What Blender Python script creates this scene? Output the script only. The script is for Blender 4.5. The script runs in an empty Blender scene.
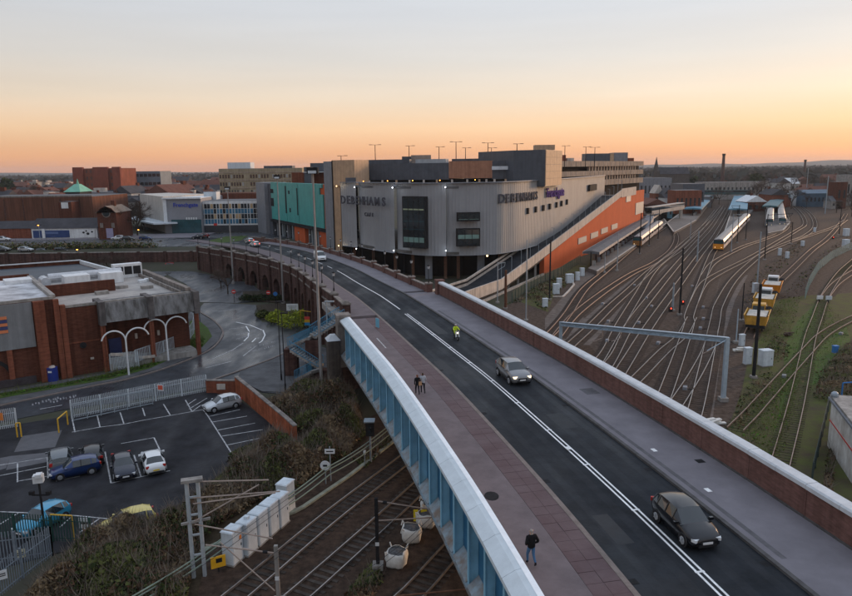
import bpy, bmesh, math, random
from mathutils import Vector, Matrix
random.seed(7)
sc = bpy.context.scene
COL = sc.collection
# ------------------------------------------------------------------ camera
F = 690.; RHO = 0.0122; HC = 26.; P0 = math.atan(130/F)
cam_d = bpy.data.cameras.new('camera'); cam = bpy.data.objects.new('camera', cam_d); COL.objects.link(cam)
cam_d.sensor_fit = 'HORIZONTAL'; cam_d.sensor_width = 36; cam_d.lens = F/852*36
cam_d.clip_start = .5; cam_d.clip_end = 30000
_dn = Vector((0, -math.sin(P0), -math.cos(P0))); _rt = Vector((1, 0, 0)); _fw = Vector((0, math.cos(P0), -math.sin(P0)))
_r = _rt*math.cos(RHO)+_dn*math.sin(RHO); _d = -_rt*math.sin(RHO)+_dn*math.cos(RHO)
cam.matrix_world = Matrix(((_r.x, -_d.x, -_fw.x, 0), (_r.y, -_d.y, -_fw.y, 0), (_r.z, -_d.z, -_fw.z, HC), (0, 0, 0, 1)))
sc.camera = cam
# ------------------------------------------------------------------ sky, sun, exposure
SUN_AZ = math.radians(52)          # clockwise from the view direction (+Y)
SUN_EL = math.radians(3.0)
w = bpy.data.worlds.new('World'); sc.world = w; w.use_nodes = True
nt = w.node_tree; N = nt.nodes; LK = nt.links; N.clear()
out = N.new('ShaderNodeOutputWorld'); bg = N.new('ShaderNodeBackground'); LK.new(bg.outputs[0], out.inputs[0])
sky = N.new('ShaderNodeTexSky'); sky.sky_type = 'NISHITA'; sky.sun_disc = False
sky.sun_elevation = SUN_EL; sky.sun_rotation = SUN_AZ; sky.altitude = 30
sky.air_density = 1.0; sky.dust_density = 1.6; sky.ozone_density = 2.0
# dusk colours of a thin high veil over the whole dome, by elevation, mixed over the clear sky
tc = N.new('ShaderNodeTexCoord'); sep = N.new('ShaderNodeSeparateXYZ'); LK.new(tc.outputs['Generated'], sep.inputs[0])
ramp = N.new('ShaderNodeValToRGB'); LK.new(sep.outputs[2], ramp.inputs[0])
cr = ramp.color_ramp
stops = [(0.0, (.43, .20, .115)), (.022, (.51, .265, .14)), (.055, (.535, .36, .225)), (.095, (.49, .405, .32)), (.145, (.42, .395, .37)), (.20, (.375, .38, .395)), (.28, (.37, .395, .435)), (.6, (.42, .47, .555)), (1.0, (.42, .48, .585))]
cr.elements[0].position = 0; cr.elements[1].position = 1
for p_, c_ in stops[1:-1]: cr.elements.new(p_)
for e_, (p_, c_) in zip(cr.elements, stops): e_.position = p_; e_.color = (*c_, 1)
# the glow is stronger towards the set sun
sd = N.new('ShaderNodeVectorMath'); sd.operation = 'DOT_PRODUCT'; LK.new(tc.outputs['Generated'], sd.inputs[0])
sd.inputs[1].default_value = (math.sin(SUN_AZ), math.cos(SUN_AZ), 0)
mr = N.new('ShaderNodeMapRange'); LK.new(sd.outputs['Value'], mr.inputs[0])
mr.inputs[1].default_value = -1; mr.inputs[2].default_value = 1; mr.inputs[3].default_value = .66; mr.inputs[4].default_value = 1.10
cm = N.new('ShaderNodeMapping'); cm.inputs['Scale'].default_value = (1.2, 1.2, 14); LK.new(tc.outputs['Generated'], cm.inputs[0])
cn = N.new('ShaderNodeTexNoise'); cn.inputs['Scale'].default_value = 2.2; cn.inputs['Detail'].default_value = 6; LK.new(cm.outputs[0], cn.inputs[0])
cr2 = N.new('ShaderNodeMapRange'); LK.new(cn.outputs[0], cr2.inputs[0]); cr2.inputs[1].default_value = .3; cr2.inputs[2].default_value = .7; cr2.inputs[3].default_value = .965; cr2.inputs[4].default_value = 1.03
cmul = N.new('ShaderNodeMath'); cmul.operation = 'MULTIPLY'; LK.new(mr.outputs[0], cmul.inputs[0]); LK.new(cr2.outputs[0], cmul.inputs[1])
vs = N.new('ShaderNodeVectorMath'); vs.operation = 'SCALE'; LK.new(ramp.outputs[0], vs.inputs[0]); LK.new(cmul.outputs[0], vs.inputs[3])
sk = N.new('ShaderNodeVectorMath'); sk.operation = 'SCALE'; LK.new(sky.outputs[0], sk.inputs[0]); sk.inputs[3].default_value = .10
mx = N.new('ShaderNodeMixRGB'); mx.inputs[0].default_value = .88; LK.new(sk.outputs[0], mx.inputs[1]); LK.new(vs.outputs[0], mx.inputs[2])
LK.new(mx.outputs[0], bg.inputs[0]); bg.inputs[1].default_value = 1.0
sun_d = bpy.data.lights.new('sun', 'SUN'); sun = bpy.data.objects.new('sun', sun_d); COL.objects.link(sun)
sun_d.energy = 1.3; sun_d.angle = math.radians(14); sun_d.color = (1, .62, .36)
sv = Vector((math.sin(SUN_AZ)*math.cos(SUN_EL+.06), math.cos(SUN_AZ)*math.cos(SUN_EL+.06), math.sin(SUN_EL+.06)))
sun.rotation_euler = sv.to_track_quat('Z', 'Y').to_euler()
sc.view_settings.view_transform = 'Standard'; sc.view_settings.look = 'None'; sc.view_settings.gamma = 1; sc.view_settings.exposure = 1.02
try: sc.view_settings.use_curve_mapping = False
except Exception: pass
sc.cycles.max_bounces = 5; sc.cycles.volume_bounces = 0

# ------------------------------------------------------------------ pixel -> place (a pixel gives a direction; the plane it meets gives the place)
def ray(x, y):
    u = (x-426)/F; v = (y-298)/F; c, s = math.cos(RHO), math.sin(RHO)
    u, v = u*c-v*s, u*s+v*c
    return u, math.cos(P0)-v*math.sin(P0), -(v*math.cos(P0)+math.sin(P0))
def at(x, y, Z=0.):
    r = ray(x, y); t = (Z-HC)/r[2]; return Vector((r[0]*t, r[1]*t, Z))
def atY(x, y, Y):
    r = ray(x, y); t = Y/r[1]; return Vector((r[0]*t, Y, HC+r[2]*t))
def onl(x, y, A, B):                      # where the ray meets the upright plane through A and B
    r = ray(x, y); nx, ny = B[1]-A[1], A[0]-B[0]
    t = (nx*A[0]+ny*A[1])/(nx*r[0]+ny*r[1]); return Vector((r[0]*t, r[1]*t, HC+r[2]*t))
def sst(a, b, x):
    t = max(0, min(1, (x-a)/(b-a))); return t*t*(3-2*t)
def zg(X, Y):                             # lie of the land
    return 4.1*sst(189, 201, Y)*(1-sst(22, 50, X))
def deckz(Y): return 7.6 if Y < 100 else 7.6-(Y-100)*.03
def atd(x, y, dz=0.):
    Y = 100.
    for _ in range(30):
        p = at(x, y, deckz(Y)+dz); Y = .5*Y+.5*p.y
    return p
def atg(x, y, dz=0.):                     # pixel on the ground
    Y = 150.
    p = at(x, y, 0)
    for _ in range(40):
        p = at(x, y, zg(p.x, p.y)*.5+.5*p.z+0*Y)
    return Vector((p.x, p.y, p.z+dz))

# ------------------------------------------------------------------ materials
MATS = {}
def mat(name, col, rough=.8, var=.18, scale=1.5, metal=0., bump=0., col2=None, stretch=(1, 1, 1), emit=0., spec=.35, streak=0., detail=5.):
    if name in MATS: return MATS[name]
    m = bpy.data.materials.new(name); m.use_nodes = True; t = m.node_tree; n = t.nodes; l = t.links
    b = n['Principled BSDF']; b.inputs['Roughness'].default_value = rough; b.inputs['Metallic'].default_value = metal
    b.inputs['Specular IOR Level'].default_value = min(spec, .1) if rough >= .74 else spec
    if emit:
        b.inputs['Emission Color'].default_value = (*col, 1); b.inputs['Emission Strength'].default_value = emit
        b.inputs['Base Color'].default_value = (*col, 1); MATS[name] = m; return m
    g = n.new('ShaderNodeNewGeometry'); mp = n.new('ShaderNodeMapping'); l.new(g.outputs['Position'], mp.inputs[0])
    mp.inputs['Scale'].default_value = stretch
    no = n.new('ShaderNodeTexNoise'); l.new(mp.outputs[0], no.inputs[0]); no.inputs['Scale'].default_value = scale; no.inputs['Detail'].default_value = detail; no.inputs['Roughness'].default_value = .65
    r = n.new('ShaderNodeValToRGB'); l.new(no.outputs[0], r.inputs[0])
    c2 = col2 or tuple(c*(1-var) for c in col); c1 = col if col2 else tuple(min(1, c*(1+var)) for c in col)
    r.color_ramp.elements[0].position = .32; r.color_ramp.elements[1].position = .68
    r.color_ramp.elements[0].color = (*c2, 1); r.color_ramp.elements[1].color = (*c1, 1)
    cur = r.outputs[0]
    if streak:                                # rain streaks running down a face
        mp2 = n.new('ShaderNodeMapping'); l.new(g.outputs['Position'], mp2.inputs[0]); mp2.inputs['Scale'].default_value = (1.4, 1.4, .08)
        n2 = n.new('ShaderNodeTexNoise'); l.new(mp2.outputs[0], n2.inputs[0]); n2.inputs['Scale'].default_value = 1.2; n2.inputs['Detail'].default_value = 6
        r2 = n.new('ShaderNodeValToRGB'); l.new(n2.outputs[0], r2.inputs[0]); r2.color_ramp.elements[0].position = .38; r2.color_ramp.elements[1].position = .6
        k = 1-streak; r2.color_ramp.elements[0].color = (k, k, k, 1); r2.color_ramp.elements[1].color = (1, 1, 1, 1)
        mm = n.new('ShaderNodeMixRGB'); mm.blend_type = 'MULTIPLY'; mm.inputs[0].default_value = 1; l.new(cur, mm.inputs[1]); l.new(r2.outputs[0], mm.inputs[2]); cur = mm.outputs[0]
    l.new(cur, b.inputs['Base Color'])
    if bump:
        bp = n.new('ShaderNodeBump'); bp.inputs['Strength'].default_value = bump; bp.inputs['Distance'].default_value = .05
        nb = n.new('ShaderNodeTexNoise'); nb.inputs['Scale'].default_value = scale*6; l.new(g.outputs['Position'], nb.inputs[0])
        l.new(nb.outputs[0], bp.inputs['Height']); l.new(bp.outputs[0], b.inputs['Normal'])
    MATS[name] = m; return m
def wetmat(name, col, rlo, rhi, scale, var=.25, patch=None):      # tarmac with damp patches: the gloss varies
    m = mat(name, col, .7, var, scale, bump=.25, spec=.4 if rlo < .4 else .14)
    t = m.node_tree; n = t.nodes; l = t.links; b = n['Principled BSDF']
    g = n.new('ShaderNodeNewGeometry'); mp = n.new('ShaderNodeMapping'); mp.inputs['Scale'].default_value = (.35, .12, 1); mp.inputs['Rotation'].default_value = (0, 0, .5); l.new(g.outputs['Position'], mp.inputs[0])
    no = n.new('ShaderNodeTexNoise'); no.inputs['Scale'].default_value = .8; no.inputs['Detail'].default_value = 6; l.new(mp.outputs[0], no.inputs[0])
    mr_ = n.new('ShaderNodeMapRange'); l.new(no.outputs[0], mr_.inputs[0]); mr_.inputs[1].default_value = .38; mr_.inputs[2].default_value = .62; mr_.inputs[3].default_value = rlo; mr_.inputs[4].default_value = rhi
    l.new(mr_.outputs[0], b.inputs['Roughness']); return m

asphalt = wetmat('asphalt', (.018, .021, .026), .55, .85, .9, .3)
asphalt_wet = wetmat('asphalt_wet', (.036, .040, .048), .24, .62, .7, .35)
asphalt_car_park = wetmat('asphalt_car_park', (.021, .021, .025), .55, .85, .5, .45)
asphalt_old = mat('asphalt_old', (.10, .10, .105), .8, .35, .35)
paving = mat('paving', (.150, .122, .128), .75, .16, .8, bump=.2)
paving_right = mat('paving_right', (.185, .172, .19), .75, .15, .5, bump=.2)
slab_red = mat('slab_red', (.082, .044, .048), .7, .3, .55, bump=.3, col2=(.118, .078, .083), detail=8.)
kerb_m = mat('kerb_stone', (.20, .165, .15), .8, .2, 2)
kerb_dark = mat('kerb_dark', (.09, .085, .085), .8, .25, 2)
white_paint = mat('white_paint', (.78, .78, .78), .6, .2, 4)
worn_paint = mat('worn_paint', (.62, .62, .63), .65, .2, 2.5, col2=(.16, .16, .17))
yellow_paint = mat('yellow_paint', (.55, .36, .05), .6, .2, 4)
brick = mat('brick', (.115, .043, .028), .85, .28, 1.2, stretch=(1, 1, 5), bump=.3, streak=.3)
brick_dark = mat('brick_dark', (.098, .054, .046), .88, .35, .9, stretch=(1, 1, 3), bump=.3, streak=.45)
brick_wall = mat('brick_wall', (.165, .088, .075), .85, .25, 1.6, stretch=(1, 1, 4), bump=.3, streak=.25)
brick_red = mat('brick_red', (.22, .075, .045), .85, .25, 1.2, stretch=(1, 1, 4), streak=.3)
terracotta = mat('terracotta', (.50, .105, .038), .85, .07, .35, streak=.05)
coping_m = mat('coping', (.52, .55, .58), .6, .12, 1.3, bump=.2)
stone = mat('stone', (.25, .22, .20), .85, .25, 1.2, streak=.35)
concrete = mat('concrete', (.32, .30, .28), .85, .2, .8, streak=.3)
concrete_pale = mat('concrete_pale', (.52, .46, .41), .85, .14, .6, streak=.25)
tan_clad = mat('tan_clad', (.46, .31, .20), .7, .12, .8, streak=.15)
tan_conc = mat('tan_conc', (.36, .29, .235), .85, .2, .5, streak=.3)
grey_clad = mat('grey_clad', (.28, .292, .315), .5, .06, .25, metal=.1, streak=.06)
dark_clad = mat('dark_clad', (.075, .085, .105), .5, .18, .5, streak=.15)
grey_slab = mat('grey_slab', (.20, .21, .235), .6, .12, .6, streak=.15)
teal = mat('teal_panel', (.055, .33, .31), .5, .12, .5, streak=.15)
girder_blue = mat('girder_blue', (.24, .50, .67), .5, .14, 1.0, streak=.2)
girder_shaded = mat('girder_shaded', (.035, .16, .30), .5, .18, 1.0, streak=.2)  # same paint as the fins, darkened: shade on the webs put into the colour
cap_blue = mat('cap_blue', (.57, .625, .66), .6, .08, 1.2, bump=.1)
cap_white = mat('cap_white', (.84, .86, .88), .55, .08, 1.5)
glass_dark = mat('glass_dark', (.018, .026, .032), .08, .3, .4, spec=.8)
glass_teal = mat('glass_teal', (.02, .075, .09), .12, .3, .4, spec=.8)
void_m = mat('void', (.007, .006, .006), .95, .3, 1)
steel = mat('galvanised_steel', (.30, .345, .385), .5, .15, 2, metal=.3)
steel_dark = mat('steel_dark', (.022, .022, .024), .85, .3, 2)
rust = mat('rusty_steel', (.14, .07, .045), .75, .3, 3)
wood_brown = mat('brown_post', (.12, .055, .035), .8, .3, 3)
rail_m = mat('rail', (.33, .30, .285), .34, .25, 2, metal=.75)
rail_rust = mat('rail_rust', (.30, .215, .18), .45, .25, 2, metal=.4)
sleeper_m = mat('sleeper', (.105, .078, .064), .95, .45, .8, col2=(.05, .036, .029))
sleeper_dark = mat('sleeper_dark', (.050, .042, .037), .95, .4, .8)
grass_m = mat('grass', (.060, .115, .022), .9, .35, .9, col2=(.06, .068, .028), bump=.5, detail=9.)
moss_m = mat('moss', (.082, .098, .026), .95, .4, .5, col2=(.070, .052, .038), bump=.6, detail=9.)
white_m = mat('white_coat', (.68, .70, .72), .5, .08, 1.5, streak=.15)
cabinet_m = mat('cabinet_grey', (.56, .62, .67), .5, .1, 2, streak=.12)
grey_roof = mat('grey_roof', (.13, .135, .145), .8, .25, .4)
blue_roof = mat('blue_canopy', (.10, .24, .33), .6, .2, .6)
lamp_warm = mat('lamp_warm', (1, .62, .25), emit=4.)
lamp_white = mat('lamp_white', (.85, .92, 1), emit=4.)
lamp_orange = mat('lamp_orange', (1, .36, .06), emit=3.)
lamp_red = mat('lamp_red', (1, .08, .04), emit=1.2)
hd_lamp = mat('headlamp_lit', (1, .80, .5), emit=1.3)

# ------------------------------------------------------------------ mesh helpers
class MB:
    def __init__(s): s.v = []; s.f = []
    def add(s, vs, fs):
        k = len(s.v); s.v += [tuple(p) for p in vs]; s.f += [tuple(i+k for i in f) for f in fs]; return s
    def box(s, c, sz, rz=0., taper=1.):
        hx, hy, hz = sz[0]/2, sz[1]/2, sz[2]/2; co, si = math.cos(rz), math.sin(rz); vs = []
        for z, k in ((-hz, 1.), (hz, taper)):
            for x, y in ((-hx, -hy), (hx, -hy), (hx, hy), (-hx, hy)):
                x, y = x*k, y*k; vs.append((c[0]+x*co-y*si, c[1]+x*si+y*co, c[2]+z))
        return s.add(vs, [(3, 2, 1, 0), (4, 5, 6, 7), (0, 1, 5, 4), (1, 2, 6, 5), (2, 3, 7, 6), (3, 0, 4, 7)])
    def beam(s, a, b, w_, h, up=(0, 0, 1)):         # a bar of w_ x h from a to b
        a, b = Vector(a), Vector(b); d = (b-a)
        if d.length < 1e-6: return s
        d.normalize(); u = Vector(up)
        if abs(d.dot(u)) > .99: u = Vector((1, 0, 0))
        sd_ = d.cross(u).normalized(); u = sd_.cross(d)
        vs = [p+sd_*x*w_/2+u*y*h/2 for p in (a, b) for x, y in ((-1, -1), (1, -1), (1, 1), (-1, 1))]
        return s.add(vs, [(0, 1, 2, 3), (7, 6, 5, 4), (4, 5, 1, 0), (5, 6, 2, 1), (6, 7, 3, 2), (7, 4, 0, 3)])
    def prism(s, poly, z0, z1):                      # poly: [(x,y)] ; z may be numbers or functions
        n_ = len(poly); a = sum(poly[i][0]*poly[(i+1) % n_][1]-poly[(i+1) % n_][0]*poly[i][1] for i in range(n_))
        if a < 0: poly = poly[::-1]
        f0 = z0 if callable(z0) else (lambda x, y: z0); f1 = z1 if callable(z1) else (lambda x, y: z1)
        vs = [(p[0], p[1], f0(p[0], p[1])) for p in poly]+[(p[0], p[1], f1(p[0], p[1])) for p in poly]
        return s.add(vs, [tuple(range(n_))[::-1], tuple(range(n_, 2*n_))]+[(i, (i+1) % n_, n_+(i+1) % n_, n_+i) for i in range(n_)])
    def cyl(s, a, b, r0, r1=None, n_=8, cap=True):
        r1 = r0 if r1 is None else r1; a, b = Vector(a), Vector(b); d = (b-a).normalized()
        u = d.orthogonal().normalized(); v_ = d.cross(u); vs = []
        for p, r in ((a, r0), (b, r1)):
            for i in range(n_):
                t = 2*math.pi*i/n_; vs.append(p+u*math.cos(t)*r+v_*math.sin(t)*r)
        fs = [(i, (i+1) % n_, n_+(i+1) % n_, n_+i) for i in range(n_)]
        if cap: fs += [tuple(range(n_))[::-1], tuple(range(n_, 2*n_))]
        return s.add(vs, fs)
    def tube(s, pts, r, n_=6):
        for i in range(len(pts)-1): s.cyl(pts[i], pts[i+1], r, r, n_, cap=(i in (0, len(pts)-2)))
        return s
    def ball(s, c, r, seg=8, ring=6, sq=(1, 1, 1)):
        vs = [(c[0], c[1], c[2]-r*sq[2])]
        for j in range(1, ring):
            t = -math.pi/2+math.pi*j/ring
            for i in range(seg):
                p = 2*math.pi*i/seg; vs.append((c[0]+r*sq[0]*math.cos(t)*math.cos(p), c[1]+r*sq[1]*math.cos(t)*math.sin(p), c[2]+r*sq[2]*math.sin(t)))
        vs.append((c[0], c[1], c[2]+r*sq[2])); fs = []
        for i in range(seg): fs.append((0, 1+(i+1) % seg, 1+i)); fs.append((len(vs)-1, 1+(ring-2)*seg+i, 1+(ring-2)*seg+(i+1) % seg))
        for j in range(ring-2):
            for i in range(seg): a = 1+j*seg+i; b_ = 1+j*seg+(i+1) % seg; fs.append((a, b_, b_+seg, a+seg))
        return s.add(vs, fs)
    def quad(s, *p): return s.add(p, [tuple(range(len(p)))])
    def sweep(s, path, prof, closed=True, cap=True): # path [(pos, side)] ; prof [(offset, dz)]
        n_ = len(prof); vs = [p+sd_*o+Vector((0, 0, z)) for p, sd_ in path for o, z in prof]; fs = []
        m_ = n_ if closed else n_-1
        for i in range(len(path)-1):
            for j in range(m_): a = i*n_+j; b_ = i*n_+(j+1) % n_; fs.append((a, b_, b_+n_, a+n_))
        if closed and cap: fs += [tuple(range(n_)), tuple(range((len(path)-1)*n_, len(path)*n_))[::-1]]
        return s.add(vs, fs)
    def mesh(s, name, m, smooth=False):
        me = bpy.data.meshes.new(name); me.from_pydata(s.v, [], s.f); me.update()
        if m:
            for q in (m if isinstance(m, (list, tuple)) else [m]): me.materials.append(q)
        b = bmesh.new(); b.from_mesh(me); bmesh.ops.recalc_face_normals(b, faces=b.faces); b.to_mesh(me); b.free()
        if smooth:
            for p in me.polygons: p.use_smooth = True
        return me
    def build(s, name, m, parent=None, smooth=False, loc=None):
        return link(name, s.mesh(name, m, smooth), parent, loc)
def link(name, me, parent=None, loc=None):
    o = bpy.data.objects.new(name, me); COL.objects.link(o)
    if parent is not None: o.parent = parent
    if loc is not None: o.location = loc
    return o
def tag(o, label, cat, group=None):
    o['label'] = label; o['category'] = cat
    if group: o['group'] = group
    return o
def thing(name, label, cat, group=None, loc=(0, 0, 0), rz=0.):
    o = bpy.data.objects.new(name, None); COL.objects.link(o); o.location = loc; o.rotation_euler = (0, 0, rz); o.empty_display_size = .2
    return tag(o, label, cat, group)
def struct(o, kind='structure'): o['kind'] = kind; return o
ORD = ['first', 'second', 'third', 'fourth', 'fifth', 'sixth', 'seventh', 'eighth', 'ninth', 'tenth', 'eleventh', 'twelfth', 'thirteenth', 'fourteenth', 'fifteenth', 'sixteenth', 'seventeenth', 'eighteenth']
def copy_tree(o, loc=None, rz=None, label=None, parent=None):
    c = o.copy(); COL.objects.link(c)
    if parent is not None: c.parent = parent
    if loc is not None: c.location = loc
    if rz is not None: c.rotation_euler = (0, 0, rz)
    if label: c['label'] = label
    for ch in list(o.children): copy_tree(ch, parent=c)
    return c
def catmull(pts, step):
    pts = [Vector(p) for p in pts]; P = [pts[0]*2-pts[1]]+pts+[pts[-1]*2-pts[-2]]; res = []
    for i in range(1, len(P)-2):
        a, b, c, d = P[i-1], P[i], P[i+1], P[i+2]; k = max(1, int((c-b).length/step))
        for j in range(k):
            t = j/k; res.append(.5*((2*b)+(c-a)*t+(2*a-5*b+4*c-d)*t*t+(3*b-a-3*c+d)*t**3))
    res.append(pts[-1]); return res
def even(pts, step):                                 # points at even spacing along a polyline
    L_ = [0.]
    for i in range(len(pts)-1): L_.append(L_[-1]+(pts[i+1]-pts[i]).length)
    n_ = max(1, round(L_[-1]/step)); res = []; k = 0
    for j in range(n_+1):
        s_ = L_[-1]*j/n_
        while k < len(L_)-2 and L_[k+1] < s_: k += 1
        t = (s_-L_[k])/max(1e-9, L_[k+1]-L_[k]); res.append(pts[k].lerp(pts[k+1], t))
    return res
def sided(pts):                                      # path of (pos, right-hand side)
    res = []
    for i, p in enumerate(pts):
        d = pts[min(i+1, len(pts)-1)]-pts[max(i-1, 0)]; d.z = 0; d.normalize(); res.append((p, Vector((d.y, -d.x, 0))))
    return res
def textmesh(name, s, size, m, parent, loc, rot, ext=.06):
    cu = bpy.data.curves.new(name, 'FONT'); cu.body = s; cu.size = size; cu.extrude = ext; cu.align_x = 'CENTER'; cu.align_y = 'CENTER'; cu.resolution_u = 2; cu.offset = size*.018
    o = bpy.data.objects.new(name, cu); COL.objects.link(o); dg = bpy.context.evaluated_depsgraph_get(); dg.update()
    me = bpy.data.meshes.new_from_object(o.evaluated_get(dg)); bpy.data.objects.remove(o); me.materials.clear(); me.materials.append(m)
    o = link(name, me, parent, loc); o.rotation_euler = rot; return o
def wallrot(A, B):                                   # rotation of upright lettering on a wall read from A to B
    d = Vector(B)-Vector(A); return (math.pi/2, 0, math.atan2(d.y, d.x))
# ================================================================== the ground
PATCHES = []
def ground_sheet():
    xs = sorted(set([-9000, -5000, -2500, -1400, -800, -500, -350]+list(range(-260, 60, 12))+[22, 29, 36, 43, 50]+list(range(60, 300, 40))+[400, 700, 1200, 2500, 5000, 9000]))
    ys = sorted(set([-300, -100, 0, 60, 120, 180]+list(range(200, 230, 3))+[260, 320, 420, 600, 900, 1400, 2200, 3500, 6000, 11000]))
    b = MB(); n_ = len(ys)
    vs = [(x, y, zg(x, y)-.05) for x in xs for y in ys]
    b.add(vs, [(i*n_+j, (i+1)*n_+j, (i+1)*n_+j+1, i*n_+j+1) for i in range(len(xs)-1) for j in range(n_-1)])
    return b
ground_m = mat('earth', (.075, .066, .055), .95, .4, .12, col2=(.050, .056, .034), bump=.4)
struct(ground_sheet().build('ground', ground_m))
hill_m = mat('hill', (.055, .062, .060), 1., .3, .004, detail=8)
def hills(x0, x1, Y, hf, name):
    b = MB(); n_ = 90; rows = []
    for k, (dy, hh) in enumerate(((0, 0), (350, .55), (800, 1), (1900, 0))):
        rows.append([(x0+(x1-x0)*i/n_, Y+dy, -3+hf(i/n_)*hh) for i in range(n_+1)])
    vs = sum(rows, []); q = n_+1
    b.add(vs, [(r*q+i, r*q+i+1, (r+1)*q+i+1, (r+1)*q+i) for r in range(3) for i in range(n_)])
    struct(b.build(name, hill_m, smooth=True))
hills(-200, 6500, 5200, lambda t: 26+26*sst(0, .55, t)+16*math.sin(t*9+1)*sst(.1, .4, t)+4*math.sin(t*37)+3*math.sin(t*83), 'hills')
hills(-6500, 900, 6800, lambda t: 22+7*math.sin(t*7)+4*math.sin(t*31), 'hills')

def flat(name, px, m, z=.01, grounded=False, kind='structure', z0=None):
    pts = [atg(*p) if grounded else at(p[0], p[1], z) for p in px]
    b = MB(); b.prism([(p.x, p.y) for p in pts], (lambda x, y: zg(x, y)+z-.12) if grounded else z-.12, (lambda x, y: zg(x, y)+z) if grounded else z)
    return struct(b.build(name, m), kind)
ballast_m = mat('ballast', (.105, .078, .064), .95, .45, 1.6, col2=(.034, .023, .018), bump=.9, detail=12.)
ballast_pale = mat('ballast_pale', (.165, .138, .125), .95, .35, .8, col2=(.085, .066, .056), bump=.8, detail=12.)
ballast_dark = mat('ballast_brown', (.080, .052, .038), .95, .5, 1.6, col2=(.026, .018, .014), bump=.8, detail=10.)
# right-hand yard
b = MB(); b.prism([(2, 20), (58, 20), (62, 80), (90, 140), (150, 200), (210, 290), (260, 420), (330, 620), (130, 620), (86, 420), (70, 280), (46, 190), (12, 122)], -.1, .012)
struct(b.build('ballast_bed', ballast_m))
flat('moss_ground', [(724, 440), (742, 390), (750, 350), (775, 300), (800, 296), (900, 290), (900, 560), (830, 560), (760, 490)], moss_m, .03)
flat('moss_strip', [(521, 302), (548, 312), (556, 290), (578, 274), (600, 262), (590, 258), (560, 274), (530, 290)], moss_m, .03)
flat('ballast_path', [(692, 425), (712, 425), (722, 345), (735, 300), (748, 275), (738, 276), (722, 300), (712, 345)], ballast_pale, .032)
flat('ballast_path', [(545, 345), (590, 345), (640, 292), (668, 265), (655, 262), (620, 288), (585, 318), (560, 315), (580, 290), (618, 262), (610, 256), (580, 276), (545, 318)], ballast_pale, .028)
flat('grass_patch', [(786, 345), (790, 332), (800, 318), (820, 300), (812, 345), (798, 385), (778, 420)], grass_m, .036)
flat('grass_patch', [(815, 352), (826, 338), (846, 326), (852, 345), (838, 356), (815, 385), (805, 385)], grass_m, .036)
# left-hand cutting
b = MB(); b.prism([(-23, 30), (24, 30), (24, 104), (8, 104), (-4, 74), (-11, 60), (-22, 42)], -.1, .016)
struct(b.build('ballast_bed', ballast_dark))

# wear on the bridge road: patches, gullies
for y0, o0, o1, L_ in ((28, 4.2, 4.5, 60), (31, -2.6, -1.7, 5), (46, 1.1, 2.3, 3.5), (60, -3.2, -2.2, 6), (74, .6, 1.8, 8), (38, 5.0, 6.2, 2.2), (52, 6.0, 7.2, 3.0), (64, 4.6, 5.6, 2.0)):
    PATCHES.append((y0, o0, o1, L_))
# ---- low roads on the left
low_road = flat('road', [(-60, 442), (0, 422), (66, 409), (130, 400), (212, 386), (240, 380), (262, 392), (330, 398), (338, 372), (336, 350), (300, 352), (292, 342), (312, 330), (300, 324), (262, 322), (254, 314), (258, 305), (222, 303), (204, 303), (196, 312), (214, 322), (222, 332), (218, 342), (205, 352), (170, 366), (130, 378), (90, 386), (0, 405), (-60, 418)], asphalt_wet, .03)
flat('forecourt', [(170, 268), (196, 272), (250, 283), (262, 292), (272, 300), (236, 303), (200, 302), (186, 284), (160, 271)], asphalt_wet, .02)
def pave(name, px, m, h=.13, z=0.):
    pts = [at(p[0], p[1], z) for p in px]
    b = MB(); b.prism([(p.x, p.y) for p in pts], z-.1, z+h); return struct(b.build(name, m))
pave('pavement', [(-60, 418), (0, 405), (90, 386), (130, 378), (170, 366), (205, 352), (218, 342), (222, 332), (214, 322), (196, 312), (190, 312), (186, 325), (190, 340), (180, 352), (150, 363), (107, 373), (0, 392), (-60, 404)], asphalt_old, .12)
def kerb(px, z, m=kerb_m, w_=.28, h=.15):
    pts = [at(p[0], p[1], z) for p in px]; pts = even(catmull(pts, 1.), 1.2)
    return struct(MB().sweep(sided(pts), [(-w_/2, 0), (w_/2, 0), (w_/2, h), (-w_/2, h)]).build('kerb', m))
kerb([(-60, 419), (0, 406), (90, 387), (130, 379), (170, 367), (205, 353), (218, 343), (223, 332), (214, 321), (200, 312), (198, 306)], .02)
kerb([(205, 383), (240, 371), (270, 360), (292, 350), (306, 341)], .02)
pave('pavement', [(238, 380), (240, 372), (270, 361), (292, 351), (306, 342), (336, 352), (336, 395), (262, 392)], asphalt_old, .11)
flat('grass_verge', [(-60, 406), (0, 393), (62, 383), (110, 373), (152, 362), (182, 350), (192, 338), (189, 322), (196, 318), (208, 328), (212, 336), (203, 346), (172, 358), (150, 368), (110, 379), (62, 387), (0, 398), (-60, 411)], grass_m, .16)
pave('planting_bed', [(256, 306), (262, 320), (300, 323), (322, 328), (340, 318), (338, 306), (300, 302)], mat('soil', (.05, .04, .03), .95, .4, 1.5), .16)
pave('planting_bed', [(243, 292), (243, 300), (276, 303), (292, 300), (288, 291)], MATS['soil'], .16)
def marking(name, px, wid, z, m=worn_paint, closed=False):
    pts = [at(p[0], p[1], z) for p in px]
    return struct(MB().sweep(sided(pts), [(-wid/2, 0), (wid/2, 0)], closed=False).build(name, m))
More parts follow.
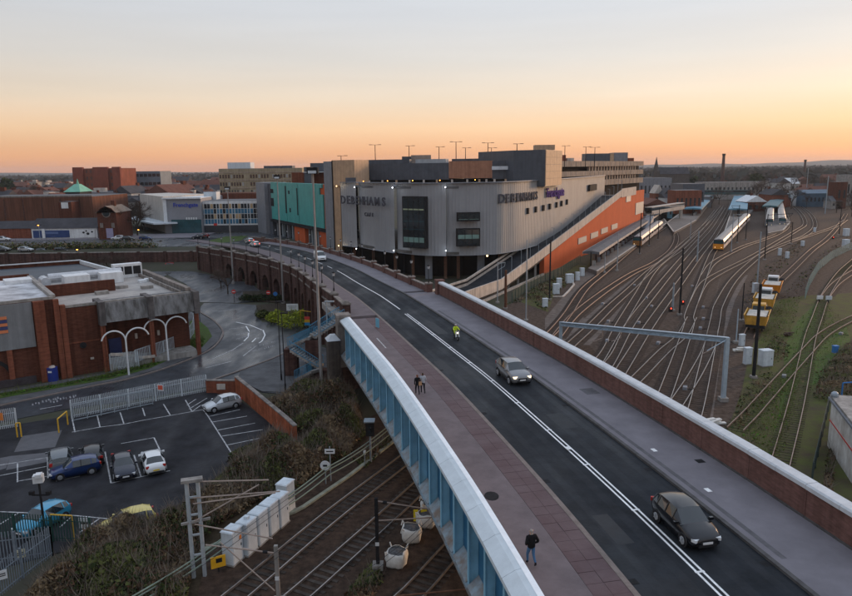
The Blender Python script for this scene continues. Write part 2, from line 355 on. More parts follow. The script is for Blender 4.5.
for ln in ([(82, 402), (112, 396)], [(40, 409), (62, 405)], [(128, 391), (150, 386)], [(160, 384), (190, 378)], [(205, 368), (232, 361)], [(212, 359), (232, 350)],
           [(229, 329), (246, 327)], [(243, 356), (256, 346)], [(231, 351), (243, 343)], [(212, 311), (226, 311)], [(228, 310), (240, 309)], [(285, 352), (290, 346)], [(280, 356), (285, 351)]):
    marking('road_marking', ln, .16, .036)
for ln in ([(246, 326), (249, 331), (248, 337), (244, 341)], [(263, 330), (265, 335), (262, 341), (259, 343)], [(236, 322), (250, 325), (262, 330)], [(252, 342), (256, 338), (259, 338)]):
    marking('road_marking', ln, .2, .036, white_paint)
# worn lane lettering, too faint to read: broken strokes
for cx, cy, n_ in ((236, 334, 4), (236, 338, 4), (247, 347, 5), (252, 350, 4), (32, 402.5, 3), (50, 400, 3)):
    b = MB(); p = at(cx, cy, .036); ex = (at(cx+6, cy-1.5, .036)-p).normalized(); ey = (at(cx+.5, cy+3, .036)-p).normalized()
    for k in range(n_):
        for q in range(3):
            y0 = random.uniform(0, .5); y1 = random.uniform(.9, 1.5); x0 = k*1.1+q*.3+random.uniform(-.06, .06)
            b.quad(*[p+ex*(x0+dx)+ey*dy for dx, dy in ((0, y0), (.16, y0), (.16, y1), (0, y1))])
    struct(b.build('worn_marking', mat('ghost_paint', (.34, .34, .35), .7, .3, 1.5, col2=(.07, .07, .08))))
# ---- car park
flat('car_park', [(-120, 470), (0, 440), (0, 427), (68, 416), (130, 405), (205, 390), (238, 399), (286, 434), (330, 470), (270, 505), (180, 540), (60, 552), (-120, 600)], asphalt_car_park, .022)
for px in ([(22, 436), (62, 430), (55, 447), (14, 452)], [(10, 456), (52, 452), (46, 462), (6, 470)], [(-20, 462), (10, 456), (6, 468), (-20, 476)]): flat('tarmac_patch', px, mat('patch', (.085, .085, .095), .5, .2, 1), .027)
for ln in ([(105, 451.5), (111, 483)], [(134, 455), (141, 476.5)], [(154, 437.5), (160, 450)], [(111, 483), (170, 470.5)], [(121, 443.5), (154, 437.5)], [(0, 475.5), (48, 466)], [(17.5, 462), (17.5, 482)], [(47.5, 457), (48, 478)],
           [(18, 481), (48, 476)], [(0, 465), (47, 457.5)], [(56, 481), (80, 476)], [(72, 418), (75, 432)], [(97, 414.5), (100, 427)], [(120, 412), (124, 424)], [(142.5, 408), (145, 416)], [(163.5, 404), (170.5, 415.5)], [(185.5, 400), (192, 411.5)],
           [(192, 411.5), (201, 405)], [(187, 405), (196, 399)], [(189, 409), (207, 398)], [(72, 432), (100, 427), (124, 424), (144, 420), (170, 415.5), (203, 409.5)], [(203, 409.5), (208, 416), (236, 460)],
           [(208, 416.5), (240, 409.5)], [(212, 422), (247, 416)], [(218, 430), (255, 423)], [(222, 436), (263, 429.5)], [(227, 445), (265, 437)],
           [(0, 511.5), (60, 514), (112, 519)], [(60, 527), (72, 516)], [(80, 532), (100, 518)], [(0, 524), (18, 513)]):
    marking('parking_line', ln, .12, .034, worn_paint)

# ================================================================== road over the bridge and viaduct
CTR = [(15.2, 14, 7.6), (13.9, 21, 7.6), (12.8, 27, 7.6), (10.45, 38.4, 7.6), (6.3, 55.8, 7.6), (3.2, 67, 7.6), (-3.7, 90.5, 7.6), (-11.4, 114.3, 7.2), (-17.6, 133.8, 6.6), (-26.4, 156.5, 5.9), (-36.5, 178.5, 5.2), (-49.4, 199.5, 4.62), (-61, 214, 4.25), (-75, 228, 4.13), (-95, 241, 4.12)]
CL = even(catmull(CTR, 1.), 1.5)
for p in CL: p.z = max(deckz(p.y), 4.15)
CP = sided(CL)
def part_of(y0, y1): return [q for q in CP if y0 <= q[0].y <= y1]
def strip(name, o0, o1, z0, z1, m, y0=0, y1=400, kind=True):
    o = MB().sweep(part_of(y0, y1), [(o0, z0), (o1, z0), (o1, z1), (o0, z1)]).build(name, m)
    return struct(o) if kind else o
strip('road', -3.62, 3.62, -.3, 0, asphalt, 0, 400)
strip('pavement', -8.66, -5.62, -.3, .13, paving, 0, 86)
strip('pavement', -7.3, -3.9, -.3, .125, paving, 86, 225)
sb = strip('paving_bed', -5.62, -3.9, -.3, .10, mat('mortar', (.085, .058, .06), .9, .3, 2), 0, 86)
strip('kerb', -3.9, -3.62, -.3, .14, kerb_m, 0, 225)
strip('kerb', 3.62, 3.86, -.3, .14, kerb_dark, 0, 215)
strip('pavement', 3.86, 8.02, -.3, .13, paving_right, 0, 101)
strip('pavement', 3.86, 7.2, -.3, .125, paving_right, 101, 205)
# slabs of the paved band, one by one
sl = [q for q in CP if 24 <= q[0].y <= 86]; slp = sided(even([q[0] for q in sl], .92))
n_sl = 0
for i in range(len(slp)-1):
    for c in range(2):
        o0 = -5.60+c*.855; o1 = o0+.84; h = .125+random.uniform(-.006, .008)
        (p, s_), (p2, s2) = slp[i], slp[i+1]; d = (p2-p)*.012
        P = [p+d+s_*o0, p+d+s_*o1, p2-d+s2*o1, p2-d+s2*o0]; zc = p.z
        MB().prism([(q.x, q.y) for q in P], zc+.06, zc+h).build('slab', slab_red, sb)
patch_m = mat('tar_patch', (.020, .022, .026), .7, .2, 2); patch_p = mat('pave_patch', (.115, .11, .118), .8, .2, 2)
for y0, o0, o1, L_ in PATCHES:
    rd_ = o1 < 4; struct(MB().sweep(part_of(y0, y0+L_), [(o0, .003 if rd_ else .133), (o1, .003 if rd_ else .133)], closed=False).build('tarmac_patch', patch_m if rd_ else patch_p))
for y0 in range(28, 96, 11):
    for o in (-3.36, 3.36): 
        q_ = part_of(y0, y0+3)
        if len(q_) > 1: p, s_ = q_[0]; struct(MB().box(p+s_*o+Vector((0, 0, .004)), (.42, .42, .012), .25).build('gully_grate', steel_dark))
track_m = wetmat('asphalt_polished', (.0205, .0235, .029), .5, .8, .9, .3)
for o in (-2.75, -1.25, 1.05, 2.55): struct(MB().sweep(part_of(12, 190), [(o, .0025), (o+.5, .0025)], closed=False).build('wheel_track', track_m))
# markings
def dash(o, wid, y0, y1, m=white_paint):
    return struct(MB().sweep(part_of(y0, y1), [(o-wid/2, .005), (o+wid/2, .005)], closed=False).build('centre_line', m))
dash(-.15, .12, 0, 88); dash(.15, .12, 0, 88); dash(0, .16, 88.5, 133)
for y in range(136, 220, 9): dash(0, .14, y, y+5.5)
for i in range(2, 50, 4):
    p, s_ = CP[i]; q = CP[i+1][0]; d = (q-p).normalized()
    if p.y > 88: break
    b = MB(); b.quad(*[p+s_*a+d*e+Vector((0, 0, .007)) for a, e in ((-.24, 0), (.24, 0), (.24, .14), (-.24, .14))]); struct(b.build('road_marking', white_paint))
for o0, y0, y1 in ((-7.0, 0, 0), (-6.55, 70, 76)):
    if y1: struct(MB().sweep(part_of(y0, y1), [(o0, .137), (o0+.12, .137)], closed=False).build('pavement_marking', worn_paint))
b = MB(); p = at(491.5, 496, 7.73); b.prism([(p.x+.42*math.cos(t), p.y+.55*math.sin(t)) for t in [k*math.pi/6 for k in range(12)]], 7.70, 7.742)
struct(b.build('manhole_cover', steel_dark))
for px_, py_ in ((588, 376), (568, 448), (708, 490), (654, 450)):
    p = at(px_, py_, 7.73); struct(MB().box((p.x, p.y, 7.737), (.28, .45, .012), .2).build('litter_patch', white_paint))
p = at(700, 461, 7.735); struct(MB().box((p.x, p.y, 7.737), (.5, .5, .02), .2).build('drain_cover', steel_dark))

# ---------------------------------------------------------------- bridge with the blue girder and the brick parapet
bridge = thing('road_bridge', 'road bridge over the railway with blue panelled girder and red brick parapet', 'bridge')
BR0, BR1 = 14, 80.5
MB().sweep(part_of(10, 101), [(-8.7, -1.2), (8.6, -1.2), (8.6, -.31), (-8.7, -.31)]).build('deck_slab', concrete, bridge)
gp = [q for q in CP if BR0 <= q[0].y <= BR1+2]; gl = even([q[0]+q[1]*-8.85 for q in gp], 2.95); gpath = sided(gl)
flange_m = mat('flange_blue', (.24, .33, .39), .6, .3, .9, col2=(.16, .12, .095)); gusset_m = mat('gusset_rust', (.25, .34, .40), .7, .3, 1.3, col2=(.17, .13, .105))
for i in range(len(gpath)-1):
    seg = gpath[i:i+2]; d = (seg[1][0]-seg[0][0])
    MB().sweep(seg, [(-.06, -3.0), (.12, -3.0), (.12, 1.0), (-.06, 1.0)]).build('web_panel', girder_shaded, bridge)
    p, s_ = seg[0]; dn = d.normalized()
    for k, (u, dep, hh) in enumerate(((0, .56, 0), (d.length/2, .0, 0))):       # upright fin at each joint
        if not dep: continue
        q = [p+s_*-.065+dn*u, p+s_*-dep+dn*u, p+s_*-dep+dn*(u+.07), p+s_*-.065+dn*(u+.07)]
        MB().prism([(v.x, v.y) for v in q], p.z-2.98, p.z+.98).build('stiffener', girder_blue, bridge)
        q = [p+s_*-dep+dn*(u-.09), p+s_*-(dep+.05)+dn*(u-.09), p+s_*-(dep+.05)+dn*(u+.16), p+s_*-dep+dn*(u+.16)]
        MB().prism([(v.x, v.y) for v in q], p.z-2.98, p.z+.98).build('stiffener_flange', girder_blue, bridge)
    g_ = dn*.012
    sg = [(seg[0][0]+g_, s_), (seg[1][0]-g_, seg[1][1])]
    MB().sweep(sg, [(-.72, .92), (-.70, 1.10), (-.10, 1.40), (.20, 1.44), (.24, 1.05), (-.10, 1.02)]).build('cap_plate', cap_blue, bridge)
    MB().sweep(seg, [(.17, 1.445), (.44, 1.46), (.46, .90), (.25, .90), (.25, 1.42)]).build('cap_edge', cap_white, bridge)
    MB().sweep(seg, [(.13, -.3), (.24, -.3), (.24, .95), (.13, .95)]).build('inner_lining', cap_blue, bridge)
    MB().sweep(seg, [(-.78, -3.18), (.5, -3.18), (.5, -3.01), (-.78, -3.01)]).build('bottom_flange', flange_m, bridge)
    b = MB(); a0, a1 = p+dn*.22, seg[1][0]-dn*.12
    b.add([a0+s_*-.07+Vector((0, 0, -2.45)), a1+s_*-.07+Vector((0, 0, -2.45)), a1+s_*-.7+Vector((0, 0, -3.0)), a0+s_*-.7+Vector((0, 0, -3.0)), a0+s_*-.07+Vector((0, 0, -3.0)), a1+s_*-.07+Vector((0, 0, -3.0))], [(0, 1, 2, 3), (0, 3, 4), (1, 5, 2)])
    b.build('gusset', gusset_m, bridge)
# end pilasters and abutment
e, es = gpath[-1]; ed = (gpath[-1][0]-gpath[-2][0]).normalized()
rzb = math.atan2(ed.y, ed.x)
MB().box(e+ed*.75+es*-.25+Vector((0, 0, -1.6)), (1.5, 1.5, 6.0), rzb).box(e+ed*.75+es*-.25+Vector((0, 0, 1.55)), (1.7, 1.7, .3), rzb).build('end_pier', stone, bridge)
q = e+ed*.4+es*-1.55
b = MB(); b.box((q.x, q.y, 3.19), (1.7, 1.4, 6.4), rzb).build('abutment_pier', mat('stone_soot', (.10, .085, .075), .9, .3, 1.2, streak=.4), bridge)
b = MB(); b.box((q.x, q.y, 6.7), (1.9, 1.6, .6), rzb, .35).build('pier_cap', coping_m, bridge)
b = MB(); b.box((e+es*8.0+ed*3.0)-Vector((0, 0, 4.35)), (5.0, 17.0, 6.4), rzb).build('abutment', brick_dark, bridge)
# right-hand parapet
rp = [q for q in CP if 12 <= q[0].y <= 97.5]; rl = even([q[0]+q[1]*8.3 for q in rp], 4.6); rpath = sided(rl)
for i in range(len(rpath)-1):
    seg = rpath[i:i+2]; g_ = (seg[1][0]-seg[0][0]).normalized()*.02
    sg = [(seg[0][0]+g_, seg[0][1]), (seg[1][0]-g_, seg[1][1])]
    MB().sweep(sg, [(-.28, -.6), (.28, -.6), (.28, 1.76), (-.28, 1.76)]).build('parapet_panel', brick_wall, bridge)
    MB().sweep(sg, [(-.34, .12), (-.28, .12), (-.28, .25), (-.34, .25)]).build('plinth', kerb_dark, bridge)
MB().sweep(rpath, [(-.26, -2.4), (.34, -2.4), (.34, -.61), (-.26, -.61)]).build('fascia_beam', girder_blue, bridge)
for i, seg in enumerate([[a, c] for a, c in zip(sided(even(rl, 2.3))[:-1], sided(even(rl, 2.3))[1:])]):
    g_ = (seg[1][0]-seg[0][0]).normalized()*.012; sg = [(seg[0][0]+g_, seg[0][1]), (seg[1][0]-g_, seg[1][1])]
    dz = random.uniform(-.006, .006)
    MB().sweep(sg, [(-.40, 1.765+dz), (.46, 1.765+dz), (.46, 1.95+dz), (.34, 2.06+dz), (-.30, 2.06+dz), (-.40, 1.98+dz)]).build('coping_stone', coping_m, bridge)
e2, es2 = rpath[-1]; ed2 = (rpath[-1][0]-rpath[-2][0]).normalized()
MB().box(e2+ed2*.5+Vector((0, 0, .25)), (1.0, 1.1, 3.7), math.atan2(ed2.y, ed2.x)).box(e2+ed2*.5+Vector((0, 0, 2.2)), (1.15, 1.25, .18), math.atan2(ed2.y, ed2.x)).build('end_pier', brick_wall, bridge)

# ---------------------------------------------------------------- brick viaduct approach
via = thing('brick_viaduct', 'dark brick viaduct carrying the road, with arches and buttresses', 'viaduct')
LW = [(-10.4, 87.2), (-13.6, 96.5), (-16.6, 104.4), (-20.5, 116), (-24.1, 126.7), (-28, 135.5), (-34, 146.4), (-41, 157.2), (-50.1, 169.4), (-60, 181.5)]
lw = even(catmull([(x, y, 0) for x, y in LW], 1.), 7.6); lws = sided(lw)
def arch_bay(a, b_, side, ztop, w_open, spring):
    L_ = (b_-a).length; d = (b_-a)/L_; m_ = MB(); c = L_/2; r = w_open/2; n_ = 10; th = 1.0
    arc = [(c-r*math.cos(math.pi*k/n_), spring+r*math.sin(math.pi*k/n_)) for k in range(n_+1)]
    outer = [(0, 0), (0, ztop(0)), (L_, ztop(1)), (L_, 0)]
    for o in (0, th):
        off = side*o
        def P(u, z): return a+d*u+off+Vector((0, 0, z))
        m_.quad(P(0, 0), P(c-r, 0), P(c-r, spring), P(0, spring)); m_.quad(P(c+r, 0), P(L_, 0), P(L_, spring), P(c+r, spring))
        for k in range(n_):
            u0, u1 = arc[k][0], arc[k+1][0]
            m_.quad(P(u0, arc[k][1]), P(u1, arc[k+1][1]), P(u1, ztop(u1/L_)), P(u0, ztop(u0/L_)))
        m_.quad(P(0, spring), P(c-r, spring), P(c-r, ztop((c-r)/L_)), P(0, ztop(0))); m_.quad(P(c+r, spring), P(L_, spring), P(L_, ztop(1)), P(c+r, ztop((c+r)/L_)))
    ring = [(c-r, 0)]+arc+[(c+r, 0)]
    for k in range(len(ring)-1):
        (u0, z0), (u1, z1) = ring[k], ring[k+1]
        m_.quad(a+d*u0+Vector((0, 0, z0)), a+d*u1+Vector((0, 0, z1)), a+d*u1+side*th+Vector((0, 0, z1)), a+d*u0+side*th+Vector((0, 0, z0)))
    return m_
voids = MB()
nb = len(lws)-1
for i in range(nb):
    a, s_ = lws[i]; b_, s2 = lws[i+1]
    za, zb = deckz(a.y)-.05, deckz(b_.y)-.05
    blank = i in (0, nb-1, nb-2)
    if not blank:
        sp = max(1.6, za-4.6)
        arch_bay(a, b_, s_, lambda t: za+(zb-za)*t, 4.2, sp).build('arch_wall', brick_dark, via)
    else:
        MB().add([a, b_, b_+Vector((0, 0, zb)), a+Vector((0, 0, za)), a+s_*.9, b_+s2*.9, b_+s2*.9+Vector((0, 0, zb)), a+s_*.9+Vector((0, 0, za))], [(0, 1, 2, 3), (4, 5, 6, 7), (0, 3, 7, 4), (1, 2, 6, 5), (3, 2, 6, 7)]).build('wall', brick_dark, via)
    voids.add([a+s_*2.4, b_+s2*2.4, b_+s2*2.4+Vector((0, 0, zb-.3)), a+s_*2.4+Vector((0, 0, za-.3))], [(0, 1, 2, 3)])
    # parapet over the bay
    MB().sweep([(a+Vector((0, 0, za)), s_), (b_+Vector((0, 0, zb)), s2)], [(-.05, -.1), (.4, -.1), (.4, 1.05), (-.05, 1.05)]).build('parapet', brick_dark, via)
    MB().sweep([(a+Vector((0, 0, za)), s_), (b_+Vector((0, 0, zb)), s2)], [(-.14, 1.06), (.48, 1.06), (.48, 1.22), (-.14, 1.22)]).build('coping', stone, via)
    MB().sweep([(a+Vector((0, 0, za)), s_), (b_+Vector((0, 0, zb)), s2)], [(-.16, -.25), (-.06, -.25), (-.06, -.02), (-.16, -.02)]).build('string_course', stone, via)
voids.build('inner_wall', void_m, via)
for i in range(nb+1):
    a, s_ = lws[i]; za = deckz(a.y); d = Vector((-s_.y, s_.x, 0)); rz = math.atan2(d.y, d.x)
    c = a+s_*.1
    MB().box((c.x, c.y, za/2+.62), (.9, .95, za+1.25), rz).build('buttress', brick_dark, via)
    MB().box((c.x, c.y, za+1.37), (1.08, 1.12, .2), rz).box((c.x, c.y, za+1.6), (.9, .95, .26), rz, .5).build('buttress_cap', stone, via)
# right-hand wall of the approach
RW = [q for q in CP if 98.5 <= q[0].y <= 215]; rwl = even([q[0]+q[1]*7.45 for q in RW], 9.0); rws = sided(rwl)
for i in range(len(rws)-1):
    seg = rws[i:i+2]
    MB().sweep(seg, [(-.2, -3.4), (.2, -3.4), (.2, .95), (-.2, .95)]).build('parapet', brick_wall, via)
    MB().sweep(seg, [(-.27, .96), (.27, .96), (.27, 1.1), (-.27, 1.1)]).build('coping', stone, via)
for i, (p, s_) in enumerate(rws[:-1]):
    rz = math.atan2(s_.y, s_.x)
    MB().box((p.x, p.y, p.z-1.0), (.85, 1.05, 4.7), rz).build('pedestal', brick_wall, via)
    MB().box((p.x, p.y, p.z+1.43), (1.02, 1.22, .16), rz).build('pedestal_cap', stone, via)
MB().sweep(part_of(98, 222), [(-6.0, -2.0), (7.2, -2.0), (7.2, -.31), (-6.0, -.31)]).build('deck_slab', concrete, via)
MB().sweep(part_of(98, 210), [(5.4, -7.6), (6.9, -7.6), (6.9, -2.01), (5.4, -2.01)]).build('retaining_wall', brick_dark, via)
# globe lanterns on the pedestals and buttresses
def lantern(loc, label, h):
    t = thing('globe_lamp', label, 'lamp post', 'lantern lamps along the viaduct walls', loc)
    MB().cyl((0, 0, 0), (0, 0, .4), .13, .09).cyl((0, 0, .4), (0, 0, h-.5), .055, .045).build('post', steel_dark, t)
    MB().cyl((0, 0, h-.5), (0, 0, h-.42), .05, .16).build('collar', steel_dark, t)
    MB().cyl((0, 0, h-.42), (0, 0, h-.02), .15, .22, 8).build('lantern', mat('lantern_glass', (.42, .44, .47), .3, .1, 2), t)
    MB().cyl((0, 0, h-.02), (0, 0, h+.18), .26, .04, 8).build('hood', steel_dark, t); return t
lant = lantern((rws[0][0].x, rws[0][0].y, rws[0][0].z+1.51), 'globe lamp on the brick pedestal nearest the girder bridge, right side of the road', 2.5)
for k, (p, s_) in enumerate(rws[1:14]):
    copy_tree(lant, (p.x, p.y, p.z+1.51), None, 'slim lantern lamp on the %s pedestal beyond the bridge, right-hand viaduct wall' % ORD[k+1])
for i in range(1, nb+1):
    a, s_ = lws[i]; c = a+s_*.1
    copy_tree(lant, (c.x, c.y, deckz(a.y)+1.78), None, 'slim lantern lamp on the %s buttress of the arched wall from the bridge' % ORD[i])
# ================================================================== the big shopping-centre car park beside the viaduct
ZB, ZT = 6.0, 22.5
mall = thing('shopping_centre', 'large curved shopping centre clad in ribbed grey metal with roof car park', 'building')
def pl(x, Y): p = atY(x, 200, Y); return Vector((p.x, p.y, 0))
fpx = [(341, 183), (348, 181), (356, 178.5), (375, 171), (394, 165.5), (420, 160), (446, 158.5), (472, 158.5), (497, 161), (508, 164), (520, 168.5), (540, 180), (560, 193), (580, 214), (597, 238), (604, 250)]
fac = [pl(*p) for p in fpx]
fc = catmull(fac, 1.)
def ix(x0, Y0):
    q = pl(x0, Y0); return min(range(len(fc)), key=lambda i: (fc[i]-q).length)
cut = [ix(341, 183), ix(356, 178.5), ix(394, 165.5), ix(446, 158.5), ix(497, 161), len(fc)-1]
def ribbed(pts, z0, z1, inset=0., rib=.8, dep=.05):
    b = MB(); ev = sided(even(pts, rib)); path = []
    for i, (p, s_) in enumerate(ev[:-1]):
        q, s2 = ev[i+1]
        for t, o in ((0, 0), (.62, 0), (.68, dep), (.94, dep)):
            path.append((p.lerp(q, t)+s_*(o+inset), s_))
    path.append((ev[-1][0]+ev[-1][1]*inset, ev[-1][1]))
    vs = [(p.x, p.y, z) for p, s_ in path for z in (z0, z1)]
    b.add(vs, [(2*i, 2*i+2, 2*i+3, 2*i+1) for i in range(len(path)-1)])
    bk = [(p+s_*.5) for p, s_ in path]
    k = len(b.v); b.v += [(p.x, p.y, z) for p in bk for z in (z0, z1)]
    n_ = len(path)
    for i in range(n_-1): b.f.append((k+2*i+1, k+2*i+3, 2*i+3, 2*i+1)); b.f.append((2*i, 2*i+2, k+2*i+2, k+2*i))
    return b
for j in range(5):
    seg = [p.copy() for p in fc[cut[j]:cut[j+1]+1]]
    # the panels overlap like scales: each starts a little in front of the one before
    n_ = len(seg); sg = sided(seg)
    seg = [p+s_*(-(.0 if j == 4 else .9)*(1-i/(n_-1)) if j in (1, 2, 3) else 0) for i, (p, s_) in enumerate(sg)]
    ribbed(seg, ZB, ZT).build('cladding_panel', grey_clad if j < 4 else mat('grey_clad_side', (.315, .31, .31), .6, .07, .25, metal=.0, streak=.1), mall)
# coping strip along the top
MB().sweep(sided(even([p+Vector((0, 0, ZT)) for p in fc], 3)), [(-.95, .0), (.3, .0), (.3, .18), (-.95, .18)]).build('coping', grey_slab, mall)
# soffit, deck and undercroft
cen = Vector((2, 200, 0))
inner = [pl(604, 262), Vector((-26, 216, 0))]
poly = [(p.x, p.y) for p in even(fc, 4)]+[(p.x, p.y) for p in inner]
def shrink(k): return [(cen.x+(x-cen.x)*k, cen.y+(y-cen.y)*k) for x, y in poly]
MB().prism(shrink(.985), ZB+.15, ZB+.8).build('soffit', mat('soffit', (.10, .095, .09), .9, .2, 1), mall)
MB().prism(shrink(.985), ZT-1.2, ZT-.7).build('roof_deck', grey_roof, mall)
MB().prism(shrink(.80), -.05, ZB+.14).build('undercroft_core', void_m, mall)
for x, Y in ((353, 185), (372, 178), (394, 170), (412, 166), (428, 163), (445, 163), (458, 163), (481, 163.5), (500, 168)):
    p = pl(x, Y); big = x in (428, 481)
    MB().box((p.x, p.y, 3.1), ((1.7 if big else .7), .8, 6.2), 0).build('column', grey_slab if big else rust, mall)
for x, Y in ((403, 172), (435, 170), (461, 170), (488, 172)):
    p = pl(x, Y); MB().box((p.x, p.y, 3.), (.5, .5, 6.1)).build('column', steel_dark, mall)
# windows in the front
def wallpanel(x0, x1, y0, y1, out_=.35, dep=.12):
    """window block on the curved front seen between these pixels"""
    i0 = min(range(len(fc)-1), key=lambda i: abs(proj_x(fc[i], 15)-x0)); i1 = min(range(len(fc)-1), key=lambda i: abs(proj_x(fc[i], 15)-x1))
    A, B = fc[i0], fc[i1]; a = onl(x0, y1, A, B); c = onl(x1, y0, A, B); n_ = Vector((B.y-A.y, -(B.x-A.x), 0)).normalized()
    d = (B-A).normalized(); return a, c, d, n_
def proj(X, Y, Z):
    Z -= HC; dd = -Y*math.sin(P0)-Z*math.cos(P0); ww = Y*math.cos(P0)-Z*math.sin(P0); u, v = X/ww, dd/ww
    c, s = math.cos(RHO), math.sin(RHO); return 426+(u*c+v*s)*F, 298+(-u*s+v*c)*F
def proj_x(p, z): return proj(p.x, p.y, z)[0]
green_glass = mat('green_glass', (.16, .27, .25), .3, .2, 1)
def window_block(x0, x1, y0, y1, bands, cols=1, off=1.35):
    a, c, d, n_ = wallpanel(x0, x1, y0, y1); W = (Vector((c.x, c.y, 0))-Vector((a.x, a.y, 0))).length; z0, z1 = a.z, c.z
    o = Vector((a.x, a.y, 0))+n_*off
    def bx(name, u0, u1, za, zb, t0, t1, m, par):
        q = [o+d*u0+n_*t0, o+d*u1+n_*t0, o+d*u1+n_*t1, o+d*u0+n_*t1]
        return MB().prism([(v.x, v.y) for v in q], za, zb).build(name, m, par)
    fr = bx('window', -.25, W+.25, z0-.25, z1+.25, -1.2, .02, steel_dark, mall)
    bx('pane', 0, W, z0, z1, .021, .05, glass_dark, fr)
    for (f0, f1, m) in bands: bx('spandrel', .05, W-.05, z0+(z1-z0)*f0, z0+(z1-z0)*f1, .051, .09, m, fr)
    for k in range(1, cols): bx('mullion', W*k/cols-.06, W*k/cols+.06, z0, z1, .051, .13, steel_dark, fr)
lit_strip = mat('lit_window_strip', (.34, .40, .26), .4, .2, 1)
window_block(407, 427, 197.5, 246, [(.10, .2, green_glass), (.75, .775, lit_strip), (.36, .37, glass_teal), (.52, .53, glass_teal)], 4)
window_block(457.5, 478, 213, 220, [(.1, .16, green_glass)], 2)
window_block(457, 478, 229, 245, [(.42, .68, green_glass)], 3)
for k in range(7):
    x = 527+k*8.2-k*k*.28; y = 211-k*1.5
    i = min(range(len(fc)-1), key=lambda q: abs(proj_x(fc[q], 13)-x)); p, s_ = sided(fc)[i]
    z = onl(x, y, fc[i], fc[i+1]).z; MB().box((p.x-s_.x*-.0, p.y, z), (.9, .9, 1.5), math.atan2(s_.y, s_.x)).build('wall_slot', steel_dark, mall)
# lettering
ink = mat('sign_dark', (.085, .085, .10), .95, .1, 1, spec=.1); ink_purple = mat('sign_purple', (.085, .045, .20), .95, .1, 1, spec=.1)
def sign_on(x0, x1, y, text, h, m, off, z_lift=0.):
    """letters fixed one by one along the curved front between these pixels"""
    i0 = min(range(len(fc)-1), key=lambda i: abs(proj_x(fc[i], 18)-x0)); i1 = min(range(len(fc)-1), key=lambda i: abs(proj_x(fc[i], 18)-x1))
    run = fc[i0:i1+1]; ev = sided(even(run, (run[0]-run[-1]).length/(2*len(text))*1.0)); z = onl((x0+x1)/2, y, fc[i0], fc[i1]).z; n_ = len(text)
    wd = {'M': 1.25, 'i': .5, 'F': .85, 'r': .6, 't': .6}; tot = sum(wd.get(c, 1.) for c in text); acc = 0.
    for c in text:
        k = (acc+wd.get(c, 1.)/2)/tot*(len(ev)-1); acc += wd.get(c, 1.); i = min(len(ev)-2, int(k)); p = ev[i][0].lerp(ev[i+1][0], k-i); d = ev[i+1][0]-ev[i][0]; nn = Vector((d.y, -d.x, 0)).normalized()
        o = textmesh('sign_letter', c, h, m, mall, p+nn*off+Vector((0, 0, z)), (math.pi/2, 0, math.atan2(d.y, d.x)), .12)
sign_on(343, 391, 201, 'DEBENHAMS', 2.9, ink, 1.35)
sign_on(367.5, 378.5, 214.5, 'CAFE', 1.3, ink, 1.2)
sign_on(497, 537, 197.5, 'DEBENHAMS', 2.9, ink, .35)
sign_on(545, 563, 192.5, 'Frenchgate', 3.4, ink_purple, .35)
i = min(range(len(fc)-1), key=lambda q: abs(proj_x(fc[q], 18)-591)); A, B = fc[i-4], fc[i+4]
p = onl(591, 187.5, A, B)+Vector((.5, -.3, 0)); MB().box(p, (.6, 11, 2.0), math.atan2(B.y-A.y, B.x-A.x)-math.pi/2).build('louvre', steel_dark, mall)
# uplighters at the panel joints (lit in the photograph)
def glow(p, m, r=.22, e=0., colr=(1, .9, .8), par=None):
    o = MB().ball(p, r, 8, 6).build('lamp', m, par)
    if e:
        ld = bpy.data.lights.new('lamp_light', 'POINT'); ld.energy = e; ld.color = colr; ld.shadow_soft_size = .2
        lo = bpy.data.objects.new('lamp_light', ld); COL.objects.link(lo); lo.parent = o; lo.location = Vector(p)+Vector((0, 0, 0))
    return o
sfc = sided(fc)
for x, top, bot, m, e in ((339, 186, 245, lamp_warm, 60), (359, 187, 248, lamp_white, 60), (396.5, 187.5, 250, lamp_white, 60), (447.5, 187, 250, lamp_white, 40)):
    i = min(range(len(fc)-1), key=lambda q: abs(proj_x(fc[q], 14)-x)); p, s_ = sfc[i]
    for y in (top, bot):
        z = onl(x, y, fc[i], fc[i+1]).z; glow((p.x+s_.x*1.35, p.y+s_.y*1.35, z), m, .13, e*.5, (1, .75, .45) if m == lamp_warm else (.85, .92, 1), mall)
for x, Y, z in ((427, 166, 4.2), (461, 168, 5.3), (487, 165, 5.2)):
    p = pl(x, Y); glow((p.x, p.y-1.2, z), lamp_warm, .2, 60, (1, .75, .45), mall)

# ---- upper storeys
def wallbox(name, x0, Y0, x1, Y1, z0, z1, m, th=1., par=mall, back=None):
    A, B = pl(x0, Y0), pl(x1, Y1); d = (B-A).normalized(); n_ = Vector((-d.y, d.x, 0)); th = back or th
    q = [A, B, B+n_*th, A+n_*th]; return MB().prism([(v.x, v.y) for v in q], z0, z1).build(name, m, par)
def zat(x, y, Y): return atY(x, y, Y).z
wallbox('upper_storey', 352, 196, 449, 186, 22.9, zat(400, 163.5, 190), dark_clad, back=14)
wallbox('upper_storey_brick', 449, 186, 492, 184, 23.2, zat(470, 161, 185), mat('brick_pale', (.36, .18, .115), .8, .15, .8, streak=.2), back=14)
wallbox('upper_storey', 492, 184, 514, 183.5, 22.9, zat(500, 161, 184), dark_clad, back=14)
MB().box((atY(501, 168, 183).x, 182.9, zat(501, 168, 183)), (4.8, .3, .9)).build('lit_window', mat('pale_pane', (.55, .6, .65), .2, .1, 1), mall)
for x0, x1, m in ((360, 410, dark_clad), (416, 446, mat('roof_pale', (.36, .38, .40), .7, .15, 1)), (452, 505, dark_clad)):
    wallbox('roof_parapet', x0, 200, x1, 196, zat(400, 163.4, 197)-1, zat(400, 159.5, 197), m, 2)
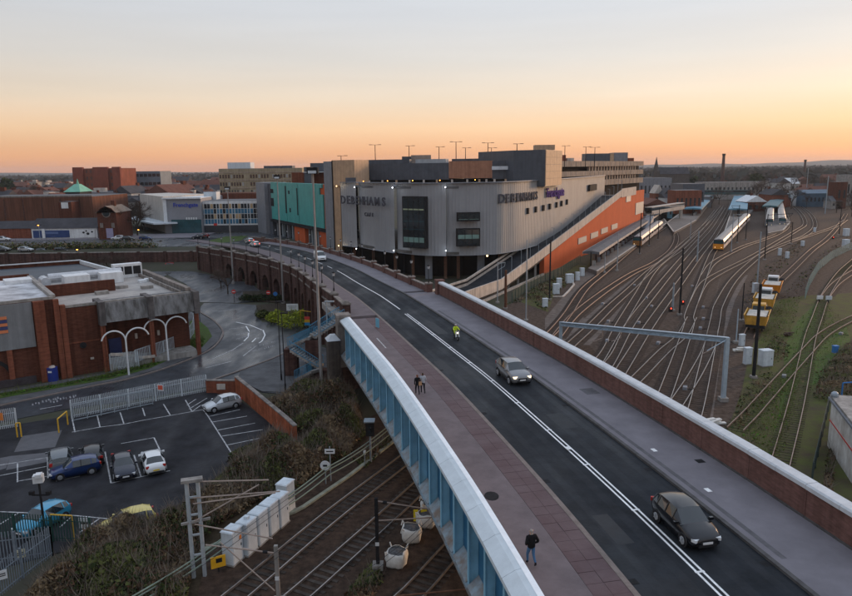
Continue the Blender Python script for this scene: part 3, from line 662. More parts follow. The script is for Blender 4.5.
wallbox('deck_void', 357, 193, 516, 183, 21.6, 22.88, void_m, back=12)
for k, x in enumerate((358, 370, 383, 397, 410, 424, 437, 452, 467, 479, 486, 494, 505)):
    p = pl(x, 187-.03*(x-356)); MB().box((p.x, p.y-1.0, 22.2), (.5, .5, 1.5)).build('deck_post', concrete_pale if k % 3 else tan_clad, mall)
for x in (364, 388, 413, 440, 475): p = pl(x, 185); glow((p.x, p.y-.4, 22.75), lamp_orange, .13, 0, par=mall)
# stair tower, grey front and tan side
A, B = pl(513, 180.5), pl(544.5, 177); Cc = pl(560.5, 190); zt = zat(530, 150, 178)
MB().prism([(A.x, A.y), (B.x, B.y), (Cc.x, Cc.y), (Cc.x-22, Cc.y+6)], 21, zt).build('stair_tower', dark_clad, mall)
d = (Cc-B).normalized(); n_ = Vector((d.y, -d.x, 0))
for k in range(2):
    for r in range(5):
        a0 = B+d*((Cc-B).length*(k/2))+n_*.02; a1 = B+d*((Cc-B).length*((k+1)/2)-.05)+n_*.02; h = (zt-21.2)/5
        q = [a0, a1, a1+n_*.18, a0+n_*.18]; MB().prism([(v.x, v.y) for v in q], 21.2+r*h, 21.2+(r+1)*h-.06).build('tan_panel', tan_clad, mall)
p = pl(552, 186); MB().box((p.x-2.4, p.y, zt+.75), (5.2, 3, 1.3)).build('roof_cabin', tan_clad, mall)
# rear parking decks in tan concrete
RA, RB = pl(560, 236), pl(642, 303); dR = (RB-RA).normalized(); nR = Vector((-dR.y, dR.x, 0)); LR = (RB-RA).length
def band(name, z0, z1, m, th=26., off=0., par=mall, u0=0., u1=None):
    u1 = LR if u1 is None else u1; q = [RA+dR*u0+nR*off, RA+dR*u1+nR*off, RA+dR*u1+nR*(off+th), RA+dR*u0+nR*(off+th)]
    return MB().prism([(v.x, v.y) for v in q], z0, z1).build(name, m, par)
zb = [onl(642, y, RA, RB).z for y in (161.2, 165.8, 169.6, 173.8, 177.6, 182.5)]
band('deck_band', zb[1], zb[0], tan_conc); band('deck_band', zb[3], zb[2], tan_conc); band('deck_band', zb[5], zb[4], tan_conc)
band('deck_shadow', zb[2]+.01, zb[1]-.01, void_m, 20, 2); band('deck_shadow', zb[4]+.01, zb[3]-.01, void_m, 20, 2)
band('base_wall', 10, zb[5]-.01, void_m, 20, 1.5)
for r in (1, 3):
    n_ = 18
    for k in range(n_):
        u = LR*(.30+.62*k/n_); q = [RA+dR*u+nR*.4, RA+dR*(u+.9)+nR*.4, RA+dR*(u+.9)+nR*1.2, RA+dR*u+nR*1.2]
        MB().prism([(v.x, v.y) for v in q], zb[r+1]+.01, zb[r]-.01).build('deck_fin', tan_conc, mall)
for r in (0, 2, 4):
    for k in range(20): # upright joints
        u = LR*k/20; q = [RA+dR*u-nR*.05, RA+dR*(u+.16)-nR*.05, RA+dR*(u+.16), RA+dR*u]
        MB().prism([(v.x, v.y) for v in q], zb[r+1]+.05, zb[r]-.05).build('band_joint', concrete, mall)
for x0, x1, y0, y1, Y, m in ((586, 610, 153.4, 160.5, 290, dark_clad), (610, 614, 153.4, 160.5, 290, tan_clad), (614, 628, 152.5, 160.5, 292, grey_slab), (628, 634, 158, 161, 300, brick_red), (561, 566, 155, 160, 255, brick_red), (567, 574, 158, 161, 256, concrete_pale)):
    a, c = atY(x0, y1, Y), atY(x1, y0, Y); MB().box(((a.x+c.x)/2, Y+4, (a.z+c.z)/2-.5), (c.x-a.x, 8, c.z-a.z+1)).build('roof_cabin', m, mall)
for x0, x1, y0, y1, Y, m in ((402, 411, 156.5, 162, 204, dark_clad), (411, 431, 155, 162, 206, mat('roof_block', (.30, .25, .22), .8, .2, 1)),):
    a, c = atY(x0, y1, Y), atY(x1, y0, Y); MB().box(((a.x+c.x)/2, Y+4, (a.z+c.z)/2-1), (c.x-a.x, 8, c.z-a.z+2)).build('roof_cabin', m, mall)
# roof-deck lamp standards
for x, yt, yb, Y, arms in ((375, 145, 165, 205, 2), (409, 146, 160, 210, 1), (439, 147, 160, 215, 1), (456, 142, 161, 200, 2), (465.5, 148, 160, 220, 1), (488, 143, 161, 205, 2), (491.5, 148, 160, 225, 1), (517, 144, 151, 190, 1), (541, 146, 150, 195, 1), (565, 146, 160, 235, 1), (586, 147, 158, 245, 1), (595, 147.5, 158, 250, 2), (341, 156, 161, 190, 1)):
    t_, b_ = atY(x, yt, Y), atY(x, yb, Y); z0 = b_.z-3
    b = MB().cyl((t_.x, Y, z0), t_, .14, .09, 6)
    for s in ((-1, 1) if arms == 2 else (1,)):
        b.beam((t_.x, Y, t_.z), (t_.x+s*1.1, Y, t_.z+.05), .08, .08); b.box((t_.x+s*1.3, Y, t_.z+.05), (.9, .35, .14))
    if arms == 1: b.box((t_.x-.5, Y, t_.z+.02), (1.0, .3, .12))
    b.build('roof_lamp', steel_dark, mall)

# ---- ramp up the side, over an orange wall
OA, OB = at(545, 274.5, 0), Vector((93., 290., 0)); od = (OB-OA).normalized(); on_ = Vector((-od.y, od.x, 0))
rtop = [(455, 296), (470.5, 290), (502, 279), (520, 266), (550.5, 243.7), (581, 221), (605.5, 202.5), (622, 190)]
RT = [onl(x, y, OA, OB) for x, y in rtop]
ramp = thing('parking_ramp', 'long straight parking ramp with pale concrete walls climbing the shopping centre side', 'ramp')
rpth = [(p, -on_) for p in RT]
hb = 2.2
MB().sweep(rpth, [(-.3, -hb), (.0, -hb), (.0, 0), (-.3, 0)]).build('outer_wall', concrete_pale, ramp)
MB().sweep(rpth, [(-7.8, -hb-.6), (-.31, -hb-.6), (-.31, -hb+.3), (-7.8, -hb+.3)]).build('ramp_deck', asphalt, ramp)
MB().sweep(rpth, [(-8.2, -hb), (-7.9, -hb), (-7.9, -.5), (-8.2, -.5)]).build('inner_wall', concrete_pale, ramp)
MB().sweep(rpth, [(-7.85, -hb+.9), (-7.8, -hb+.9), (-7.8, -.9), (-7.85, -.9)]).build('inner_rail', steel_dark, ramp)
for p in even(RT[2:], 6):
    MB().cyl(p+on_*.15, p+on_*.15+Vector((0, 0, 3.2)), .05, .05, 5).beam(p+on_*.15+Vector((0, 0, 3.2)), p+on_*.9+Vector((0, 0, 3.25)), .12, .06).build('ramp_light', steel, ramp)
    if p.y < OA.y: MB().box((p.x+on_.x*.9, p.y+on_.y*.9, (p.z-hb-.6)/2), (.5, .5, max(.5, p.z-hb-.62))).build('ramp_post', concrete, ramp)
p = RT[-1]; q = p+od*26.0
MB().sweep([(p, -on_), (q, -on_)], [(-.3, -2.6), (.0, -2.6), (.0, .4), (-.3, .4)]).build('top_wall', concrete_pale, ramp)
MB().box(((p+q)/2+on_*6-Vector((0, 0, 3))), (26, 11, .5), math.atan2(od.y, od.x)).build('top_landing', concrete, ramp)
lw0, lw1 = RT[1], onl(544, 249, OA, OB); b = MB(); vs = []
for k in range(9):
    p = onl(478+66*k/8, 284-(284-259.5)*k/8+6, OA, OB)
    vs += [Vector((p.x, p.y, -.1))-on_*.1, Vector((p.x, p.y, max(.4, p.z-2.4)))-on_*.1, Vector((p.x, p.y, -.1))+on_*.4, Vector((p.x, p.y, max(.4, p.z-2.4)))+on_*.4]
b.add(vs, [f for k in range(8) for f in ((4*k, 4*k+4, 4*k+5, 4*k+1), (4*k+2, 4*k+3, 4*k+7, 4*k+6), (4*k+1, 4*k+5, 4*k+7, 4*k+3))]).build('lower_wall', concrete_pale, ramp)
ow = thing('orange_wall', 'bright terracotta orange wall filling the triangle beneath the parking ramp', 'wall')
oz = [onl(x, y, OA, OB) for x, y in ((545.5, 257.8), (566, 241.5), (593, 217), (622, 194.5), (645, 191))]
oz[-1].z = oz[-2].z+.2
sh = -on_*.25
b = MB(); vs = []
for p in oz: vs += [Vector((p.x, p.y, -.1))-sh*1.2, Vector((p.x, p.y, p.z))-sh*1.2, Vector((p.x, p.y, -.1))-sh*6, Vector((p.x, p.y, p.z))-sh*6]
fs = []
for i in range(4): a = 4*i; fs += [(a, a+4, a+5, a+1), (a+2, a+3, a+7, a+6), (a+1, a+5, a+7, a+3)]
fs += [(0, 1, 3, 2), (16, 18, 19, 17)]
b.add(vs, fs).build('wall', terracotta, ow)
for x, y in ((583, 240), (595, 235), (605, 230.5), (615, 226.5)):
    c = onl(x, y, OA, OB); MB().box(c-on_*.02-sh*1.1, (9.0, .3, 1.7), math.atan2(od.y, od.x)).build('vent_panel', mat('vent_grey', (.27, .27, .27), .6, .2, 2), ow)
for x, y, s_ in ((629, 198.5, 2.6), (640, 208, 5.)):
    c = onl(x, y, OA, OB); MB().box(c-on_*.02-sh*1.1, (s_*3.2, .3, s_*.9), math.atan2(od.y, od.x)).build('vent_panel', MATS['vent_grey'], ow)

# ---- left wing: teal box, grey pylons, tan tower
wing = thing('teal_block', 'shopping centre wing with big teal box raised over terracotta walls', 'building')
WA, WB = pl(262, 248), pl(326, 193); wd = (WB-WA).normalized(); wn = Vector((wd.y, -wd.x, 0))
if wn.y > 0: wn = -wn
def wbox(name, x0, x1, z0, z1, m, t0=0., t1=6., par=wing):
    a, c = onl(x0, 200, WA, WB), onl(x1, 200, WA, WB); a.z = c.z = 0
    q = [a+wn*t0, c+wn*t0, c-wn*t1, a-wn*t1]; return MB().prism([(v.x, v.y) for v in q], z0, z1).build(name, m, par)
wbox('back_wall', 268, 331, 4, 21.2, glass_dark, -1.4, 8)
tz0 = onl(300, 223.5, WA, WB).z; tz1 = onl(300, 183.3, WA, WB).z
xs_ = [273, 278.5, 286.5, 288, 298.5, 300, 316.5, 317.5, 324]
for k in range(0, 8, 2): wbox('teal_panel', xs_[k], xs_[k+1] if k < 6 else 317, tz0, tz1, teal, .6, 1.3)
wbox('teal_panel', 317.5, 321.5, tz0, tz1, teal, .6, 1.3); wbox('teal_panel', 278.6, 286.4, tz0, tz1, teal, .58, 1.3); wbox('teal_panel', 288.3, 298.3, tz0, tz1, teal, .57, 1.3); wbox('teal_panel', 300.3, 316.3, tz0, tz1, teal, .57, 1.3)
wbox('teal_panel', 321.6, 325, tz0, onl(323, 194.5, WA, WB).z, teal, .6, 1.3)
wbox('teal_panel', 321.6, 324, onl(323, 188, WA, WB).z, tz1, teal, .6, 1.3)
for x0, x1, y0, y1 in ((287.1, 288.2, 186, 213), (298.7, 299.7, 188, 215), (316.2, 316.9, 192, 212), (290.4, 291.6, 190.5, 194), (291, 292.2, 208, 212)):
    wbox('slot', x0, x1, onl(x0, y1, WA, WB).z, onl(x0, y0, WA, WB).z, steel_dark, .64, 0)
for y0, y1 in ((189, 193), (198, 206)): wbox('notch', 272.5, 275.5, onl(274, y1, WA, WB).z, onl(274, y0, WA, WB).z, steel_dark, .65, 0)
gz = onl(266, 182.5, WA, WB).z
wbox('grey_pylon', 261, 269.5, 3.5, gz, grey_slab, 1.6, 4); wbox('dark_return', 269.6, 272.8, 3.5, gz-.4, dark_clad, .4, 4)
wbox('terracotta_wall', 294, 304.5, 3.5, tz0-.1, terracotta, .3, 2); wbox('terracotta_wall', 318.5, 327.5, 3.5, tz0+12.2, terracotta, .2, 2)
for k, x in enumerate((275, 280, 285, 290, 306.5, 309.5, 312.5, 315.5)): wbox('shopfront_mullion', x, x+.8, 3.5, tz0-.1, steel if k % 2 else grey_slab, -.2, 1.1)
wbox('canopy', 272, 328, tz0-1.0, tz0-.12, steel_dark, .9, 2)
# tan tower and grey slab
tw = thing('tan_tower', 'tall tan clad stair tower with narrow grey slab beside the curved facade', 'building')
A, B = pl(333.2, 187), pl(355.5, 182); zt = zat(344, 160.2, 186)
MB().prism([(A.x, A.y), (B.x, B.y), (B.x+3, B.y+9), (A.x+1, A.y+9)], ZT-.9, zt).build('tower', tan_clad, tw)
MB().prism([(A.x, A.y), (pl(340.5, 186).x, 186), (pl(340.5, 186).x, 192), (A.x+1, A.y+6)], 3.5, ZT-.91).build('tower_base', tan_clad, tw)
A, B = pl(324.8, 191), pl(332.6, 186.8); MB().prism([(A.x, A.y), (B.x, B.y), (B.x+2, B.y+8), (A.x+2, A.y+8)], 3.5, zat(328, 161.5, 189)).build('grey_slab', grey_slab, tw)
MB().prism([(B.x+.1, B.y-.1), (B.x+.3, B.y-.1), (B.x+.3, B.y+4), (B.x+.1, B.y+4)], 3.5, zat(332, 160.5, 187)).build('edge_fin', steel_dark, tw)
p = atY(350, 182, 183.5); MB().box((p.x+.4, 181.8, 23.0), (2.6, 1.2, 1.5)).build('plant_box', dark_clad, tw)
bb = thing('brick_block', 'red brick roof block with dark plant room behind the teal box', 'building')
for x0, x1, y0, y1, Y, m in ((292, 325, 172.3, 184, 222, brick_red), (310.5, 325, 163, 172.3, 224, dark_clad), (304.5, 311, 167, 184, 218, dark_clad), (303, 326, 171.8, 172.6, 217.8, white_m)):
    a, c = atY(x0, y1, Y), atY(x1, y0, Y); zb_ = 4 if y1 > 180 and m != white_m else a.z
    MB().box(((a.x+c.x)/2, Y+6, (zb_+c.z)/2), (c.x-a.x, 12, c.z-zb_)).build('wall' if m == brick_red else 'roof_block', m, bb)
# ================================================================== brick leisure building, left
lb = thing('brick_building', 'flat-roofed brown brick building with white arches on the bend of the road', 'building')
O = Vector((-42.7, 88.9, 0)); U = Vector((.805, .593, 0)); V = Vector((-.593, .805, 0))
def lp(u, v, z=0.): return O+U*u+V*v+Vector((0, 0, z))
def lbox(name, u0, u1, v0, v1, z0, z1, m, par=None):
    q = [lp(u0, v0), lp(u1, v0), lp(u1, v1), lp(u0, v1)]; return MB().prism([(p.x, p.y) for p in q], z0, z1).build(name, m, par or lb)
def ul(x, y, v=0.):          # pixel on the front wall plane (shifted by v) -> (u, z)
    p = onl(x, y, lp(0, v), lp(10, v)); return (p-lp(0, v)).dot(U), p.z
ZL, ZM = 10.3, 8.9
roof_white = mat('roof_membrane', (.78, .78, .80), .75, .3, .35, col2=(.27, .26, .27), detail=9.)
roof_tan = mat('roof_membrane_tan', (.46, .43, .40), .8, .3, .4, col2=(.27, .25, .24), detail=9.)
roof_dark = mat('roof_felt', (.035, .045, .060), .55, .3, .3)
u_div = ul(58, 340)[0]; u_end = 12.0
lbox('wall', -48, u_div, 0, 22, -.1, ZL, brick); lbox('roof', -47.6, u_div-.3, .4, 21.6, ZL+.01, ZL+.06, roof_white)
lbox('wall', u_div+.01, .2, 0, 24, -.1, ZM, brick); lbox('wall', .21, u_end, 2.6, 24, -.1, ZM-.02, brick)
lbox('roof', u_div+.35, u_end-.4, .5, 23.6, ZM+.01, ZM+.06, roof_tan)
lbox('parapet', -48, u_div, -.02, .38, ZL+.01, ZL+.35, concrete); lbox('parapet', -48, u_div+.02, 21.62, 22.02, ZL+.01, ZL+.7, brick)
lbox('parapet', u_div-.28, u_div+.3, .39, 21.6, ZL+.01, ZL+.5, concrete)
lbox('upstand', u_div+.36, u_div+9.5, 10, 10.5, ZM+.07, ZM+1.7, brick)
lbox('parapet', u_div+.3, u_end, -.02, .45, ZM+.07, ZM+.4, concrete); lbox('parapet', u_end-.7, u_end-.01, .46, 24, ZM+.07, ZM+.9, stone); lbox('parapet', u_end-1.7, u_end-1.4, .46, 24, ZM+.07, ZM+.6, stone)
# dark rear roof
q = [lp(-48, 22.1), lp(u_div, 24.1), lp(u_end, 24.1), lp(8, 58), lp(-60, 66)]
MB().prism([(p.x, p.y) for p in q], -.1, 7.6).build('rear_wall', brick, lb)
q2 = [lp(-47, 24.2), lp(u_div, 24.6), lp(u_end-.6, 24.6), lp(7.4, 57.4), lp(-59, 65)]
MB().prism([(p.x, p.y) for p in q2], 7.61, 7.66).build('rear_roof', roof_dark, lb)
for a, c in ((q[2], q[3]), (q[3], q[4])): MB().beam(a+Vector((0, 0, 7.95)), c+Vector((0, 0, 7.95)), .5, .7).build('rear_parapet', white_m if a is q[2] else brick, lb)
MB().beam(q[3]+Vector((0, 0, 8.4))-V*.5, q[4]+Vector((0, 0, 8.4))-V*.5, .25, .2).build('parapet_capping', white_m, lb)
# roof plant
duct = mat('duct', (.50, .52, .55), .45, .15, 1.5, metal=.2)
MB().cyl(lp(-3, 21, ZM+1.3), lp(7.5, 21, ZM+1.3), .65, .65, 10).build('duct', duct, lb)
MB().cyl(lp(-3.5, 19.5, ZM+.9), lp(-3.5, 22.5, ZM+.9), .7, .7, 10).build('duct', duct, lb)
lbox('roof_unit', -1.5, 2.0, 16.2, 19.0, ZM+.07, ZM+1.9, white_m); lbox('roof_unit', 3.8, 7.0, 17.5, 20, ZM+.07, ZM+1.7, white_m)
fu = lbox('fan_unit', 6.6, 11, 22.0, 23.5, ZM+.07, ZM+2.3, white_m)
for k in range(3): lbox('fan_grille', 6.9+k*1.35, 8.05+k*1.35, 21.93, 21.99, ZM+.6, ZM+1.9, steel_dark, fu)
for u, v, w_ in ((4.5, 11, 1.6), (1.0, 7.5, 1.7), (7.4, 8.3, 1.6), (8.6, 14.5, 1.1), (9.8, 15.5, 1.1), (-3, 13.5, 1.8), (-4.3, 15.5, 1.4)): lbox('roof_hatch', u, u+w_, v, v+1.1, ZM+.07, ZM+.5, white_m if u > 8 or u < -2 else concrete)
for u, v, w_, h in ((-12.5, 20.3, 2.3, 1.6), (-20, 20, 3, 1.4), (-9, 16.5, 3.4, .6), (-24, 14, 3, .5), (-33, 19.5, 3, 1.6)): lbox('roof_unit', u, u+w_, v, v+1.6 if h > 1 else v+3, ZL+.07, ZL+h, white_m)
# front: grey panels, piers, mural, arcade
uu, zz = ul(36, 346); lbox('grey_panel', -48, uu, -.25, -.02, zz, ZL-.05, mat('panel_grey', (.21, .215, .225), .7, .12, .6, streak=.2))
for x in (36.5, 42, 56.5, 62.5): u0 = ul(x, 340)[0]; lbox('pier', u0, u0+.62, -.75, -.02, -.05, (ZL if x < 58 else ZM+.6), brick_red)
u0 = ul(10.5, 370)[0]; lbox('pier', u0-.2, u0+.4, -.3, -.02, 0, zz-.02, brick_red)
lbox('plinth', -48, ul(37, 385)[0], -.33, -.03, 0, .9, mat('plinth_dark', (.06, .05, .055), .8, .3, 1))
uc, zc = ul(3, 372); b = MB()
for k in range(9):
    t0, t1 = math.pi*(.0+k*.075), math.pi*(.0+(k+1)*.075); R0, R1 = 2.3, 2.75
    P_ = [lp(uc-1.6+R*math.cos(t), -.06-.03, zc-.9+R*math.sin(t)) for R, t in ((R0, t0), (R1, t0), (R1, t1), (R0, t1))]; b.quad(*P_)
b.build('painted_arc', steel_dark, lb)
u1, z1 = ul(6, 316); 
for k in range(5): lbox('banner_stripe', u1-4, u1, -.36, -.26, z1-.42*k-.36, z1-.42*k, (mat('stripe_orange', (.62, .20, .09), .7, .1, 1), mat('stripe_navy', (.05, .06, .16), .7, .1, 1))[k % 2])
uv_, zv_ = ul(83, 345); MB().cyl(lp(uv_, -.02, zv_), lp(uv_, -.25, zv_), .4, .4, 12).build('round_vent', steel_dark, lb)
uv2, zv2 = ul(92, 358); lbox('wall_lamp', uv2-.2, uv2+.2, -.25, -.02, zv2-.12, zv2+.12, concrete_pale)
lbox('string_course', u_div+.9, -.3, -.06, -.01, ul(80, 342)[1]-.08, ul(80, 342)[1]+.08, brick_red)
# arcade canopies with weathered tops
weath = mat('weathered_zinc', (.24, .24, .245), .75, .35, .7, col2=(.07, .065, .06), stretch=(2.5, 2.5, .3), detail=8.)
for u0, u1 in ((.3, 5.6), (6.4, u_end-.2)):
    a = [lp(u0, -1.1, ZM-2.3), lp(u1, -1.1, ZM-2.3), lp(u1, -.35, ZM+.2), lp(u0, -.35, ZM+.2), lp(u0, 2.55, ZM-2.3), lp(u1, 2.55, ZM-2.3), lp(u1, 2.55, ZM+.2), lp(u0, 2.55, ZM+.2)]
    MB().add(a, [(0, 1, 2, 3), (4, 5, 6, 7), (0, 1, 5, 4), (3, 2, 6, 7), (0, 3, 7, 4), (1, 2, 6, 5)]).build('canopy', weath, lb)
for u0 in (-.45, 5.65, u_end-.15):
    lbox('canopy_pier', u0-.05, u0+.7, -1.3, 2.5, ZM-2.6, ZM+.5, mat('zinc_dark', (.13, .12, .12), .8, .3, 1.2, streak=.4))
    lbox('pier', u0+.0, u0+.3, -.9, -.5, -.05, ZM-2.61, brick_red); lbox('pier', u0+.4, u0+.65, -.6, -.2, -.05, ZM-2.61, brick_red)
lbox('arcade_door', 1.0, 2.6, 2.45, 2.58, 1.0, 3.6, mat('door_navy', (.02, .03, .11), .5, .2, 1)); lbox('arcade_landing', .3, u_end, -.8, 2.58, -.05, .9, concrete)
b = MB(); pts = [lp(.4, -1, 2.3), lp(2.5, -1, 1.9), lp(4.2, -1, 1.2), lp(6, -1, 1.1)]
for k in range(3): b.beam(pts[k], pts[k+1], .25, .35)
b.build('ramp_edge', concrete_pale, lb)
for u, v in ((4.4, 2.4), (7.4, 2.4)): lbox('wall_lantern', u, u+.3, v-.3, v-.01, 3.2, 3.9, concrete_pale)
# white hoop arches
for k, (px_, py_, yl) in enumerate(((129, 375, 333), (168.5, 360.5, 330))):
    t = thing('arch_frame', ('white double hoop arch nearest the brick wall pier', 'white double hoop arch at the right end of the arcade')[k], 'arch frame', 'white hoop arches before the arcade', at(px_, py_, .1))
    hz = 4.9; r = 1.45
    MB().cyl((0, 0, 0), (0, 0, hz), .13, .11, 8).build('post', white_m, t)
    for s in (-1, 1):
        pts = [U*(s*(r-r*math.cos(a)))+Vector((0, 0, hz-.3+r*math.sin(a))) for a in [math.pi*j/12 for j in range(12)]]
        MB().tube(pts, .10, 7).build('hoop', white_m, t)
bin_ = thing('blue_tank', 'dark blue cylindrical bin with pale lid against the brick wall', 'bin', None, at(53.5, 380.5, .02))
MB().cyl((0, 0, 0), (0, 0, 1.75), .62, .62, 14).build('drum', mat('bin_blue', (.015, .035, .22), .45, .1, 2), bin_); MB().cyl((0, 0, 1.75), (0, 0, 1.95), .4, .3, 12).build('lid', concrete_pale, bin_); MB().box((0, -.63, 1.3), (.45, .03, .22)).build('sticker', white_m, bin_)

# ================================================================== fences
def palisade(name, label, px, z, h, m, pitch=.16, rails=(.3, 1.6), bayl=2.7, grp=None, post_m=None, pw=.07, world=None):
    t = thing(name, label, 'fence', grp); pts = world or [at(p[0], p[1], z) for p in px]; pts = even(pts, .5)
    bays = even(pts, bayl)
    for i in range(len(bays)-1):
        a, c = bays[i], bays[i+1]; d = c-a; L_ = d.length; d = d/L_; n_ = Vector((-d.y, d.x, 0)); b = MB()
        k = max(1, int(L_/pitch))
        for j in range(k):
            p = a+d*(L_*(j+.5)/k); b.box((p.x, p.y, p.z+h/2+.05), (pw, .02, h), math.atan2(d.y, d.x), .98)
        b.build('pales', m, t)['kind'] = 'stuff'
        for r in rails: q0, q1 = a+n_*.04, c+n_*.04; MB().beam((q0.x, q0.y, q0.z+r), (q1.x, q1.y, q1.z+r), .03, .06).build('rail', m, t)
    for p in bays: MB().box((p.x, p.y, p.z+h/2), (.11, .11, h-.05)).build('post', post_m or m, t)
    return t
steel_pale = mat('palisade_pale', (.52, .57, .61), .55, .15, 2, metal=.2)
palisade('palisade_fence', 'long grey palisade fence between the road and the car park', [(72, 418.5), (110, 411), (150, 402.5), (207, 391.5)], .02, 2.1, steel_pale, .17)
palisade('palisade_fence', 'short grey palisade fence piece left of the car park entrance', [(-14, 432), (17, 427)], .02, 2.1, steel_pale, .17)
palisade('palisade_fence', 'grey metal screen fence below the white arch nearest the pier', [(111, 370), (139, 367)], .1, 2.2, steel_pale, .14)
palisade('palisade_fence', 'raised pale slatted fence along the arcade ramp to the corner', None, 0, 1.7, steel_pale, .22, world=[at(139, 366, .1)+Vector((0, -.9, .75)), at(166, 357, .1)+Vector((0, 0, .75)), at(187, 348, .1)+Vector((0, 0, .75))], rails=(.05, 1.65))
palisade('palisade_fence', 'steel fence turning the corner behind the arcade by the grass', None, 0, 1.9, steel_pale, .30, world=[at(187, 348, .1)+Vector((0, 0, .75)), at(194, 340, .1)+Vector((0, 0, .9)), at(196, 328, .1)+Vector((0, 0, 1.)), at(192, 316, .1)+Vector((0, 0, 1.))], rails=(.05, .9, 1.85))
for px_, py_, dx in ((148, 394, 8), (74, 406, 10)):
    p = at(px_, py_+8, .02); 
sg = thing('fence_sign', 'square red and white warning sign fixed on the long palisade fence', 'sign', None, at(162, 402, .02))
MB().box((0, -.12, 1.75), (.75, .03, .75), -.25).build('panel', white_m, sg); MB().box((0, -.15, 1.78), (.6, .03, .5), -.25).build('print', mat('sign_red', (.6, .10, .06), .5, .1, 2), sg)
sg = thing('fence_sign', 'orange notice board on the short fence piece by the left edge', 'sign', None, at(1, 431, .02)); MB().box((0, -.12, 1.6), (1.0, .03, .8), -.1).build('panel', mat('sign_orange', (.62, .2, .05), .5, .1, 2), sg)
# frame of the gate before the palisade
g = thing('sliding_gate', 'open grey sliding gate frame standing before the palisade fence', 'gate'); a, c = at(75, 420.5, .03), at(154, 403.5, .03)
for r in (.15, 1.75): MB().beam(a+Vector((0, -.3, r)), c+Vector((0, -.3, r)), .07, .08).build('rail', steel, g)
for k in range(7): p = a.lerp(c, k/6); MB().box((p.x, p.y-.3, .92), (.08, .08, 1.75)).build('stile', steel, g)
for k, (pts, lab) in enumerate((([(17.5, 437), (17.5, 418.5), (20.5, 420), (20.5, 437.5)], 'yellow height barrier post on the left of the car park entrance'), ([(59, 432.5), (59, 420.5), (66.5, 411.5), (68, 424.5)], 'yellow barrier hoop on the right of the car park entrance'))):
    t = thing('entrance_barrier', lab, 'barrier', 'yellow barriers at the car park entrance'); A, B = at(*pts[0], .03), at(*pts[3], .03); H = 1.45
    if k == 0: B = A+Vector((.35, .1, 0))
    ym = mat('barrier_yellow', (.62, .36, .03), .5, .12, 3)
    MB().cyl(A, A+Vector((0, 0, H)), .07).build('post', ym, t); MB().cyl(B, B+Vector((0, 0, H)), .07).build('post', ym, t); MB().cyl(A+Vector((0, 0, H)), B+Vector((0, 0, H)), .07).build('top_bar', ym, t)
# brick walls at the car park corner
def brickwall(label, px, z, h, th, m):
    t = thing('brick_wall', label, 'wall'); pts = sided([at(p[0], p[1], z) for p in px])
    MB().sweep(pts, [(-th/2, -.1), (th/2, -.1), (th/2, h), (-th/2, h)]).build('wall', m, t); MB().sweep(pts, [(-th/2-.05, h+.003), (th/2+.05, h+.003), (th/2+.05, h+.12), (-th/2-.05, h+.12)]).build('coping', stone, t); return t
bw = brickwall('low orange brick wall behind the silver hatchback', [(207, 392.5), (237, 393)], 0, 1.5, .35, brick_red)
p = at(222, 393, 0); MB().box((p.x, p.y-.2, .85), (1.0, .06, .7)).build('panel', concrete_pale, bw)
bw = brickwall('long red brick wall running from the car park corner into the scrub', [(237, 393), (250, 404), (287, 437), (296, 446)], 0, 2.0, .35, mat('brick_orange', (.33, .10, .05), .85, .25, 1.5, streak=.3))
for x, y in ((270, 420), (281, 430)): p = at(x, y, 0); MB().box((p.x-.22, p.y-.12, 1.2), (.5, .05, .8), -.9).build('poster', white_m, bw); MB().box((p.x-.25, p.y-.15, 1.0), (.42, .05, .3), -.9).build('poster_print', MATS['sign_red'], bw)
# green and grey fences, bottom left
palisade('palisade_fence', 'dark green palisade fence along the near side of the car park', [(-20, 536), (40, 541), (92, 543)], .02, 2.0, mat('fence_green', (.018, .06, .05), .6, .2, 2), .2)
palisade('palisade_fence', 'grey blue palisade fence in the bottom left corner, front row', [(53, 556), (24, 578), (-8, 604)], .02, 2.2, mat('fence_grey', (.17, .20, .235), .6, .2, 2), .19)
palisade('palisade_fence', 'grey blue palisade fence in the bottom left corner, behind the front row', [(-20, 566), (53, 556)], .02, 2.2, MATS['fence_grey'], .19)
for x, y, lab in ((24, 566, 'pale yellow notice on the corner fence'), (6, 588, 'small white notice on the corner fence near the bottom edge')):
    p = at(x, y+8, .02); t = thing('fence_notice', lab, 'sign', None, p); MB().box((0, -.06, 1.5), (.5, .03, .6), .6).build('panel', mat('notice_cream', (.6, .56, .38), .6, .1, 2) if x > 10 else white_m, t)
    MB().box((0, -.08, 1.58), (.36, .03, .06), .6).box((0, -.08, 1.45), (.36, .03, .06), .6).build('print', steel_dark, t)
t = thing('barrier_post', 'yellow post beside the green fence', 'post', None, at(74, 540, .02)); MB().cyl((0, 0, 0), (0, 0, 1.9), .07).build('post', MATS['barrier_yellow'], t); MB().cyl((0, 0, 1.9), (-1.6, .2, 1.9), .06).build('arm', MATS['barrier_yellow'], t)
t = thing('fence_notice', 'white square notice on the green fence', 'sign', None, at(87, 542, .02)); MB().box((0, -.06, 1.5), (.8, .03, .8), -.1).build('panel', white_m, t); MB().box((0, -.09, 1.5), (.5, .02, .12), -.1).build('print', steel_dark, t)
t = thing('camera_pole', 'black pole with white surveillance camera at the car park edge', 'camera pole', None, at(46, 540, .02))
H = 4.4; MB().cyl((0, 0, 0), (0, 0, H), .10, .07).build('pole', steel_dark, t); MB().beam((-.6, 0, H-.9), (.6, 0, H-.9), .1, .1).box((-.6, 0, H-.75), (.3, .25, .25)).box((.6, 0, H-.75), (.3, .25, .25)).build('bracket', steel_dark, t)
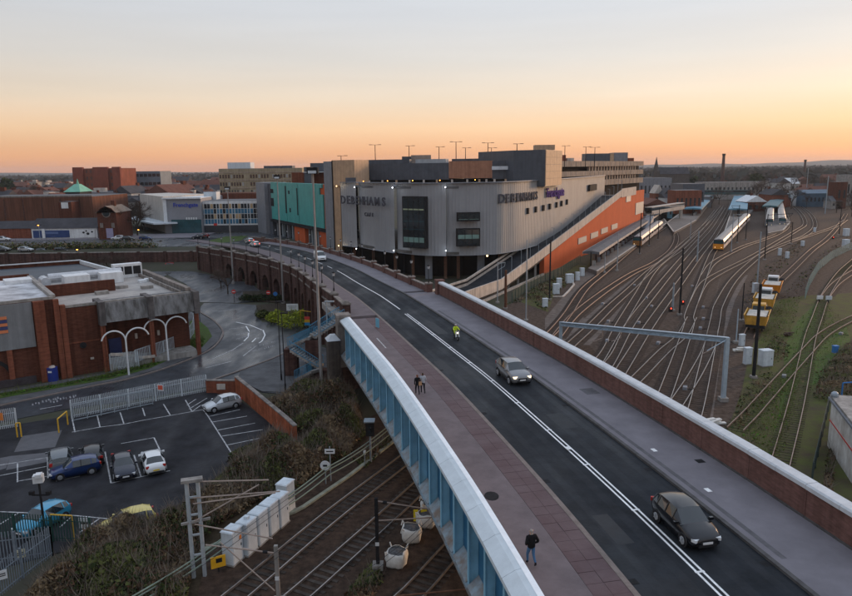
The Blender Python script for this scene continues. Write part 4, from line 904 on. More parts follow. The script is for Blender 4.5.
MB().box((0, 0, H+.35), (.65, .5, .55), .3).box((.2, -.25, H+.7), (.4, .5, .25), .3).build('camera_housing', white_m, t)

rw_ = thing('retaining_wall', 'dark brick retaining wall between the forecourt and the town street', 'wall'); MB().box((-101, 188.2, 2.1), (78, .8, 4.3)).build('wall', brick_dark, rw_); MB().box((-101, 188.2, 4.33), (78, 1.0, .16)).build('coping', stone, rw_)
for k in range(11): MB().box((-64-k*7.2, 187.75, 2.2), (.8, .5, 4.6)).build('buttress', brick_dark, rw_)
# ================================================================== high masts, signs, posts by the low road
def mast(px_, py_, ytop, label):
    p = at(px_, py_, 0); lo, hi = 1., 60.
    for _ in range(50):
        m_ = (lo+hi)/2
        if proj(p.x, p.y, m_)[1] > ytop: lo = m_
        else: hi = m_
    t = thing('lighting_mast', label, 'lighting mast', 'tall pale lighting masts', p); mm = mat('mast_grey', (.25, .24, .235), .6, .15, 1)
    MB().cyl((0, 0, 0), (0, 0, m_), .2, .09, 10).build('pole', mm, t); MB().cyl((0, 0, 0), (0, 0, .5), .4, .4, 10).build('base', mm, t)
    MB().box((0, 0, m_+.2), (1.2, .8, .7)).build('lamp_head', steel_dark, t); MB().box((0, -.43, m_+.05), (.9, .05, .3)).build('lens', cabinet_m, t)
mast(322, 396, 172.5, 'tall pale lighting mast rising out of the scrub by the blue girder end')
mast(283.5, 304, 178, 'tall pale lighting mast standing by the viaduct arches')
mast(233.5, 284, 189, 'tall pale lighting mast behind the bare tree before the viaduct')
def pole(label, px_, py_, h, r=.07, name='street_lamp_post', top=None):
    t = thing(name, label, 'post', None, at(px_, py_, .1)); MB().cyl((0, 0, 0), (0, 0, h), r, r*.7, 8).build('pole', steel_dark, t); MB().cyl((0, 0, 0), (0, 0, .8), r*1.6, r*1.6, 8).build('base', steel_dark, t)
    MB().box((.3, 0, h), (.9, .25, .14)).build('lamp_head', steel_dark, t); return t
pole('thin black lamp post at the bus lane, left of the pair', 281.5, 380, 10.0); pole('thin black lamp post at the bus lane, right of the pair', 285.5, 390, 9.4)
t = thing('lamp_column', 'pale grey lamp column rising beside the blue stair railings', 'lamp post', None, at(329, 374, .1)); MB().cyl((0, 0, 0), (0, 0, 9.5), .12, .08, 8).build('pole', steel, t); MB().box((.4, 0, 9.5), (1.2, .3, .15)).build('lamp_head', steel, t)
red_m = mat('sign_disc_red', (.55, .03, .025), .5, .05, 2); blue_m = mat('sign_disc_blue', (.03, .16, .42), .5, .05, 2)
def roadsign(label, px_, py_, m, h=2.5, bar=False):
    t = thing('road_sign', label, 'road sign', None, at(px_, py_, .1)); MB().cyl((0, 0, 0), (0, 0, h+.3), .05, .05, 6).build('post', steel_dark, t)
    MB().cyl((0, -.06, h), (0, -.10, h), .42, .42, 16).build('disc', m, t)
    if bar: MB().box((0, -.12, h), (.6, .02, .15)).build('bar', white_m, t)
roadsign('round red no entry sign on a post before the low hedge', 234.5, 303.5, red_m, 2.4, True); roadsign('small red round sign on a post by the hedge end', 269, 304, red_m, 2.3, True); roadsign('blue round sign on a post beside the planted bed', 276, 306, blue_m, 2.4)
t = thing('traffic_light', 'traffic light showing amber red at the building corner', 'traffic light', None, at(200, 322, .1)); MB().cyl((0, 0, 0), (0, 0, 2.3), .06, .06, 6).build('post', steel_dark, t); MB().box((0, 0, 2.7), (.35, .3, 1.0)).build('head', steel_dark, t); MB().ball((0, -.18, 3.0), .15).build('lens', lamp_orange, t)
t = thing('site_sign', 'white rectangular board over the yellow green shrubs', 'sign', None, at(293, 322, .1)); MB().box((0, 0, 2.6), (2.0, .08, 1.2)).build('board', white_m, t)
for s in (-.7, .7): MB().cyl((s, .08, 0), (s, .08, 3.1), .05).build('post', steel, t)
b = MB(); b.box((0, -.05, 2.8), (1.5, .02, .12)).box((0, -.05, 2.5), (1.2, .02, .1)).build('print', steel, t)
t = thing('height_barrier', 'yellow tubular height barrier beside the shrubs', 'barrier', None, at(301, 326, .1))
MB().cyl((0, 0, 0), (0, 0, 2.7), .07).build('post', MATS['barrier_yellow'], t); MB().cyl((0, 0, 2.7), (2.6, 0, 2.3), .07).build('arm', MATS['barrier_yellow'], t)
t = thing('banner_stand', 'small flag-striped red, yellow and blue display under the yellow barrier', 'display board', None, at(307.5, 328, .1))
for k, c_ in enumerate(((.6, .06, .05), (.65, .35, .03), (.03, .25, .5))): MB().box((0, 0, 1.7-.5*k), (.9, .06, .5)).build('stripe', mat('stripe%d' % k, c_, .6, .1, 2), t)
MB().box((0, .1, .9), (.1, .1, 1.8)).build('support', steel_dark, t)

# ---- stairs with blue railings from the bridge end to the low road
st = thing('access_stairs', 'footway stairs with blue railings climbing from low road to bridge', 'stairs')
rail_blue = mat('rail_blue', (.05, .22, .36), .5, .15, 2)
def flight(a, c, w_, m=concrete):
    d = (c-a); d.z = 0; L_ = d.length; d /= L_; n_ = Vector((-d.y, d.x, 0)); k = max(2, int(abs(c.z-a.z)/.17)) if abs(c.z-a.z) > .1 else 1
    for j in range(k):
        p0 = a.lerp(c, j/k); p1 = a.lerp(c, (j+1)/k); z = max(p0.z, p1.z) if k > 1 else a.z
        q = [p0-n_*w_/2, p1-n_*w_/2, p1+n_*w_/2, p0+n_*w_/2]; MB().prism([(v.x, v.y) for v in q], z-.35, z).build('step' if k > 1 else 'landing', m, st)
    for s in (-1, 1):
        b = MB(); o = n_*s*w_/2
        for r in (.15, 1.15): b.beam(a+o+Vector((0, 0, r)), c+o+Vector((0, 0, r)), .06, .06)
        nb_ = int(L_/.22)
        for j in range(nb_+1): p = a.lerp(c, j/nb_)+o; b.box((p.x, p.y, p.z+.65), (.045, .045, 1.0))
        b.build('railing', rail_blue, st)
s0 = at(345, 321, 7.4); s1 = at(316, 321, 6.0); s2 = at(292, 334, 3.6); s3 = at(320, 336, 2.9); s4 = at(294, 349, 1.2); s5 = at(330, 366, .15)
pA = Vector((-10.8, 86.4, 7.4)); pB = at(312, 336, 5.4); pC = at(291, 345, 4.0); pD = at(321, 366, 1.9); pE = at(300, 378, .2)
flight(pA, pB, 1.7); flight(pB, pC, 1.7); flight(pC+Vector((.5, -1.6, 0)), pD, 1.7); flight(pD+Vector((-.3, -1.6, 0)), pE, 1.7)
for p in (pB, pC, pD): MB().box((p.x, p.y, p.z/2-.2), (1.6, 1.4, max(.2, p.z-.4))).build('support', brick_dark, st)
# ================================================================== railway
def track(label, px, m=rail_m, sm=sleeper_m, z=.06, step=.68, grp='railway tracks', world=None, sl_len=2.4, bed=0.):
    pts = world or [at(p[0], p[1], z) for p in px]; pts = even(catmull(pts, 1.), 1.5); path = sided(pts)
    t = thing('railway_track', label, 'railway track', grp)
    for s in (-1, 1):
        MB().sweep(path, [(s*.755-.04, .04), (s*.755+.04, .04), (s*.755+.035, .20), (s*.755-.035, .20)]).build('rail', m, t)
    if bed: MB().sweep(path, [(-1.55, bed-.06), (1.55, bed-.06)], closed=False).build('track_bed', mat('track_bed', (.066, .046, .037), .95, .4, 1.8, col2=(.028, .020, .016), bump=.9, detail=12.), t)
    b = MB(); ev = sided(even(pts, step))
    for p, s_ in ev:
        if p.y > 330: break
        b.box((p.x+random.uniform(-.04, .04), p.y, p.z-.07+random.uniform(-.008, .012)), (.26, sl_len, .13), math.atan2(s_.y, s_.x)+math.pi/2)
    if b.v: b.build('sleepers', sm, t)['kind'] = 'stuff'
    return t
TR = [
 ('rusty track curving away nearest the long grey platform canopy', [(535, 352), (545, 340), (555, 330), (568, 314), (585, 289), (605, 272), (636, 246), (662, 229), (690, 211), (712, 198)], rail_rust),
 ('second track from the ramp, sweeping from the parapet to the bay platform', [(556, 338), (568.5, 322), (582, 309), (607, 290), (632, 274), (656, 262), (672, 249), (676, 236), (668, 222), (664, 214)], rail_rust),
 ('third track from the ramp, running diagonally up to the station throat', [(560, 356), (573.6, 343), (590, 328), (612, 306), (631, 289), (648, 273), (668, 257), (690, 238), (708, 222), (722, 206)], rail_m),
 ('fourth track from the ramp, bright rails crossing its neighbour', [(590, 372), (607, 352), (621, 324), (639, 294), (651, 274), (664, 261), (684, 247), (702, 228), (716, 210)], rail_m),
 ('fifth track from the ramp, straight bright rails to the station', [(600, 376), (611, 360), (632, 322), (657.5, 289), (679, 263), (696, 244), (712, 226), (724, 208)], rail_m),
 ('middle track passing the red signal lamps', [(616, 380), (629, 359), (651.6, 323), (680, 283), (700, 255), (716, 234), (728, 212), (731, 202)], rail_m),
 ('track under the commuter train with orange front', [(652, 420), (665, 395), (689, 326), (689.5, 315), (701, 284), (709, 262), (716, 249), (734, 232), (747, 218), (752, 206)], rail_m),
 ('crossover track slanting left under the gantry beam', [(618, 398), (637.5, 379), (664, 352), (682, 336), (692, 318)], rail_m),
 ('curving track right of the train, along the pale cess path', [(684, 440), (695, 412), (706, 365), (715, 322), (719, 305), (733, 281), (750, 264), (766, 252), (790, 242), (806.4, 235), (815, 226), (811, 215), (800, 206), (792, 200)], rail_m),
 ('crossover track slanting right to left beneath the gantry post', [(668, 416), (678, 402), (696, 374), (709, 348), (713, 330)], rail_m),
 ('branch track leaving the train line and curving right', [(693, 305), (701, 288), (708.5, 280), (726, 270), (748, 259), (770, 246.5), (796, 231), (805, 224), (801, 214), (791, 204)], rail_m),
 ('upper bay track curving round the small platform', [(704, 276), (715, 262), (742, 247.5), (762, 240.5), (780, 233), (788, 225), (786, 214)], rail_m),
 ('siding with the orange and yellow track machines on it', [(748, 338), (757, 318), (770, 292), (793, 269), (812, 250.5), (828, 238), (840, 224), (846, 214)], rail_rust),
 ('link track from the right curve to the far siding', [(790, 242), (812, 235), (836, 226.5), (846, 220)], rail_m),
 ('overgrown siding among green moss, straight and steep', [(770, 500), (781, 461.5), (797, 400), (810, 339), (817, 318.5), (824, 299), (832, 285), (842.6, 271), (856, 259)], rail_rust),
 ('rusty track curving across the moss siding to the right edge', [(735, 430), (752, 413), (763.5, 400), (805, 354), (825, 334), (852, 319), (880, 308)], rail_rust),
 ('short far siding at the right edge behind the green fence', [(826, 296), (836, 284), (852, 273), (872, 262)], rail_rust),
]
for kt, (lab, px, m) in enumerate(TR):
    moss = 'moss' in lab
    track(lab, px, m, mat('sleeper_moss', (.075, .075, .035), .95, .4, .9, col2=(.05, .04, .03)) if moss else sleeper_m, z=.06, bed=0. if moss else .034+.0012*kt)
lt1 = [(190, 634), (238, 596), (327.7, 520.4), (400, 464), (445, 428)]
lt2 = [(258, 630), (300, 596), (392.6, 513), (430, 478), (480, 435)]
lt3 = [(368, 634), (413.5, 594), (452.5, 550), (500, 500)]
for lab, px in (('near track passing the row of grey cabinets, under the blue girder', lt1), ('second track under the blue girder beside the white bags', lt2), ('third track in the bottom cutting, nearest the girder foot', lt3)):
    track(lab, px, rail_m, mat('sleeper_concrete', (.10, .085, .075), .9, .4, .7, col2=(.035, .028, .024)) if 'second' in lab else sleeper_dark, z=.06, step=.66, grp='tracks in the cutting')
# pale concrete cable trough and cables
tr = [at(*p, .03) for p in ((80, 606), (120, 590), (200, 552), (300, 510), (350, 476), (400, 437))]
t = thing('cable_trough', 'pale mossy concrete cable trough running along the cutting', 'cable trough'); 
tv = sided(even(tr, 1.0))
for i in range(len(tv)-1): MB().sweep([(tv[i][0], tv[i][1]), (tv[i+1][0]*.99+tv[i][0]*.01, tv[i+1][1])], [(-.17, 0), (.17, 0), (.17, .16), (-.17, .16)]).build('trough_lid', mat('trough', (.25, .26, .21), .9, .3, 1.5), t)
cable_m = mat('cable_green', (.20, .25, .20), .6, .15, 1)
for k, (a, c) in enumerate((((126, 600, 1.5), (386, 428, 2.2)), ((132, 600, 1.2), (388, 430, 1.9)), ((140, 602, .9), (390, 434, 1.6)))):
    A, C_ = at(*a), at(*c); pts = [A.lerp(C_, j/24)-Vector((0, 0, .25*math.sin(math.pi*((j*3/24) % 1)))) for j in range(25)]
    tag(MB().tube(pts, .05, 5).build('cable', cable_m), ('uppermost of the three cables strung along the cutting edge', 'middle of the three cables strung along the cutting edge', 'lowest of the three cables strung along the cutting edge')[k], 'cable', 'cables along the cutting')
# lineside cabinets
def cabinet(label, px_, py_, h, wx, wy, rz, m=cabinet_m, grp='grey lineside cabinets'):
    t = thing('equipment_cabinet', label, 'cabinet', grp, at(px_, py_, .03), rz)
    MB().box((0, 0, h/2), (wx, wy, h)).build('body', m, t); MB().box((0, 0, h+.04), (wx+.12, wy+.12, .08), 0, .9).build('lid', m, t); MB().box((0, 0, .04), (wx+.1, wy+.1, .1)).build('plinth', concrete, t)
    MB().box((0, -wy/2-.012, h/2), (wx-.14, .02, h-.2)).build('door', m, t); MB().box((wx*.3, -wy/2-.035, h*.5), (.05, .03, .2)).build('handle', steel_dark, t)
    return t
rz_c = math.atan2(*(lambda d: (d.y, d.x))(at(288, 513, 0)-at(235, 560, 0)))
for k, (x, y) in enumerate(((233.5, 561), (248, 551.5), (259.5, 541.5), (270.5, 532), (280.5, 524))):
    c = cabinet(('grey steel cabinet with orange sticker, nearest in the lineside row', 'second grey steel cabinet in the lineside row', 'third grey steel cabinet in the lineside row, the middle one', 'fourth grey steel cabinet in the lineside row', 'fifth grey steel cabinet, far end of the lineside row')[k], x, y, 2.35, 1.15, .85, rz_c)
    if k == 0: MB().box((.3, -.46, 1.7), (.22, .02, .3)).build('sticker', MATS['sign_orange'], c)
    if k == 1: MB().box((.1, 0, 2.5), (.3, .3, .25)).build('vent', cabinet_m, c)
cabinet('single grey steel cabinet standing behind the far end of the row', 286.5, 511, 2.4, 1.2, .9, rz_c)
t = thing('warning_board', 'small orange yellow warning board low beside the first cabinet', 'sign', None, at(219, 572, .03), .5); MB().box((0, 0, .75), (.95, .05, .8)).build('board', mat('board_yellow', (.75, .40, .02), .5, .1, 2), t); MB().cyl((0, .05, 0), (0, .05, .5), .05).build('post', steel_dark, t); MB().box((.05, -.03, .85), (.4, .02, .3)).build('symbol', steel_dark, t)
# overhead-line masts in the cutting
mast_m = mat('mast_steel', (.40, .44, .47), .55, .15, 2, metal=.2); cant = mat('cantilever', (.32, .25, .21), .6, .2, 2)
t = thing('overhead_mast', 'twin-leg steel overhead line mast beside the grey cabinets', 'mast', 'overhead line masts', at(199, 578, 0)); H = 6.7
MB().box((-.32, 0, H/2), (.2, .2, H)).build('leg', mast_m, t); MB().box((.32, .22, H/2), (.2, .2, H)).build('leg', mast_m, t)
for z in (1.6, 3.0, 4.4, 5.6): MB().beam((-.38, 0, z), (.38, .25, z), .08, .12).build('batten', mast_m, t)
MB().box((0, .1, H+.08), (1.3, .5, .18), .3).build('head', concrete, t)
for z, ex, ey, ez in ((H, 4.6, 1.2, -.5), (H-1.1, 5.2, 1.6, -.4), (H-1.5, 5.0, 1.2, .1), (H-2.9, 5.0, -.3, -.9), (H-2.7, 3.8, 1.8, 1.6)):
    MB().cyl((0, 0, z), (ex, ey, z+ez), .05, .05, 5).build('arm', cant, t)
MB().beam((-.8, -.2, H-2.8), (.9, .4, H-2.7), .14, .14).build('cross_bar', concrete, t)
def ohm(label, px_, py_, H, m, arms):
    t = thing('overhead_mast', label, 'mast', 'overhead line masts', at(px_, py_, 0)); MB().box((0, 0, H/2), (.22, .22, H)).build('post', m, t); MB().box((0, 0, .15), (.7, .7, .4)).build('footing', concrete, t)
    for a, c in arms: MB().cyl(a, c, .045, .045, 5).build('arm', cant, t)
    MB().box((0, -.13, 1.8), (.25, .02, .25)).build('plate', white_m, t)
    for a, c in arms[:1]: v = Vector(a).lerp(Vector(c), .15); MB().cyl(v-Vector((.15, 0, 0)), v+Vector((.15, 0, 0)), .10, .10, 6).build('insulator', steel_dark, t)
ohm('short pale overhead mast at the bottom edge, with arms to the left', 279, 604, 3.9, concrete, [((0, 0, 3.4), (-4.6, 1.2, 3.3)), ((-.2, 0, .9), (-3.8, 1.6, 3.2)), ((0, 0, 3.3), (-2.2, .7, 3.35))])
ohm('dark overhead mast between the tracks beside the white bags', 378, 568, 5.0, steel_dark, [((0, 0, 4.8), (3.6, 1.0, 3.6)), ((0, 0, 3.4), (3.7, .9, 3.1)), ((3.6, 1.0, 3.6), (3.7, .9, 3.1))])
# signals and small boards by the cutting
t = thing('rail_signal', 'dark railway signal head on a post under the bridge end', 'signal', None, at(371, 462, 0)); MB().cyl((0, 0, 0), (0, 0, 2.6), .09).build('post', steel, t); MB().box((0, 0, 3.3), (.75, .5, 1.5)).build('head', steel_dark, t); MB().box((0, -.4, 4.1), (.95, .95, .1)).build('hood', steel, t)
for z in (3.0, 3.4, 3.8): MB().cyl((0, -.26, z), (0, -.34, z), .13, .15, 8).build('lens', glass_dark, t)
t = thing('lineside_sign', 'white rectangular board on a tall post by the scrub', 'sign', None, at(331, 481, 0)); MB().cyl((0, 0, 0), (0, 0, 3.1), .05).build('post', steel, t); MB().box((0, -.05, 2.7), (.85, .03, .42)).build('board', white_m, t); MB().box((0, -.075, 2.7), (.6, .01, .1)).build('print', steel_dark, t)
t = thing('lineside_sign', 'white round speed disc on a low post by the scrub', 'sign', None, at(326, 484, 0)); MB().cyl((0, 0, 0), (0, 0, 1.4), .05).build('post', steel, t); MB().cyl((0, -.06, 1.7), (0, -.1, 1.7), .42, .42, 16).build('disc', white_m, t); MB().box((0, -.115, 1.7), (.35, .01, .16)).build('print', steel_dark, t)
t = thing('lineside_sign', 'small white marker post near the signal', 'marker', None, at(365, 466, 0)); MB().cyl((0, 0, 0), (0, 0, 1.2), .04).build('post', steel, t); MB().box((0, 0, 1.3), (.22, .08, .4)).build('plate', white_m, t)
# white bulk bags
bag_m = mat('bag_white', (.62, .61, .58), .85, .12, 3, bump=.4); gravel_m = mat('bag_gravel', (.12, .12, .125), .95, .4, 6, bump=.8)
def bag(label, px_, py_, k, full=True):
    t = thing('bulk_bag', label, 'bulk bag', 'white bulk bags beside the track', at(px_, py_, .03), random.uniform(0, 1.5)); n_ = 16; b = MB(); rows = [(0, .42), (.12, .50), (.45, .56), (.75, .54), (.88, .50), (.90, .44)]; vs = []
    rr = random.Random(k)
    for z, r in rows:
        for i in range(n_):
            a = 2*math.pi*i/n_; q = (abs(math.cos(a))**4+abs(math.sin(a))**4)**-.25; w_ = 1+.09*math.sin(a*5+k*2+z*6)+rr.uniform(-.03, .03)
            vs.append((r*q*w_*math.cos(a), r*q*w_*math.sin(a), z*(1+.06*math.sin(a*3+k))))
    fs = [(j*n_+i, j*n_+(i+1) % n_, (j+1)*n_+(i+1) % n_, (j+1)*n_+i) for j in range(len(rows)-1) for i in range(n_)]; fs.append(tuple(range(n_))[::-1])
    b.add(vs, fs).build('sack', bag_m, t, smooth=True)
    b = MB(); vs = [(0, 0, .93)]+[(.46*((abs(math.cos(a))**4+abs(math.sin(a))**4)**-.25)*math.cos(a), .46*((abs(math.cos(a))**4+abs(math.sin(a))**4)**-.25)*math.sin(a), .82) for a in [2*math.pi*i/16 for i in range(16)]]
    b.add(vs, [(0, i, i % 16+1) for i in range(1, 17)]).build('gravel_fill', gravel_m, t)
    for s in ((-.4, -.4), (.4, -.4), (.4, .4), (-.4, .4)): MB().tube([(s[0], s[1], .85), (s[0]*1.25, s[1]*1.25, 1.05), (s[0]*1.45, s[1]*1.1, .75)], .035, 5).build('lifting_loop', bag_m, t)
    t.scale = (1.25, 1.25, 1.15); return t
bag('white bulk bag of grey gravel, nearest to the mast', 397, 564.5, 1); bag('white bulk bag of gravel, second from the mast', 411.5, 540, 2); bag('white bulk bag under the blue girder edge, in front', 427, 525, 3); bag('white bulk bag under the blue girder, furthest back', 430, 514, 4)
t = thing('speed_board', 'yellow speed board between the bulk bags', 'sign', None, at(420, 524, .05)); MB().box((-.3, 0, .7), (.35, .05, .9)).box((.3, 0, .7), (.45, .05, .9)).build('figures', mat('speed_yellow', (.72, .55, .03), .5, .1, 2), t); MB().cyl((0, .05, 0), (0, .05, .6), .04).build('post', steel_dark, t)
pA_, pB_ = at(396, 596, 1.2), at(478, 588, 1.9); tag(MB().cyl(pA_, pB_, .05, .05, 6).build('conductor_bar', rust), 'thin brown bar crossing the bottom of the cutting beneath the girder', 'bar')

# ================================================================== right-hand yard furniture
# portal gantry behind the parapet
gA, gB = at(560, 352, 0), at(723, 401, 0)
topz = onl(727, 337.5, gB+Vector((-.01, 0, 0)), gB+Vector((.01, 0, 0))).z
gan = thing('portal_gantry', 'pale blue-grey portal gantry spanning the tracks behind the parapet', 'gantry')
gst = mat('gantry_paint', (.36, .44, .51), .5, .12, 2, metal=.15)
gA2 = onl(561, 322, gA, gB); gA = Vector((gA2.x, gA2.y, 0)); tzA = gA2.z
MB().box((gB.x, gB.y, topz/2), (.42, .42, topz)).build('leg', gst, gan); MB().box((gA.x, gA.y, tzA/2), (.42, .42, tzA)).build('leg', gst, gan)
a, c = Vector((gA.x, gA.y, tzA)), Vector((gB.x, gB.y, topz)); MB().beam(a, c, .5, .08).build('beam_top', gst, gan); MB().beam(a-Vector((0, 0, .5)), c-Vector((0, 0, .5)), .5, .08).build('beam_bottom', gst, gan)
b = MB(); n_ = 26
for k in range(n_): b.beam(a.lerp(c, k/n_)-Vector((0, 0, .5*(k % 2))), a.lerp(c, (k+1)/n_)-Vector((0, 0, .5*((k+1) % 2))), .34, .07)
b.build('lacing', gst, gan); MB().beam(a-Vector((0, 0, .25)), c-Vector((0, 0, .25)), .10, .46).build('beam_web', gst, gan)
MB().box((gB.x, gB.y, .2), (.9, .9, .5)).build('footing', concrete, gan)
for f_, dz in ((.3, 1.1), (.42, .8), (.93, 1.0)): p = a.lerp(c, f_); MB().cyl(p-Vector((0, 0, .55)), p-Vector((0, 0, .55+dz)), .06).cyl(p-Vector((0, 0, .55+dz)), p-Vector((1.3, .5, .9+dz)), .045).build('dropper', cant, gan)
MB().cyl(c-Vector((0, 0, .2)), c+Vector((-2.4, -.6, -1.3)), .05).build('brace', gst, gan)
# poles
def ymast(label, px_, py_, ytop, m, r=.14, wood=False, arm=None):
    p = at(px_, py_, 0); lo, hi = 1., 60.
    for _ in range(50):
        m_ = (lo+hi)/2
        if proj(p.x, p.y, m_)[1] > ytop: lo = m_
        else: hi = m_
    t = thing('trackside_mast', label, 'mast', 'masts among the tracks', p); MB().cyl((0, 0, 0), (0, 0, m_), r*1.15, r*.85, 8).build('post', m, t); MB().box((0, 0, .15), (.7, .7, .35)).build('footing', concrete, t)
    if arm: MB().beam((0, 0, m_-.3), (arm, arm*.3, m_-.15), .12, .12).cyl((0, 0, m_-1.6), (arm*.9, arm*.27, m_-.9), .05, .05, 5).cyl((arm*.9, arm*.27, m_-.9), (arm, arm*.3, m_-.15), .05, .05, 5).build('arm', m, t)
YM = ((753.5, 378, 284, steel_dark, .20, None, 'thick black pole standing by the white cabinets'), (505.5, 309, 270, wood_brown, .24, None, 'thick rusty brown pole beside the ramp foot'), (549.5, 300, 240, steel_dark, .16, None, 'black pole at the foot of the orange wall'),
      (526, 321, 240, steel, .1, None, 'slim grey pole in front of the ramp'), (497.5, 303, 262, steel, .09, 1.5, 'slim grey lamp pole beside the parapet end'), (679.5, 315, 248, steel_dark, .17, None, 'black mast standing left of the red signal lamps'),
      (672.5, 311, 283, steel, .18, None, 'short grey post with signal wire boxes in mid yard'), (697, 262, 231, steel, .2, None, 'grey lattice mast left of the orange-fronted train'), (741.5, 321, 283, steel_dark, .1, None, 'dark slim post by the cess path'),
      (736, 343, 309, gst, .09, None, 'light blue post beside the gantry leg'), (757, 285, 232, steel, .15, None, 'grey blue mast at the curve of the right tracks'), (764.5, 260, 214, steel_dark, .13, 8, 'black mast with long arm by the bay platform'),
      (791, 244, 222, steel_dark, .13, -3, 'black mast beside the curved bay track'), (737, 243, 205, steel_dark, .13, -3, 'dark mast behind the orange-fronted train, middle'), (745.5, 240, 203, steel_dark, .13, 3, 'dark mast behind the orange-fronted train, right'),
      (731, 252, 214, steel, .13, 3, 'pale mast beside the train cars'), (639.5, 254, 213, steel_dark, .16, 4, 'dark portal mast left of the small train'), (649, 246, 214, steel_dark, .13, None, 'dark mast right of the small train'), (658, 240, 207, steel_dark, .13, None, 'dark mast by the footbridge'),
      (690, 240, 220, steel, .13, None, 'pale mast by the island platform end'), (617, 271, 233, steel, .12, None, 'grey mast on the long platform'), (604.5, 273, 252, steel, .1, None, 'short grey mast at the platform ramp'), (839, 235, 207, steel_dark, .14, 3, 'dark mast at the right edge by the far siding'),
      (825, 214, 176, steel, .25, None, 'tall pale blue floodlight mast far right'), (806, 196, 168, steel, .22, None, 'tall pale floodlight mast in the far yard'))
for x, y, yt, m, r, arm, lab in YM: ymast(lab, x, y, yt, m, r, arm=arm)
# white and grey boxes in the yard
def ybox(label, px_, py_, h, wx, rz=.2, m=cabinet_m): return cabinet(label, px_, py_, h, wx, wx*.7, rz, m, 'trackside boxes')
for x, y, h, w_, lab in ((747, 364, 2.2, .9, 'slim white cabinet just left of the thick black pole'), (765, 365.5, 2.1, 1.5, 'wide white cabinet right of the thick black pole'), (741.5, 346, 1.7, .7, 'narrow pale cabinet behind the gantry leg'), (545, 307, 1.6, .9, 'small pale cabinet at the end of the moss strip'),
                        (556, 294, 2.1, 1.2, 'pale cabinet in front of the white trough'), (559, 288, 2.1, 1.0, 'second pale cabinet behind the white trough'), (569.5, 283, 2.0, 1.6, 'wide pale cabinet near the platform end'), (577.5, 280.5, 1.9, .9, 'pale cabinet beside the platform ramp'), (582, 276, 1.9, 1.0, 'grey cabinet against the platform ramp'),
                        (779.5, 255.5, 2.0, .8, 'white cabinet with red base among the right tracks'), (787, 258.5, 1.8, .9, 'bent grey cabinet beside the red-based one'), (802.5, 246, 1.6, .9, 'small pale cabinet by the siding'), (755, 293, 2.0, 1.0, 'grey cabinet near the orange machine'), (846, 236, 2.6, 1.8, 'white cabinet at the right edge, upper'),
                        (845.5, 248, 2.6, 1.8, 'white cabinet at the right edge, lower'), (814.5, 232, 1.6, .8, 'small white box in the curve of the tracks'), (835, 353, 1.0, .7, 'small blue box in the grass by the bush')):
    ybox(lab, x, y, h, w_, m=cabinet_m if 'blue' not in lab else blue_m)
for x, y, lab in ((670.5, 311.5, 'lower of two red signal lamps among the tracks'), (682.5, 304.5, 'upper of two red signal lamps among the tracks'), (833, 239, 'single red lamp on the ground by the far siding')):
    t = thing('ground_signal', lab, 'signal', 'red ground signals', at(x, y, .03)); MB().box((0, 0, .4), (.6, .5, .8)).build('case', steel_dark, t); MB().ball((0, -.22, .6), .15).build('lens', lamp_red, t)
for x, y, lab in ((819.5, 302, 'white buffer plate on the moss siding'), (828.5, 302.5, 'pale blue buffer plate beside the white one')):
    t = thing('buffer_stop', lab, 'buffer stop', 'buffer plates', at(x, y, .05)); MB().box((0, 0, .9), (1.1, .2, .7)).build('plate', white_m if x < 825 else cabinet_m, t); MB().box((0, .2, .35), (.2, .2, .7)).build('post', steel_dark, t)
tr2 = [at(*p, .03) for p in ((553, 297), (563, 297), (569, 291), (574, 285), (573, 283))]; t = thing('cable_trough', 'white concrete trough bending round the pale cabinets', 'cable trough'); tv = sided(even(tr2, .9))
for i in range(len(tv)-1): MB().sweep([tv[i], (tv[i+1][0]*.985+tv[i][0]*.015, tv[i+1][1])], [(-.2, 0), (.2, 0), (.2, .18), (-.2, .18)]).build('trough_lid', concrete_pale, t)
for x, y, lab in ((787, 336, 'rusty sleeper pile lying in the grass'), (740, 351, 'white torn sacking heap behind the gantry leg'), (715, 424, 'white sheet on the ground beyond the parapet')):
    t = thing('debris_heap', lab, 'debris', None, at(x, y, .03), .3); mm = bag_m if 'white' in lab else sleeper_m
    for k in range(5): MB().box((random.uniform(-.5, .5), random.uniform(-.3, .3), .12+.1*k), (random.uniform(.8, 1.6), .4, .14), random.uniform(-.3, .3)).build('piece', mm, t)
palisade('palisade_fence', 'green-grey palisade fence curving along the right sidings', [(805, 299), (809, 287), (818, 271), (832, 259), (846, 252), (862, 245)], .03, 2.3, mat('fence_sage', (.20, .27, .26), .6, .2, 1), .25)
palisade('palisade_fence', 'dark green fence along the foot of the ramp', [(512, 303), (525, 293), (540, 284), (560, 276.5), (580, 263)], .03, 2.2, MATS['fence_green'], .25)
palisade('palisade_fence', 'thin dark fence beside the white shed', [(812, 480), (818, 455), (828, 412)], .03, 1.6, mat('fence_dark', (.04, .06, .06), .7, .2, 1), .25)
